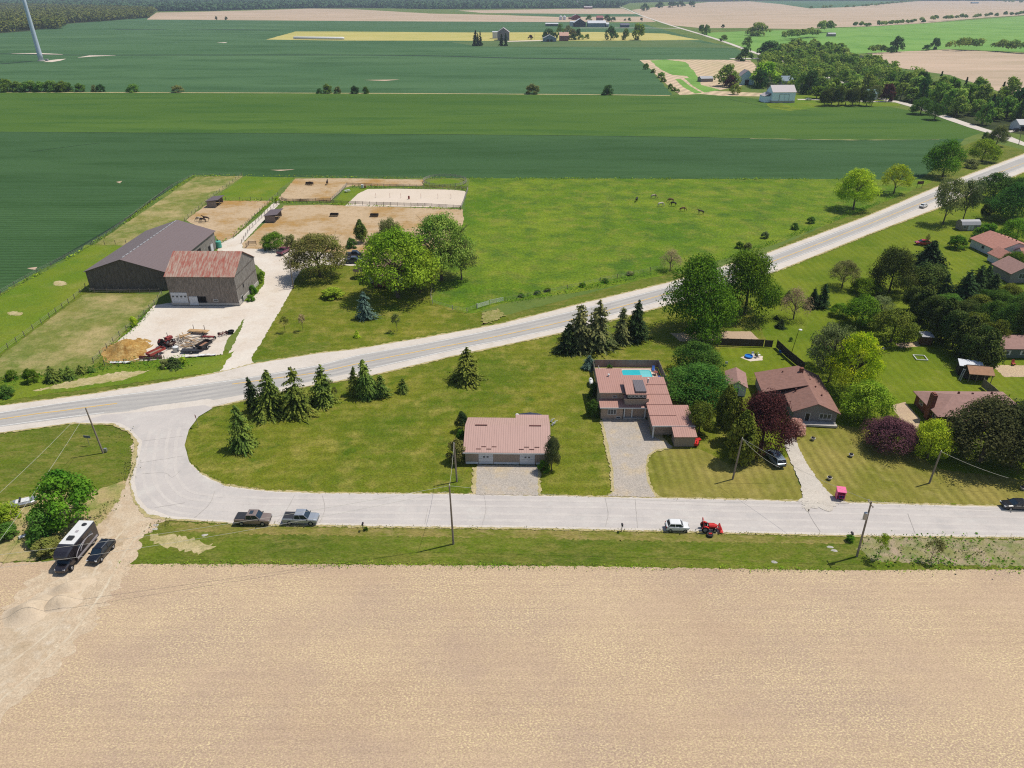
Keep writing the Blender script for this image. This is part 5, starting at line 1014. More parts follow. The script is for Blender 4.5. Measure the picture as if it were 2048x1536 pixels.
pole('f', 1858, 968, 906, 1881, 'utility pole on the striped lawn in front of the bright green tree')
pole('h', 587, 578, 523, 579, 'yard pole with a lamp on the farm lawn beside the driveway')
pole('i', 1500, 2, -14, 1502, 'far utility pole', ) if False else None
pole('j', 2037, 290, 262, 2043, 'utility pole beside the side road at the right edge')
pole('k', 1891, 566, 542, 1893, 'thin post left of the grey gabled house', r=.08)
for k, (px, py, pt) in enumerate(((1069,80,67),(1283,45,30),(1358,84,66),(1442,96,80),(1547,112,94))): pole('q%d' % k, px, py, pt, px, ['distant pole left of the blue grey garage','distant pole beside the far road','distant pole on the yellow field','distant pole where the far road crosses the hay','distant pole at the woodland edge'][k], r=.14)
m_wire = simple('wire', C(206,204,190), .5)
def wire(label, p, q, sag=.6, r=.022, name='overhead_wire'):
    pts = [p.lerp(q, i/14) - Vector((0, 0, sag * (1 - (2*i/14 - 1)**2))) for i in range(15)]
    tag(MB().path(pts, r, 4).build(name, m_wire), label, 'wire')
V = lambda px, py, z: Vector((*g(px, py, z), z))
wire('overhead wire from the garage lawn pole to the road pole', tops['c'], tops['b'])
wire('overhead wire from the transformer pole to the cedar row pole', tops['d'], tops['e'])
wire('overhead wire from the cedar row pole over the grey van', tops['e'], V(1560, 935, 3.2))
wire('overhead wire from the striped lawn pole to the right edge', tops['f'], V(2017, 956, 3.0), .3)
wire('upper overhead wire running from the junction pole to the left edge', tops['a'], V(-120, 1090, 8.0))
wire('lower overhead wire running from the junction pole to the left edge', tops['a'] - Vector((0,0,.8)), V(-60, 1160, 7.0))
wire('overhead wire crossing above the two parked pickups', tops['b'], V(-200, 1132, 9.6), 1.0)
wire('overhead wire crossing the motorhome roof', tops['b'] - Vector((0,0,.9)), V(-200, 1160, 9.0), 1.2)
wire('overhead wire along the near road to the transformer pole', tops['b'], tops['d'] - Vector((0,0,.2)), 1.2)
wire('overhead wire from the transformer pole to the right edge', tops['d'], V(2500, 1020, 10.0), 1.2)
# yard lamp
x, y = g(1580, 716); t = thing('yard_lamp', 'tall thin lamp post with white round lamp above the board fence', 'lamp post', x, y, GB)
h = ht(716, 662); MB().tube((0,0,0),(.7,0,h),.08,.05,8).build('post', m_black, t); MB().tube((.7,0,h),(.95,0,h),.03).build('arm', m_black, t); MB().ell((1.05,0,h),(.42,.42,.14),14,6).build('lamp_head', m_trim, t)
# ================================================================ VEHICLES
m_tyre = simple('tyre_rubber', C(30,30,32), .9, 0, .2, .1); m_rim = simple('wheel_rim', C(170,172,176), .35, .5, .5, .05); m_lamp = simple('headlight_glass', C(225,228,232), .15, 0, .6, .02); m_red = simple('tail_light', C(150,30,28), .2, 0, .5, .05)
m_wsh = glassmat('windscreen', C(34,50,64)); m_chr = simple('dark_trim', C(52,52,56), .5, 0, .4, .05)
def paint(n, r, gg, b, metal=.2): return simple(n, C(r, gg, b), .3, metal, .5, .02, .8, .6)
def wheel(par, x, y, r, w_=.24, rim=True):
    b = MB(); b.tube((x, y - w_/2, r), (x, y + w_/2, r), r, r, 18); o = b.build('wheel', m_tyre, par)
    if rim: s_ = 1 if y > 0 else -1; MB().tube((x, y + s_*(w_/2 - .02), r), (x, y + s_*(w_/2 + .015), r), r*.62, r*.56, 12).build('rim', m_rim, o)
    return o
def car(name, label, cat, x, y, ang, pnt, st='sedan', group=None, lo=None):
    SP = { # L, halfW, hood z, belt z, roof z, stations, cabin (base front, top front, top rear, base rear), wheel r, wheelbase xs
     'pickup': (5.9, 1.0, 1.13, 1.2, 1.94, [(2.95,.55,.95,.86),(2.86,.42,1.06,.95),(2.4,.36,1.14,1.0),(1.35,.34,1.2,1.0),(-.75,.34,1.22,1.0),(-.8,.34,1.26,1.0),(-2.85,.42,1.26,.99),(-2.95,.5,1.2,.94)], (1.5,.8,-.78,-.95), .42, (1.85,-1.75)),
     'suv': (4.75, .94, 1.02, 1.08, 1.68, [(2.36,.5,.8,.7),(2.25,.36,.94,.88),(1.9,.3,1.0,.94),(1.1,.28,1.06,.94),(-1.9,.28,1.1,.94),(-2.3,.34,1.08,.9),(-2.37,.5,.95,.82)], (1.3,.5,-1.6,-2.15), .35, (1.42,-1.42)),
     'sedan': (4.7, .9, .9, .95, 1.45, [(2.34,.45,.68,.66),(2.22,.3,.82,.84),(1.8,.26,.9,.9),(1.0,.26,.96,.9),(-1.5,.26,1.0,.9),(-2.2,.3,.96,.86),(-2.34,.45,.86,.76)], (1.15,.35,-1.0,-1.75), .33, (1.4,-1.35)),
     'mini': (3.6, .82, .92, .98, 1.5, [(1.8,.45,.68,.56),(1.7,.3,.84,.74),(1.4,.26,.95,.81),(.8,.26,1.0,.82),(-1.3,.26,1.02,.82),(-1.68,.3,.98,.78),(-1.8,.45,.86,.68)], (.95,.42,-1.2,-1.62), .3, (1.15,-1.15)),
     'van': (4.9, .95, 1.0, 1.1, 1.78, [(2.45,.5,.78,.7),(2.35,.34,.92,.88),(2.0,.3,1.02,.95),(1.4,.28,1.12,.95),(-2.3,.28,1.12,.95),(-2.45,.4,1.05,.92)], (1.75,.85,-2.15,-2.38), .34, (1.55,-1.5))}[st]
    Ln, hw, hz, bz, rz_, stn, cab, wr, wx = SP
    t = thing(name, label, cat, x, y, GB, ang, group); b = MB(); rings = []
    for sx, zb, zt, w_ in stn: rings.append([(sx, -w_*.9, zb), (sx, w_*.9, zb), (sx, w_, zb + .16), (sx, w_*1.0, zt - .22), (sx, w_*.94, zt - .05), (sx, w_*.8, zt), (sx, -w_*.8, zt), (sx, -w_*.94, zt - .05), (sx, -w_, zt - .22), (sx, -w_, zb + .16)])
    b.loft(rings); b.build('body', pnt, t, False)
    bf, tf, tr, br = cab; w0, w1 = hw*.92, hw*.79; zt = rz_ - .05
    gb = MB(); gb.add([(bf,-w0*.93,bz-.06),(bf,w0*.93,bz-.06),(br,w0*.95,bz-.06),(br,-w0*.95,bz-.06),(tf,-w1,zt),(tf,w1,zt),(tr,w1,zt),(tr,-w1,zt)], [(0,1,5,4),(1,2,6,5),(2,3,7,6),(3,0,4,7),(4,5,6,7)]); gb.build('windows', m_wsh, t)
    rb = MB(); rb.loft([[(tf+.04,-w1*.96,zt+.004),(tf+.04,w1*.96,zt+.004),(tf-.04,w1*.9,zt+.04),(tf-.04,-w1*.9,zt+.04)], [(tf-.25,-w1*1.02,zt+.004),(tf-.25,w1*1.02,zt+.004),(tf-.25,w1*.92,zt+.08),(tf-.25,-w1*.92,zt+.08)], [(tr+.2,-w1*1.02,zt+.004),(tr+.2,w1*1.02,zt+.004),(tr+.2,w1*.92,zt+.08),(tr+.2,-w1*.92,zt+.08)], [(tr-.04,-w1*.98,zt+.004),(tr-.04,w1*.98,zt+.004),(tr+.02,w1*.9,zt+.05),(tr+.02,-w1*.9,zt+.05)]])
    for s_ in (-1, 1):
        rb.tube((bf, s_*w0*.93, bz-.05), (tf, s_*w1, zt), .045, .045, 5).tube((br, s_*w0*.95, bz-.05), (tr, s_*w1, zt), .07, .06, 5)
        m_ = (bf + br) / 2 - .1; mt = (tf + tr) / 2 - .05; rb.tube((m_, s_*w0*.95, bz-.05), (mt, s_*w1*1.0, zt), .05, .045, 5)
    rb.build('roof', pnt, t)
    for wx_ in wx:
        for s_ in (-1, 1):
            wheel(t, wx_, s_*(hw - .1), wr)
    if st == 'pickup': t.scale = (.94, 1, 1)
    fx, rx = stn[0][0], stn[-1][0]
    for s_ in (-1, 1):
        MB().ob((fx - .1, s_*hw*.7, hz*.78), (.24, .34, .16), -s_*.25).build('headlight', m_lamp, t)
        MB().ob((rx + .05, s_*hw*.78, bz*.82), (.12, .2, .26)).build('tail_light', m_red, t)
        MB().ob((bf - .15, s_*(hw + .1), bz + .02), (.14, .22, .16)).build('mirror', pnt if st != 'pickup' else m_chr, t)
        MB().ob((.2, s_*(hw + .004), bz - .28), (.16, .03, .05)).build('door_handle', m_chr, t)
    MB().ob((fx - .01, 0, hz*.66), (.06, hw*1.1, .2)).build('grille', m_chr, t); MB().ob((rx - .02, 0, .55), (.1, hw*1.6, .16)).build('bumper', m_chr, t)
    if st == 'pickup':
        MB().bx(-2.8, -1.0, -.84, .84, 1.262, 1.31).build('tonneau_cover', lo or m_chr, t)
    return t
p_brown = paint('taupe_paint', 150,132,122); p_silver = paint('silver_paint', 186,192,200, .4); p_white = paint('white_paint', 242,242,240, 0); p_black = paint('black_car_paint', 26,28,36, .1); p_red = paint('red_paint', 196,36,44, .1)
p_maroon = paint('maroon_paint', 130,56,84, .1); p_dgrey = paint('dark_grey_paint', 84,90,100, .3); p_blue = paint('blue_grey_paint', 150,166,180, .3)
t = car('pickup_truck', 'taupe pickup truck with sunroof, left one of two parked on the near road', 'pickup truck', *g(509, 1047), R(-1), p_brown, 'pickup', 'pickups parked on the near road'); MB().bx(-.4, .2, -.42, .42, 1.965, 1.985).build('sunroof', m_glass, t)
car('pickup_truck', 'silver pickup truck with dark bed cover on the near road', 'pickup truck', *g(604, 1046), R(-1), p_silver, 'pickup', 'pickups parked on the near road')
car('small_car', 'small white hatchback on the grass edge beside the red tractor', 'car', *g(1353, 1061), R(-2), p_white, 'mini')
car('black_car', 'black car cut by the right edge on the near road', 'car', *g(2030, 1018), R(178), p_black, 'sedan')
(xa, ya), (xb, yb) = g(222, 1088), g(186, 1128); car('black_wagon', 'black car with silver roof rails beside the motorhome', 'car', *g(206, 1112), math.atan2(yb-ya, xb-xa), p_black, 'suv')
for s_ in (-1, 1): MB().bx(-1.5, .5, s_*.6 - .03, s_*.6 + .03, 1.72, 1.76).build('roof_rail', m_rim, COL.objects['black_wagon'])
car('grey_van', 'grey blue minivan parked below the cedar row beside the gravel drive', 'minivan', *g(1549, 925), R(97), p_blue, 'van')
car('red_car', 'red hatchback parked on the lawn south of the highway', 'car', *g(1844, 491), R(172), p_red, 'suv')
(xa, ya), (xb, yb) = g(1800, 436), g(1900, 389); car('white_car', 'white car with dark windows driving on the highway', 'car', *g(1846, 416), math.atan2(yb-ya, xb-xa), p_white, 'sedan')
car('maroon_pickup', 'maroon pickup left of the bronze tree on the farm parking', 'pickup truck', *g(568, 508), R(75), p_maroon, 'pickup')
car('black_pickup', 'black pickup, farther one of two beside the very large tree', 'pickup truck', *g(710, 515), R(0), p_black, 'pickup', 'pickups beside the very large tree')
car('grey_pickup', 'dark grey pickup, nearer one of two beside the very large tree', 'pickup truck', *g(708, 527), R(0), p_dgrey, 'pickup', 'pickups beside the very large tree')
car('white_sedan', 'white car on the lane right of the white bank barn', 'car', *g(1617, 201), R(3), p_white, 'sedan'); car('dark_car', 'dark car in front of the grey roofed house at the right edge', 'car', *g(2032, 263), R(30), p_black, 'suv')
# motorhome
(xa, ya), (xb, yb) = g(190, 1068), g(122, 1150); t = thing('motorhome', 'black and white motorhome with white roof on the dirt track', 'motorhome', *g(158, 1112), GB, math.atan2(yb-ya, xb-xa))
m_rvb = simple('motorhome_black', C(46,42,48), .3, .1, .5, .05, .8, .5); m_rvs = simple('silver_swirl', C(178,172,176), .4); LH = -3.6
b = MB(); b.loft([[(q, -1.2*w_, z0), (q, 1.2*w_, z0), (q, 1.22*w_, 1.8), (q, 1.2*w_, z1 - .15), (q, 1.1*w_, z1), (q, -1.1*w_, z1), (q, -1.2*w_, z1 - .15), (q, -1.22*w_, 1.8)] for q, w_, z0, z1 in ((-3.9,.97,.6,3.15),(-3.8,1,.5,3.25),(1.9,1,.5,3.3))]); b.build('body', m_rvb, t)
b = MB(); b.loft([[(q, -1.18*w_, z0), (q, 1.18*w_, z0), (q, 1.2*w_, z1 - .25), (q, 1.02*w_, z1), (q, -1.02*w_, z1), (q, -1.2*w_, z1 - .25)] for q, w_, z0, z1 in ((1.92,1,1.95,3.3),(2.9,.97,1.98,3.15),(3.5,.86,2.1,2.75),(3.62,.7,2.25,2.5))]); b.build('overcab', m_rvb, t)
MB().bx(-3.85, 1.5, -1.12, 1.12, 3.26, 3.34).build('roof', m_trim, t)
b = MB(); b.loft([[(q, -w_, .5), (q, w_, .5), (q, w_, zt - .15), (q, w_*.85, zt), (q, -w_*.85, zt), (q, -w_, zt - .15)] for q, w_, zt in ((1.92,.95,1.93),(2.7,.95,1.9),(3.3,.95,1.3),(4.1,.9,1.15),(4.4,.78,1.0),(4.5,.6,.85))]); b.build('cab', m_rvb, t)
MB().add([(2.82,-.85,1.86),(2.82,.85,1.86),(3.42,.88,1.33),(3.42,-.88,1.33),(2.82,-.85,1.8),(2.82,.85,1.8),(3.38,.88,1.25),(3.38,-.88,1.25)], [(0,1,2,3),(0,3,7,4),(1,5,6,2)]).build('windscreen', m_wsh, t)
MB().bx(-.1, .7, -.42, .42, 3.342, 3.6).build('air_conditioner', m_chr, t); MB().tube((-2.9,.2,3.34),(-2.9,.2,3.46),.4,.3,14).build('vent', m_chr, t); MB().bx(-1.5,-1.1,-.2,.2,3.342,3.42).build('hatch', m_rvs, t)
for s_ in (-1, 1):
    for k, (a, z_, r_) in enumerate(((-1.2, 1.9, 1.3), (-.6, 1.6, 1.7))):
        pts = [(a + r_*1.6*math.cos(R(q)), s_*1.235, z_ - .9 + r_*math.sin(R(q))*.95) for q in range(20, 150, 13)]
        MB().path(pts, .05, 5).build('stripe', m_rvs, t)
    MB().bx(-2.6, -1.6, s_*1.225 - .01, s_*1.225 + .01, 1.9, 2.5).build('window', m_glass, t); MB().bx(.2, 1.0, s_*1.225 - .01, s_*1.225 + .01, 1.9, 2.5).build('window', m_glass, t)
    MB().bx(-3.5, 1.8, s_*1.232 - .012, s_*1.232 + .012, .7, 1.05).build('stripe', m_rvs, t)
    for wx_ in (-2.4, 3.3): wheel(t, wx_, s_*1.02, .42)
    MB().ob((3.0, s_*1.15, 1.6), (.12, .25, .35)).build('mirror', m_chr, t); MB().ob((4.3, s_*.62, .9), (.25, .3, .2)).build('headlight', m_lamp, t)
# orange-red compact tractor with loader
m_tred = simple('tractor_red', C(214,44,40), .45, 0, .4, .08); m_tdk = simple('tractor_dark', C(40,36,38), .7)
def tractor(name, label, x, y, ang, col, rops=True, loader=True, sc=1.0):
    t = thing(name, label, 'tractor', x, y, GB, ang, None, (sc, sc, sc))
    b = MB(); b.loft([[(q, -w_, z0), (q, w_, z0), (q, w_, z1 - .1), (q, w_*.7, z1), (q, -w_*.7, z1), (q, -w_, z1 - .1)] for q, w_, z0, z1 in ((.1,.34,.7,1.35),(.9,.33,.7,1.3),(1.5,.3,.7,1.2),(1.6,.26,.75,1.1))]); b.build('hood', col, t)
    MB().bx(-1.0, 1.3, -.22, .22, .4, .72).build('chassis', m_tdk, t)
    for s_ in (-1, 1):
        MB().loft([[(-1.1, s_*.5, .8),(-1.1, s_*.85, .8),(-1.1, s_*.85, .95),(-1.1, s_*.5, .95)], [(-.55, s_*.5, 1.25),(-.55, s_*.85, 1.25),(-.55, s_*.85, 1.34),(-.55, s_*.5, 1.34)], [(.05, s_*.5, .95),(.05, s_*.85, .95),(.05, s_*.85, 1.05),(.05, s_*.5, 1.05)]]).build('fender', col, t)
        wheel(t, -.55, s_*.68, .62, .34); wheel(t, 1.15, s_*.58, .36, .24)
    MB().bx(-.75, -.3, -.25, .25, .95, 1.05).ob((-.75, 0, 1.25), (.1, .5, .45)).build('seat', m_tdk, t); MB().tube((.0,0,1.2),(-.15,0,1.5),.03).tube((-.17,0,1.48),(-.14,0,1.52),.2,.2,12).build('steering_wheel', m_tdk, t)
    if rops: MB().path([(-.95,-.6,.7),(-.95,-.6,2.3),(-.95,.6,2.3),(-.95,.6,.7)], .06, 6).build('roll_bar', col, t)
    else: MB().tube((.8,.1,1.3),(.8,.1,2.0),.05).build('exhaust', m_tdk, t)
    if loader:
        for s_ in (-1, 1): MB().path([(.1, s_*.42, 1.2), (1.1, s_*.45, 1.15), (2.1, s_*.5, .5)], .07, 6).build('loader_arm', col, t)
        MB().prism([(2.0,.1),(2.6,.08),(2.62,.12),(2.1,.2),(2.05,.7),(2.25,.95),(2.2,.98),(1.98,.75)], -.85, .85, 'y').build('bucket', col, t)
    return t
tractor('compact_tractor', 'red compact tractor with front bucket beside the white hatchback', *g(1414, 1063), R(-3), m_tred, sc=.9)
t = thing('tractor_mower', 'red mower deck lying in the grass in front of the compact tractor', 'mower', *g(1419, 1074), GB); MB().tube((0,0,.1),(0,0,.28),.55,.5,12).build('deck', m_tdk, t); MB().bx(-.2,.3,-.1,.1,.28,.45).build('gearbox', m_tred, t)
tractor('old_tractor', 'old red farm tractor in front of the manure pile', *g(334, 692), R(75), simple('faded_red', C(150,62,60), .7), False, False, 1.35)
m_fred = simple('faded_trailer_red', C(190,84,72), .8, var=.15); m_junk = simple('grey_scrap', C(150,142,134), .9, var=.2)
def wagon(name, label, cat, x, y, ang, L_, W_, col, h=.55, floor=None):
    t = thing(name, label, cat, x, y, GB, ang); b = MB(); b.bx(-L_/2, L_/2, -W_/2, -W_/2 + .07, .7, .7 + h).bx(-L_/2, L_/2, W_/2 - .07, W_/2, .7, .7 + h).bx(-L_/2, -L_/2 + .07, -W_/2 + .071, W_/2 - .071, .7, .7 + h).bx(L_/2 - .07, L_/2, -W_/2 + .071, W_/2 - .071, .7, .7 + h); b.build('sides', col, t)
    MB().bx(-L_/2 + .08, L_/2 - .08, -W_/2 + .08, W_/2 - .08, .68, .76).build('floor', floor or m_fwood, t); MB().tube((L_/2, 0, .5), (L_/2 + 1.4, 0, .4), .06).build('drawbar', m_tdk, t)
    for s_ in (-1, 1): wheel(t, -.2, s_*(W_/2 + .14), .42, .2)
    return t
wagon('manure_spreader', 'red manure spreader with open bed near the manure pile', 'spreader', *g(314, 712), R(62), 4.2, 1.7, m_fred)
wagon('dark_wagon', 'black dump wagon with rusty bed by the lumber heap', 'wagon', *g(410, 698), R(70), 3.6, 1.9, m_chr, .7, simple('rust_floor', C(168,124,100), .9))
wagon('small_cart', 'small rusty cart between the old tractor and the timber', 'cart', *g(345, 696), R(80), 1.8, 1.2, simple('rusty_cart', C(92,62,56), .9), .4)
t = thing('snow_plough', 'long red snow blade lying behind the manure spreader', 'blade', *g(302, 720), GB, R(3)); MB().prism([(0,0),(.35,.05),(.12,.35),(.2,.75),(.1,.78),(0,.4)], -2.6, 2.6, 'x').build('plate', simple('old_red', C(140,74,70), .8), t); MB().ob((0,-.7,.3),(.2,1.4,.15)).build('hitch', m_tdk, t)
t = thing('seeder', 'red farm implement with seat at the right of the timber heap', 'implement', *g(418, 680), GB, R(-6)); MB().bx(-1.5,1.5,-.3,.3,.4,.75).build('frame', simple('dark_red', C(146,66,66), .8), t); MB().tube((-1.2,.1,.75),(-1.3,.2,1.6),.12).build('spout', m_tdk, t)
for s_ in (-1, 1): wheel(t, s_*1.6, 0, .4, .2)
t = thing('rusty_machine', 'rusty tangled farm implement at the right side of the yard', 'implement', *g(447, 672), GB, R(25)); b = MB(); [b.ob((rnd.uniform(-1,1), rnd.uniform(-.5,.5), rnd.uniform(.3,.7)), (rnd.uniform(.5,1.6), .08, .1), rnd.uniform(0,3), 0, rnd.uniform(-.5,.5)) for _ in range(16)]; b.build('frame', simple('rust', C(140,92,84), .9), t)
for s_ in (-1, 1): wheel(t, s_*.9, .2, .38, .18)
for k, (px, py) in enumerate(((461,668),(463,664))):
    t = thing('tractor_tyre', ['lower old tractor tyre at the right side of the yard','upper old tractor tyre at the right side of the yard'][k], 'tyre', *g(px, 668), GB + .32*k, 0, 'old tyres in the yard'); b = MB(); n_ = 16
    b.add([((r_)*math.cos(6.283*i/n_), r_*math.sin(6.283*i/n_), z_) for r_, z_ in ((.75,0),(.82,.15),(.75,.3),(.42,.3),(.38,.15),(.42,0)) for i in range(n_)], [(q*n_+i, q*n_+(i+1) % n_, ((q+1) % 6)*n_+(i+1) % n_, ((q+1) % 6)*n_+i) for q in range(6) for i in range(n_)]); b.build('tread', m_tyre, t)
m_log = simple('grey_timber', C(186,174,160), .9, var=.2); m_log2 = simple('tan_timber', C(200,164,120), .9, var=.2)
cx, cy = g(388, 690)
for k in range(46):
    l_ = rnd.uniform(2.2, 4.2); big = k < 8
    tag(MB().tube((-l_/2,0,0),(l_/2,0,0), .2 if big else .1, .17 if big else .08, 8).build('timber_log', m_log if k % 3 else m_log2, None, False, (cx + rnd.uniform(-5.0, 3.0), cy + rnd.uniform(-2.4, 3.6), GB + .2 + (k % 4)*.16), R(rnd.choice([28, 40, 35, -50, 150]) + rnd.uniform(-12, 12))), 'grey log or plank in the loose timber heap of the yard', 'log', 'logs in the loose timber heap')
x, y = g(398, 668); t = thing('flat_rack', 'flat tan hay rack loaded with planks behind the timber heap', 'rack', x, y, GB, R(-8)); MB().bx(-2.6,2.6,-.8,.8,.5,.62).bx(-2.4,2.0,-.6,.1,.621,.74).build('deck', m_log2, t); b = MB(); [b.bx(a-.05,a+.05,.7,.8,.62,1.8) for a in (-1.6,1.3)]; b.build('stakes', m_rail, t)
for s_ in (-1, 1): wheel(t, s_*1.6, -.6, .35, .18)
t = thing('white_bin', 'round white plastic bin in front of the yard weeds', 'bin', *g(353, 704), GB); MB().tube((0,0,0),(0,0,1.0),.75,.7,14).build('drum', m_metal, t); MB().ell((0,0,1.0),(.7,.7,.2),14,6).build('lid', m_trim, t)
t = thing('flat_trailer', 'dark frame trailer in front of the black dump wagon', 'trailer', *g(383, 706), GB, R(3)); MB().bx(-2.2,2.2,-.8,.8,.42,.55).build('deck', m_chr, t); MB().tube((-2.2,0,.45),(-3.2,0,.4),.06).build('drawbar', m_tdk, t)
for s_ in (-1, 1): wheel(t, .4, s_*.9, .35, .2)
for k, (a, b_) in enumerate((((365,718),(432,713)),((220,730),(262,729)))):
    (x0, y0), (x1, y1) = g(*a), g(*b_); L_ = math.hypot(x1-x0, y1-y0); t = thing('plastic_sheet', ['crumpled white sheet along the right part of the yard edge','crumpled white sheet along the left part of the yard edge'][k], 'sheet', x0, y0, GB, math.atan2(y1-y0, x1-x0)); b = MB(); n_ = int(L_*2)
    b.add([(L_*i/n_, j*.35 + rnd.uniform(-.2,.2), .12 + rnd.uniform(-.08,.25)) for i in range(n_+1) for j in range(3)], [(3*i+j, 3*i+3+j, 3*i+4+j, 3*i+1+j) for i in range(n_) for j in range(2)]); b.build('folds', m_trim, t)
# mounds
def mound(name, label, cat, px, py, rx, ry, h, mat, seed=1, rz=0, kind=None, rough=.1):
    lr = random.Random(seed); x, y = g(px, py); b = MB(); n_, m_ = 40, 14; ph = [lr.uniform(0, 6.28) for _ in range(4)]; rows = []
    for j in range(m_ + 1):
        q = j / m_; row = []
        for i in range(n_):
            a = 6.283*i/n_; k = 1 + .12*math.sin(2*a + ph[0]) + .08*math.sin(3*a + ph[1]) + .05*math.sin(5*a+ph[2])
            z = h * (1 - q) ** .9 * (1 - .25 * q) if q else h; z = h * (math.cos(q*math.pi)*.5 + .5)**1.25
            row.append((q*rx*k*math.cos(a), q*ry*k*math.sin(a), (z + (lr.uniform(-rough, rough)*h if 0 < q < .95 else 0)) - .14))
        rows.append(row)
    b.v = [p for r_ in rows for p in r_]; b.f = [(j*n_+i, j*n_+(i+1) % n_, (j+1)*n_+(i+1) % n_, (j+1)*n_+i) for j in range(m_) for i in range(n_)]; b.m = [0]*len(b.f)
    o = b.build(name, mat, None, True, (x, y, GB - .02), rz); tag(o, label, cat, None, kind); return o
m_mound = ground('piled_gravel', C(214,194,166), C(222,202,176), .3, D=C(202,180,150), s2=1.2, t2=.58, m2=.5, fine=.1, fs=4, bump=.3)
mound('gravel_pile', 'leftmost pale gravel pile beside the dirt track', 'gravel pile', 62, 1224, 4.2, 3.2, 1.5, m_mound, 2, R(20), rough=.02)
mound('gravel_pile', 'middle pale gravel pile beside the dirt track', 'gravel pile', 122, 1208, 3.0, 2.6, 1.3, m_mound, 3, R(20), rough=.02)
mound('gravel_pile', 'farthest pale gravel pile, nearest the motorhome', 'gravel pile', 142, 1178, 3.4, 2.2, 1.1, m_mound, 4, R(30), rough=.02)
m_man = ground('straw_manure', C(190,150,84), C(166,122,62), .3, D=C(214,184,120), s2=.9, t2=.52, m2=.8, E=C(120,86,48), s3=.25, t3=.62, fine=.3, fs=3, bump=.7)
mound('manure_pile', 'large golden straw and manure pile at the yard corner', 'manure pile', 254, 702, 6.2, 6.4, 2.6, m_man, 5, rough=.05)
mound('barn_ramp', None, None, 1562, 211, 9, 9, 1.6, m_rough, 6, kind='structure', rough=.02)
# ================================================================ HORSES
def horse_mesh(name, graze):
    if graze: P = [(-.75,0,1.22,.26),(-.2,0,1.18,.31),(.4,0,1.2,.3),(.72,0,1.22,.22),(1.05,0,.95,.14),(1.3,0,.55,.11),(1.42,0,.3,.1),(1.6,0,.1,.06)]
    else: P = [(-.75,0,1.22,.26),(-.2,0,1.18,.31),(.4,0,1.2,.3),(.72,0,1.3,.22),(1.0,0,1.6,.14),(1.15,0,1.82,.11),(1.35,0,1.72,.09),(1.55,0,1.55,.06)]
    E_ = [(i, i+1) for i in range(7)]; V_ = [p[:3] for p in P]; Rd = [p[3] for p in P]
    def chain(root, pts):
        i0 = root
        for p in pts: V_.append(p[:3]); Rd.append(p[3]); E_.append((i0, len(V_)-1)); i0 = len(V_)-1
    for s_ in (-1, 1):
        d = .08 * s_; chain(3, [(.62+d,.2*s_,.85,.11),(.6+d*1.5,.2*s_,.5,.065),(.6+d,.2*s_,.1,.05),(.66+d,.2*s_,.02,.07)])
        chain(0, [(-.8-d,.2*s_,.9,.15),(-.72-d,.2*s_,.65,.09),(-.9-d,.2*s_,.45,.065),(-.84-d,.2*s_,.1,.05),(-.78-d,.2*s_,.02,.07)])
    chain(0, [(-1.02,0,1.1,.06),(-1.1,0,.7,.07),(-1.12,0,.45,.03)])
    me = bpy.data.meshes.new(name); me.from_pydata(V_, E_, []); o = bpy.data.objects.new(name, me); COL.objects.link(o)
    sk = o.modifiers.new('skin', 'SKIN'); o.modifiers.new('sub', 'SUBSURF').levels = 1
    for i, v in enumerate(me.skin_vertices[0].data): v.radius = (Rd[i], Rd[i]); v.use_root = (i == 2)
    dg = bpy.context.evaluated_depsgraph_get(); m2 = bpy.data.meshes.new_from_object(o.evaluated_get(dg)); bpy.data.objects.remove(o)
    m2.materials.clear(); m2.materials.append(m_bark); m2.name = name
    m2.polygons.foreach_set('use_smooth', [True]*len(m2.polygons)); return m2
HG, HS = horse_mesh('horse_body', True), horse_mesh('horse_body', False)
HM = {'black': simple('black_coat', C(34,32,34), .7), 'white': simple('white_coat', C(226,214,196), .8), 'brown': simple('brown_coat', C(104,64,44), .7), 'dark': simple('dark_bay_coat', C(62,44,38), .7), 'pinto': ground('pinto_coat', C(222,206,186), C(222,206,186), 1, E=C(88,60,46), s3=.9, t3=.5)}
for px, py, a, c_, gr, lab in [(1273,404,70,'black',1,'black horse grazing, leftmost in the pasture'),(1307,398,5,'pinto',1,'farthest pale patched horse in the pasture'),(1321,414,8,'white',1,'white horse at the front left of the pasture group'),(1341,406,175,'brown',1,'chestnut horse beside the black one in the pasture'),(1346,413,175,'black',1,'black horse in the middle of the pasture group'),(1365,424,5,'brown',1,'brown horse between the group and the rightmost horse'),(1401,430,178,'dark',0,'dark bay horse, rightmost in the pasture'),
 (399,444,175,'pinto',1,'pinto horse in the left dirt paddock'),(407,446,170,'dark',1,'dark horse in the middle at the left dirt paddock feed'),(413,443,180,'dark',0,'dark horse on the right at the left dirt paddock feed'),(622,372,185,'dark',1,'dark horse at the hay feeder in the upper paddock'),(655,370,95,'dark',0,'dark horse standing alone in the upper paddock')]:
    o = link('horse', HG if gr else HS); x, y = g(px, py); o.location = (x, y, GB); o.rotation_euler = (0, 0, R(a)); o.scale = (1.12,)*3; omat(o, HM[c_]); tag(o, lab, 'horse', 'horses')
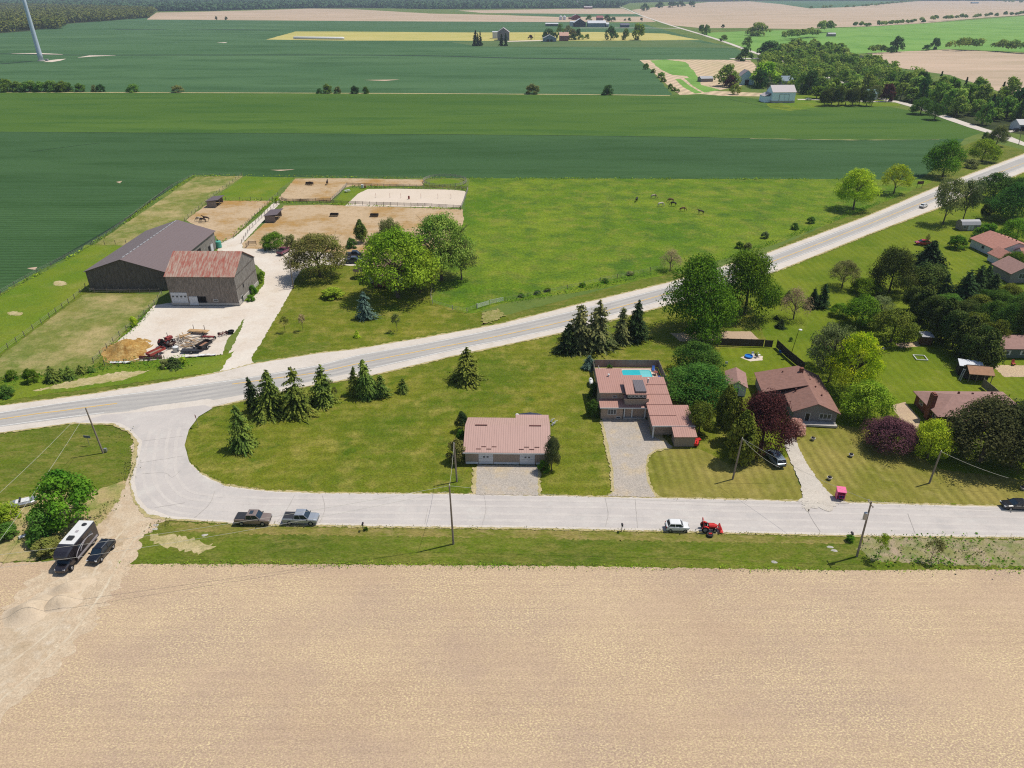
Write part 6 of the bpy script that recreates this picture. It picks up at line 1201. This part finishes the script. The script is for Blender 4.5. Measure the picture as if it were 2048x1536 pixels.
for px, py, lab in [(619,370,'brown hay feeder in the upper paddock'),(669,433,'left dark hay feeder in the large dirt paddock'),(749,434,'right dark hay feeder in the large dirt paddock')]:
    t = thing('hay_feeder', lab, 'feeder', *g(px, py), GB, 0, 'hay feeders'); MB().bx(-1.5,1.5,-.8,-.72,.3,.9).bx(-1.5,1.5,.72,.8,.3,.9).bx(-1.5,-1.42,-.71,.71,.3,.9).bx(1.42,1.5,-.71,.71,.3,.9).build('sides', m_black, t); MB().bx(-1.41,1.41,-.7,.7,.3,.5).build('hay', m_man, t)
    for a in (-1.4, 1.4):
        for b_ in (-.7, .7): MB().bx(a-.05,a+.05,b_-.05,b_+.05,0,.3).build('leg', m_black, t)
# arena bits
for k, px in enumerate((752, 780, 802, 842, 876, 902)):
    t = thing('arena_pole', 'thin red and white marker pole %s from the left in the riding arena' % ords[k], 'marker pole', *g(px, 396 + k*.3), GB, 0, 'marker poles in the riding arena'); MB().tube((0,0,0),(0,0,1.7),.05).build('rod', simple('marker_orange', C(206,120,90), .7), t); MB().tube((0,0,0),(0,0,.08),.2).build('base', m_trim, t)
t = thing('arena_barrel', 'red barrel in the middle of the riding arena', 'barrel', *g(818, 399), GB); MB().tube((0,0,0),(0,0,1.1),.35,.35,12).build('drum', simple('barrel_red', C(160,60,52), .6), t); MB().tube((0,0,1.1),(0,0,1.13),.3,.3,12).build('lid', m_dkwood, t)
t = thing('picnic_table', 'white picnic table on the lawn strip by the riding arena', 'table', *g(695, 385), GB, R(40)); MB().bx(-1.1,1.1,-.4,.4,.72,.78).build('table_top', m_trim, t)
for s_ in (-1, 1): MB().bx(-1.1,1.1,s_*.75-.14,s_*.75+.14,.42,.47).build('bench', m_trim, t); MB().bx(s_*.9-.05,s_*.9+.05,-.8,.8,.3,.4).bx(s_*.9-.05,s_*.9+.05,-.1,.1,0,.72).build('leg', m_trim, t)
t = thing('judge_stand', 'small white box stand at the arena corner', 'stand', *g(725, 377), GB); MB().bx(-.5,.5,-.4,.4,0,1.4).build('box', m_trim, t); MB().bx(.9,1.5,-.4,.4,0,.9).build('jump_block', m_brick_r, t)
# ================================================================ SIGNS, BOXES AND SMALL THINGS
def textmesh(txt, size, mat, par, loc, rot, ext=.004):
    cu = bpy.data.curves.new('lettering', 'FONT'); cu.body = txt; cu.size = size; cu.align_x = 'CENTER'; cu.align_y = 'CENTER'; cu.extrude = ext
    o = bpy.data.objects.new('lettering', cu); COL.objects.link(o); dg = bpy.context.evaluated_depsgraph_get(); me = bpy.data.meshes.new_from_object(o.evaluated_get(dg)); bpy.data.objects.remove(o)
    me.materials.clear(); me.materials.append(mat); q = link('lettering', me, None, par); q.location = loc; q.rotation_euler = rot; return q
x, y = g(397, 856); t = thing('stop_sign', 'red octagonal stop sign facing away at the junction corner', 'sign', x, y, GB, R(-55))
MB().tube((0,0,0),(0,0,2.6),.05).build('post', m_metal, t); h = 2.35
b = MB(); b.prism([(.42*math.cos(R(22.5+45*k)), h + .42*math.sin(R(22.5+45*k))) for k in range(8)], -.06, -.09, 'y'); b.build('plate', simple('sign_red', C(170,40,50), .5), t)
textmesh('STOP', .3, m_trim, t, (0, -.098, h), (R(90), 0, 0))
x, y = g(180, 893); t = thing('small_sign', 'small grey sign plate on the grass left of the junction pole', 'sign', x, y, GB, R(-10)); MB().tube((0,0,0),(0,0,1.9),.04).build('post', m_metal, t); MB().bx(-.7,.7,-.03,.03,1.6,2.1).build('plate', simple('sign_grey', C(120,124,140), .5), t)
t = thing('guy_marker', 'white and black meter box at the foot of the junction pole', 'box', *g(213, 906), GB); MB().bx(-.25,.25,-.2,.2,.1,.7).build('cabinet', m_metal, t); MB().bx(-.05,.05,-.05,.05,0,.1).build('stand', m_black, t)
x, y = g(1838, 378); t = thing('billboard', 'dark brown notice board on two posts beside the highway', 'sign', x, y, GB, R(10)); MB().bx(-1.5,1.5,-.05,.05,1.8,3.0).build('board', simple('board_brown', C(92,62,50), .8), t)
for s_ in (-1.2, 1.2): MB().bx(s_-.06,s_+.06,.06,.16,0,2.9).build('post', m_rail, t)
for k, (px, py) in enumerate(((727,1063),(1243,1065),(1700,1082))):
    t = thing('mailbox', ['black mailbox right of the silver pickup','black mailbox left of the white hatchback','black mailbox at the start of the scrub strip'][k], 'mailbox', *g(px, py), GB, 0, 'roadside mailboxes'); MB().bx(-.05,.05,-.05,.05,0,1.1).build('post', m_black if k else m_pole, t)
    MB().prism([(-.13,1.1),(.13,1.1),(.13,1.3),(.09,1.38),(-.09,1.38),(-.13,1.3)], -.28, .28, 'y').build('box', m_black, t); MB().bx(.14,.17,-.1,.1,1.3,1.4).build('flag', m_red, t)
x, y = g(1678, 999); t = thing('pink_stand', 'bright pink roadside box with dark open front by the gravel drive', 'stand', x, y, GB, R(-12), None, (.86, .86, .92)); m_pink = simple('hot_pink', C(246,110,160), .5)
MB().bx(-.75,-.68,-.7,.7,0,1.75).bx(.68,.75,-.7,.7,0,1.75).bx(-.67,.67,.63,.7,0,1.75).build('body', m_pink, t); MB().add([(-.85,-.85,1.75),(.85,-.85,1.75),(.85,.85,1.95),(-.85,.85,1.95),(-.85,-.85,1.85),(.85,-.85,1.85),(.85,.85,2.05),(-.85,.85,2.05)], [(3,2,1,0),(4,5,6,7),(0,1,5,4),(1,2,6,5),(2,3,7,6),(3,0,4,7)]).build('roof', m_pink, t)
for z_ in (.3, .95): MB().bx(-.66,.66,-.6,.6,z_,z_+.06).build('shelf', m_pink, t)
for k in range(4): MB().bx(-.5+.28*k,-.3+.28*k,-.4,.1,.361,.6+.1*(k % 2)).build('goods', simple('blue_goods', C(60,70,170), .6) if k % 2 else m_red, t)
for k, (px, py, lab) in enumerate(((1625,882,'grey stone planter nearest the brown roof house on the striped lawn'),(1701,915,'pale stone planter in the middle of the striped lawn'),(1658,961,'dark stone planter near the pink box'),(2044,981,'dark stone planter at the right edge'))):
    t = thing('stone_planter', lab, 'planter', *g(px, py), GB); MB().tube((0,0,0),(0,0,.4),.32,.45,10).build('pot', m_conc2, t); MB().ell((0,0,.45),(.34,.34,.22),10,6).build('soil', m_tdk, t)
t = thing('red_pump', 'orange red garden machine at the right wall of the small shed', 'machine', *g(1392, 893), GB, R(70)); MB().bx(-.7,.7,-.35,.35,.25,.7).build('body', m_tred, t); MB().tube((-.5,0,.7),(-.8,0,1.5),.07).build('chute', m_tred, t)
for s_ in (-1, 1): wheel(t, .2, s_*.42, .25, .12)
t = thing('red_cart', 'orange red cart lying below the orange red machine', 'cart', *g(1395, 886), GB, R(20)); MB().bx(-.5,.5,-.35,.35,.3,.6).build('tub', m_tred, t); wheel(t, .4, 0, .2, .1, False)
t = thing('covered_boat', 'dark covered boat behind the long garage', 'boat', 3.6, 121.6, GB); b = MB(); b.loft([[(q, -w_, .9),(q, -w_*.6, .4),(q, w_*.6, .4),(q, w_, .9),(q, w_*.5, zt),(q, -w_*.5, zt)] for q, w_, zt in ((-2.6,.9,1.1),(0,1.0,1.5),(1.8,.7,1.3),(2.8,.1,1.0))]); b.build('cover', simple('navy_cover', C(52,58,80), .7), t); MB().ell((-2.6,0,1.2),(.4,.3,.3),10,6).build('motor', m_trim, t)
for s_ in (-1, 1): wheel(t, -.6, s_*1.0, .3, .2)
for k, (px, py) in enumerate(((1102,846),(1104,853),(1108,850))): tag(MB().tube((0,0,0),(.2,.1,.5),.2,.12,8).tube((.2,.1,.5),(.7,.2,.55),.06).build('white_garden_pot', m_trim, None, False, (*g(px, py), GB)), '%s white watering pot beside the right wall of the long garage' % ['farthest', 'nearest', 'rightmost'][k], 'pot', 'white pots beside the long garage')
x, y = g(1508, 718); t = thing('kiddie_pool', 'blue round toy pool on the pale patch in the small back yard', 'toy pool', *g(1497, 716), GB); b = MB(); b.add([(r_*math.cos(6.283*i/16), r_*math.sin(6.283*i/16), z_) for r_, z_ in ((.9,0),(.95,.3),(.8,.3),(.75,.08)) for i in range(16)], [(q*16+i, q*16+(i+1) % 16, (q+1)*16+(i+1) % 16, (q+1)*16+i) for q in range(3) for i in range(16)] + [tuple(range(48, 64))]); b.build('shell', simple('toy_blue', C(40,130,220), .4), t)
for k, (px, py, c_, lab) in enumerate(((1505,714,m_trim,'white folding chair on the pale patch of the small back yard'),(1512,717,m_black,'dark folding chair on the pale patch of the small back yard'),(1517,715,m_trim,'pale folding chair at the right of the pale patch'),(1560,710,m_cush,'blue covered chair at the slanting board fence'),(1452,732,m_trim,'white bench above the small red roofed shed'))):
    t = thing('garden_chair', lab, 'chair', *g(px, py), GB, R(40*k)); MB().bx(-.3,.3,-.3,.3,.4,.46).build('seat', c_, t); MB().bx(-.3,.3,.24,.3,.47,.95).build('backrest', c_, t)
    for a in (-.25, .25):
        for b_ in (-.25, .25): MB().bx(a-.025,a+.025,b_-.025,b_+.025,0,.4).build('leg', m_metal, t)
t = thing('paddle_boat', 'grey and white beached boat left of the large green tree', 'boat', *g(50, 1010), GB, R(25)); b = MB(); b.loft([[(q, -w_, .1),(q, w_, .1),(q, w_*1.05, .5),(q, w_*.8, .62),(q, -w_*.8, .62),(q, -w_*1.05, .5)] for q, w_ in ((-1.9,.7),(-1.4,.95),(1.2,.95),(1.9,.6))]); b.build('hull', m_metal, t); MB().bx(-1.1,.9,-.6,.6,.63,.72).build('deck', m_trim, t); MB().bx(-.5,-.3,-.55,.55,.73,1.1).build('seat', m_chr, t)
t = thing('white_debris', 'white scrap sheet in the brush left of the motorhome', 'debris', *g(46, 1078), GB, R(30)); t2 = MB().ob((0,0,.2),(.9,.5,.06),0,0,.3).build('panel', m_trim, t); MB().ob((.5,.3,.15),(.4,.3,.05),.6,0,.2).build('fragment', m_bluewall, t)
for k, (px, py) in enumerate(((1548,1126),(1660,1096),(1668,1103),(310,1060),(312,1052),(410,1072))):
    mound('pale_rock', ['flat white rock on the grass near the stubble field','upper white rock patch left of the leaning pole','lower white rock patch left of the leaning pole','lower pale stone at the track corner','upper pale stone at the track corner','rounded grassy rock below the taupe pickup'][k], 'rock', px, py, .75, .45, .16, m_conc2, 10 + k, rough=.1)
t = thing('red_lawn_chair', 'red lawn chair in front of the green walled house', 'chair', *g(2025, 732), GB); MB().bx(-.35,.35,-.35,.35,.35,.42).build('seat', m_fred, t); MB().ob((0,.35,.75),(.7,.08,.7),0,0,R(-15)).build('backrest', m_fred, t)
for a in (-.3, .3): MB().bx(a-.04,a+.04,-.3,.3,0,.35).build('leg', m_fred, t)
t = thing('swing_frame', 'small metal frame swing on the soil pad by the tiny wooden shed', 'swing', *g(1815, 692), GB); MB().path([(-1.3,0,0),(-1.1,0,1.9),(1.1,0,1.9),(1.3,0,0)], .05, 6).build('frame', m_rail, t); MB().bx(-.5,.5,-.2,.2,.5,.56).tube((-.45,0,.56),(-.45,0,1.9),.02).tube((.45,0,.56),(.45,0,1.9),.02).build('seat', m_rail, t)
# ================================================================ WOODLAND, TREE LINES, FAR FOREST
def inside(x, y, P):
    c = False; n = len(P); j = n - 1
    for i in range(n):
        if (P[i][1] > y) != (P[j][1] > y) and x < (P[j][0]-P[i][0])*(y-P[i][1])/(P[j][1]-P[i][1]) + P[i][0]: c = not c
        j = i
    return c
def scatter(poly, sp, seed=3):
    P = [G(p) for p in poly]; lr = random.Random(seed); x0 = min(p[0] for p in P); x1 = max(p[0] for p in P); y0 = min(p[1] for p in P); y1 = max(p[1] for p in P); out = []
    y = y0
    while y < y1:
        x = x0 + lr.uniform(0, sp)
        while x < x1:
            px, py = x + lr.uniform(-.42, .42)*sp, y + lr.uniform(-.42, .42)*sp
            if inside(px, py, P): out.append((px, py))
            x += sp
        y += sp * .9
    return out
WP = [(1524,118),(1550,104),(1610,100),(1660,104),(1720,128),(1800,160),(1880,182),(1960,198),(2048,212),(2260,250),(2280,310),(2048,262),(1990,256),(1940,244),(1890,226),(1840,208),(1790,198),(1700,200),(1650,206),(1600,186),(1555,182),(1530,172),(1520,150)]
pts = scatter(WP, 13.2); pts.sort(key=lambda p: p[1])
def clear(x, y):
    for px, py, r in ((1562,180,9),(1730,200,9),(1500,168,0)):
        a = g(px, py)
        if math.hypot(x-a[0], y-a[1]) < r: return False
    # keep off the side road
    R_ = [g(*q) for q in [(1560,122),(1680,165),(1730,190),(1800,205),(1850,219),(1900,238),(1950,255),(2000,270)]]
    return True
pts = [p for p in pts if clear(*p)]
GW = 'leafy trees of the woodland behind the white bank barn'; near_, rest_ = pts[:125], pts[125:]
for i, (x, y) in enumerate(near_):
    k = rnd.random(); h = rnd.choice([rnd.uniform(8, 13), rnd.uniform(12, 20)]); w_ = rnd.uniform(9, 17)
    if k < .07: tree('farsp', 'spruce2', 0, 0, 0, 0, 'dark conifer standing inside the woodland behind the white bank barn', 'conifers inside the woodland', xy=(x, y), h=rnd.uniform(12, 17), w=6)
    else: tree('far', rnd.choice(['far','far','far2','wood','wood','wood','far2','green','fresh']) , 0, 0, 0, 0, 'leafy tree at the woodland front ' + ('right of the two round roadside trees' if x > 260 else 'between the cedar clump and the round roadside trees'), GW, xy=(x, y), h=h, w=w_)
print('woodland', len(near_), len(rest_))
# trees one can single out around the white barn and the lane
for a in [('far','wood',1456,172,126,44,'broad leafy tree hiding the left side of the pale blue barn'),('far','fresh',1532,172,118,56,'yellow green broad tree right of the pale blue barn'),('far','far2',1522,176,138,30,'dark tree in front of the yellow green broad tree'),
 ('far','purple',1462,175,150,24,'dark purple tree at the left wall of the pale blue barn'),('far','purple',1776,203,163,26,'dark red tree beside the side road'),('thin','olive',1748,212,168,32,'thin open tree right of the dark cedar clump'),
 ('far','far2',1543,118,80,50,'dark rounded tree at the end of the far road'),('far','far2',1492,122,92,26,'round dark tree beside the far road'),('far','far',1495,95,72,20,'smaller round tree across the far road'),('far','far2',1478,121,112,14,'low bush left of the round dark tree')]: T(*a)
for k in range(7): T('oval','cedar2',1652 + k*14, 213 - (k % 2)*2, 178 - (k % 3)*4, 26, 'dark cedar, %s from the left in the clump right of the white bank barn' % ['first','second','third','fourth','fifth','sixth','seventh'][k], group='dark cedars right of the white bank barn')
def mass(name, pts, mat, n, hh, ww, leaf, label=None, seed=1, cat=None):
    """many crowns as one mass: leaf clumps over each crown's dome"""
    A = np.array(pts); m = len(A); hs = rng.uniform(hh[0], hh[1], m); ws = rng.uniform(ww[0], ww[1], m) / 2
    idx = np.repeat(np.arange(m), n); q = sph(m * n); q[:, 2] = np.abs(q[:, 2]) * 1.0 - .15; q = nrm(q); rr = rng.uniform(.75, 1.05, m * n)
    P = np.stack([A[idx, 0] + q[:, 0]*rr*ws[idx], A[idx, 1] + q[:, 1]*rr*ws[idx], hs[idx]*(.42 + .56*q[:, 2]*rr)], 1)
    low = rng.random(m*n) < .15; P[low, 2] *= rng.uniform(.2, .8, low.sum())
    me = quads(name, P, nrm(q + sph(m*n)*.55 + np.array([0, 0, .2])), rng.uniform(.6, 1.3, m*n)*leaf, mat)
    o = link(name, me); tag(o, label, cat, None, 'stuff'); return o
LINES = []
farL = leafmat('far_forest_leaves', C(88,114,52), C(150,156,78), .5, .1); farR = leafmat('blue_green_forest_leaves', C(62,92,62), C(96,122,80), .45, .1)
LF = [(-500,100),(-100,70),(0,65),(60,60),(125,58),(130,46),(200,43),(260,38),(296,36),(312,24),(250,20),(0,14),(-500,10)]
p = scatter(LF, 11.5, 4); print('left forest', len(p)); mass('near_forest', p, farL, 34, (14, 22), (12, 18), 1.9, 'mixed green and yellowish forest at the top left behind the turbine', cat='forest')
FF = [(-900,6),(0,14),(300,23),(420,22),(560,17.5),(700,15),(860,18.5),(1000,17.5),(1120,17),(1235,15),(1260,6),(1400,2),(2600,2),(2600,-2),(-900,-2)]
p = scatter(FF, 25, 5); print('far forest', len(p)); mass('far_forest', p, farR, 16, (17, 25), (24, 32), 5.0, 'blue green forest along the top of the photo', cat='forest')
E1 = [(300,23),(420,21.5),(560,17),(700,14.5),(860,18),(1000,17),(1120,16.5),(1235,14.5),(1235,10),(1100,12),(860,14),(700,11),(560,13),(420,17),(300,19)]
p = scatter(E1, 12, 6); print('edge', len(p)); mass('forest_edge', p, farR, 30, (16, 23), (12, 18), 2.4, 'tree wall at the near edge of the blue green forest', cat='forest')
# tree lines of single trees on the hills
def line(pts, n, label, group, kind='far', col=('far2','far'), hh=(9,15), ww=(9,15), jy=3, seed=1):
    P = [g(*q) for q in pts]; seg = [math.dist(a, b) for a, b in zip(P, P[1:])]; tot = sum(seg)
    for k in range(n):
        s_ = tot*(k + rnd.uniform(.1, .9))/n; i = 0
        while s_ > seg[i] and i < len(seg)-1: s_ -= seg[i]; i += 1
        q = min(1, s_/seg[i]); LINES.append((P[i][0] + (P[i+1][0]-P[i][0])*q + rnd.uniform(-jy, jy), P[i][1] + (P[i+1][1]-P[i][1])*q + rnd.uniform(-jy, jy)*1.5, rnd.uniform(*hh), rnd.uniform(*ww)))
line([(1700,55),(1760,52),(1830,46),(1850,47)], 16, 'tree in the hedge line along the top of the bright hay field', 'hedge line above the bright hay field', hh=(8,13)); line([(1835,45),(1880,42),(1930,38),(1975,35),(2060,30),(2200,22)], 34, 'taller tree in the right part of the hedge line above the bright hay field', 'tall hedge line above the bright hay field', hh=(11,18), ww=(12,18))
line([(1612,19),(1660,17),(1720,15),(1760,11),(1840,2),(1900,-2)], 60, 'tree in the distant slanting row on the tan hill', 'distant slanting tree row', hh=(12,18), ww=(14,20), jy=9)
line([(1445,5),(1500,4),(1560,3),(1640,0)], 26, 'tree in the far line at the top right', 'far tree line at the top right', hh=(12,18), ww=(16,22), jy=14); line([(1990,4),(2060,8),(2200,14)], 16, 'tree in the far top right corner row', 'far corner tree row', hh=(14,20), ww=(16,22), jy=12)
line([(1905,102),(1950,101),(1990,103),(2048,107),(2200,118)], 34, 'tree in the dark wood beside the ploughed field', 'dark wood beside the ploughed field', hh=(14,20), ww=(14,20), jy=14, col=('far2','far2','far'))
line([(1740,107),(1760,106),(1775,106)], 6, 'small tree in the group left of the tall single tree', 'small tree group by the ploughed field', hh=(8,13), ww=(8,12)); T('far','far2',1796,104,71,28,'tall single dark tree at the ploughed field edge'); T('far','far2',1784,106,92,16,'low tree beside the tall single dark tree'); T('far','far2',1872,99,73,20,'tall tree just left of the dark wood'); T('far','far2',1853,101,89,16,'small tree farther left of the dark wood')
line([(1568,80),(1600,76),(1640,74)], 14, 'tree in the grove on the bright hay field', 'grove on the bright hay field', hh=(14,20), ww=(14,18), col=('wood','far'), jy=10); line([(1640,66),(1662,64)], 7, 'taller tree at the right end of the grove', 'taller grove trees', hh=(18,26), ww=(14,18), jy=5)
T('far','wood',1517,72,44,42,'large rounded tree standing alone on the bright hay field'); T('far','far',1403,68,47,12,'left tree of the pair beside the far road'); T('far','far',1414,70,48,14,'right tree of the pair beside the far road'); T('far','far',1447,82,69,16,'small round tree beside the far road'); T('far','far2',1446,56,48,8,'tiny tree on the tan hill edge')
def massv(name, T4, mats, n, leaf, label, cat):
    A = np.array(T4); m = len(A); idx = np.repeat(np.arange(m), n); q = sph(m*n); q[:, 2] = np.where(q[:, 2] < -.35, -q[:, 2], q[:, 2]); nbl = 9
    bc = sph(m*nbl).reshape(m, nbl, 3); bc[:, :, 2] = np.abs(bc[:, :, 2])*.9 - .2; bi = rng.integers(0, nbl, m*n); c_ = bc[idx, bi]*.62; p_ = c_ + q*rng.uniform(.34, .46, (m*n, 1))
    P = np.stack([A[idx, 0] + p_[:, 0]*A[idx, 3]/2, A[idx, 1] + p_[:, 1]*A[idx, 3]/2, np.maximum(.2, A[idx, 2]*(.45 + .5*p_[:, 2]))], 1)
    me = quads(name, P, nrm(q + sph(m*n)*.55 + np.array([0, 0, .2])), rng.uniform(.6, 1.3, m*n)*leaf*np.clip(A[idx, 1]/900, .8, 2.2)*.9, mats[0]); me.materials.append(mats[1])
    mi = (rng.random(m) < .5).astype('i')[idx]; me.polygons.foreach_set('material_index', mi); o = link(name, me); tag(o, label, cat, None, 'stuff')
massv('distant_trees', [(x, y, rnd.choice([rnd.uniform(8, 13), rnd.uniform(13, 21)]), rnd.uniform(9, 17)) for x, y in rest_ if rnd.random() < .92] + LINES, [LM['wood'], LM['far']], 150, .95, 'rear part of the dense woodland and the hedge lines on the far hills', 'woodland')
# distant farm trees
for a in [('farsp','spruce2',950,92,60,15,'left tall dark spruce in the distant group of three'),('farsp','spruce2',961,92,62,10,'right tall dark spruce in the distant group of three'),('farsp','spruce2',956,91,66,9,'middle dark spruce in the distant group of three'),
 ('farsp','spruce2',1003,92,68,11,'left spruce in front of the grey gambrel barn'),('farsp','spruce2',1012,92,66,11,'right spruce in front of the grey gambrel barn'),('far','purple',1061,79,69,10,'round dark tree between gambrel barn and blue grey garage'),
 ('far','far2',1222,80,51,24,'dense round tree right of the brick farmhouse trees'),('far','far',1251,80,56,14,'slim tree between two wide trees by the lane'),('far','fresh',1277,80,43,30,'tall pale green tree near the far road'),('far','far',1174,78,68,12,'small round tree right of the brick farmhouse'),
 ('far','far2',1096,78,56,24,'tree left of the brick farmhouse'),('far','far',1121,70,45,14,'tall tree behind the brick farmhouse'),('far','far2',1110,79,64,12,'low tree against the blue grey garage'),('far','brown',1143,79,57,20,'bronze tree right of the brick farmhouse'),('far','far2',1157,79,55,12,'tall dark tree at the right end of the farmhouse trees'),('far','olive',1136,66,50,16,'pale tree behind the bronze tree'),('far','far2',1147,80,67,12,'dark low bush right of the brick farmhouse'),('far','far',1163,79,68,9,'small tree at the farmhouse lane'),
 ('far','far',1178,42,29,14,'tree right of the dark red barn'),('far','far2',1215,43,29,14,'left dark tree behind the long white roofed barn'),('far','far2',1227,43,33,10,'right dark tree behind the long white roofed barn'),('far','far2',1250,42,37,5,'tiny bush left of the far road'),('far','far2',1259,42,35,7,'small bush beside the far road'),('far','far2',1283,42,35,6,'small bush right of the far road'),
 ('far','far2',1212,16,2,7,'tree at the left of the distant silo farm grove'),('far','far2',1224,15,1,12,'tree in the middle of the distant silo farm grove'),('far','far2',1235,15,2,10,'tree at the right of the distant silo farm grove'),('far','far2',432,40,32,5,'left tiny tree alone on the tan field'),('far','far2',452,40,33,6,'right tiny tree alone on the tan field'),
 ('far','far2',1384,14,0,14,'dark tree group member right of the far road top'),('far','far2',1290,22,6,16,'left tree at the top of the far road'),('far','far2',1320,16,2,16,'middle tree at the top of the far road'),('far','far2',1345,15,2,20,'right tree at the top of the far road'),('far','far2',1362,14,1,16,'far right tree at the top of the far road')]: T(*a)
# ---- tufts and weeds along edges
def tufts(name, lines, per_m, spread, leaf, mat, hgt=.25):
    P = []
    for ln in lines:
        q = [g(*a) for a in ln]
        for a, b in zip(q, q[1:]):
            L_ = math.dist(a, b)
            for _ in range(int(L_*per_m)):
                t = rnd.random(); c = (math.sin(t*L_*.31 + a[0]) + math.sin(t*L_*.11 + a[1]))*.25
                if rnd.random() < .5 + c: k = rnd.gauss(0, spread); P.append((a[0] + (b[0]-a[0])*t + rnd.gauss(0, spread*.6), a[1] + (b[1]-a[1])*t + k, GB + rnd.uniform(0, hgt)))
    P = np.array(P); me = quads(name, P, nrm(sph(len(P)) + np.array([0, -.1, .7])), rng.uniform(.5, 1.4, len(P))*leaf, mat); o = link(name, me); o['kind'] = 'stuff'; print(name, len(P))
tufts('edge_grass', [[(228,1131),(330,1130),(700,1131),(1200,1135),(1690,1143),(2048,1141)], [(228,1132),(700,1131.5),(1690,1143)]], 16, .4, .07, LM['fresh'])
tufts('road_edge_grass', [[(330,1046),(500,1052),(750,1056),(1050,1060),(1330,1066),(1650,1074),(2048,1079)], [(378,925),(450,972),(540,984),(640,988),(900,989),(1250,996)], [(1310,998),(1600,1003)], [(1670,1005),(2048,1015)]], 10, .25, .06, LM['olive'])
tufts('crop_edge_weeds', [[(388,354),(490,352),(700,356),(940,358),(1300,359),(1700,360)], [(0,594),(75,551),(160,506),(230,462),(300,409),(388,354)], [(415,402),(545,402)], [(445,487),(505,440),(552,398)], [(560,406),(922,420)], [(700,374),(936,381)]], 7, .7, .22, LM['fresh'], .5)
tufts('ditch_weeds', [[(0,760),(120,750),(240,728),(330,722),(450,716)], [(0,770),(100,760),(220,738),(380,734)], [(1012,606),(1100,592),(1200,572),(1340,542)], [(1340,548),(1470,515),(1600,466),(1700,430),(1790,394)], [(1720,1084),(1850,1084),(2048,1088)], [(1730,1120),(1900,1130),(2048,1132)], [(190,720),(215,700),(262,664),(300,620)], [(505,600),(525,560)]], 22, .9, .13, LM['green'], .5)
tufts('scrub_weeds', [[(1730,1100),(1850,1105),(2048,1108)], [(300,1060),(330,1052)], [(258,960),(262,900),(240,870)], [(150,1075),(230,1010)], [(0,1040),(100,1090)]], 24, 1.2, .1, LM['olive'], .4)
# ================================================================ AIR
m = bpy.data.materials.new('haze_air'); m.use_nodes = True; N = m.node_tree.nodes; N.remove(N['Principled BSDF']); pv = N.new('ShaderNodeVolumePrincipled')
pv.inputs['Density'].default_value = 0.00007; pv.inputs['Color'].default_value = (.72, .84, 1, 1); pv.inputs['Anisotropy'].default_value = .2
m.node_tree.links.new(pv.outputs[0], N['Material Output'].inputs['Volume'])
HZ = True
if HZ:
    o = MB().bx(-15000, 15000, -700, 23000, -1.2, 108).build('haze', m); o['kind'] = 'stuff'
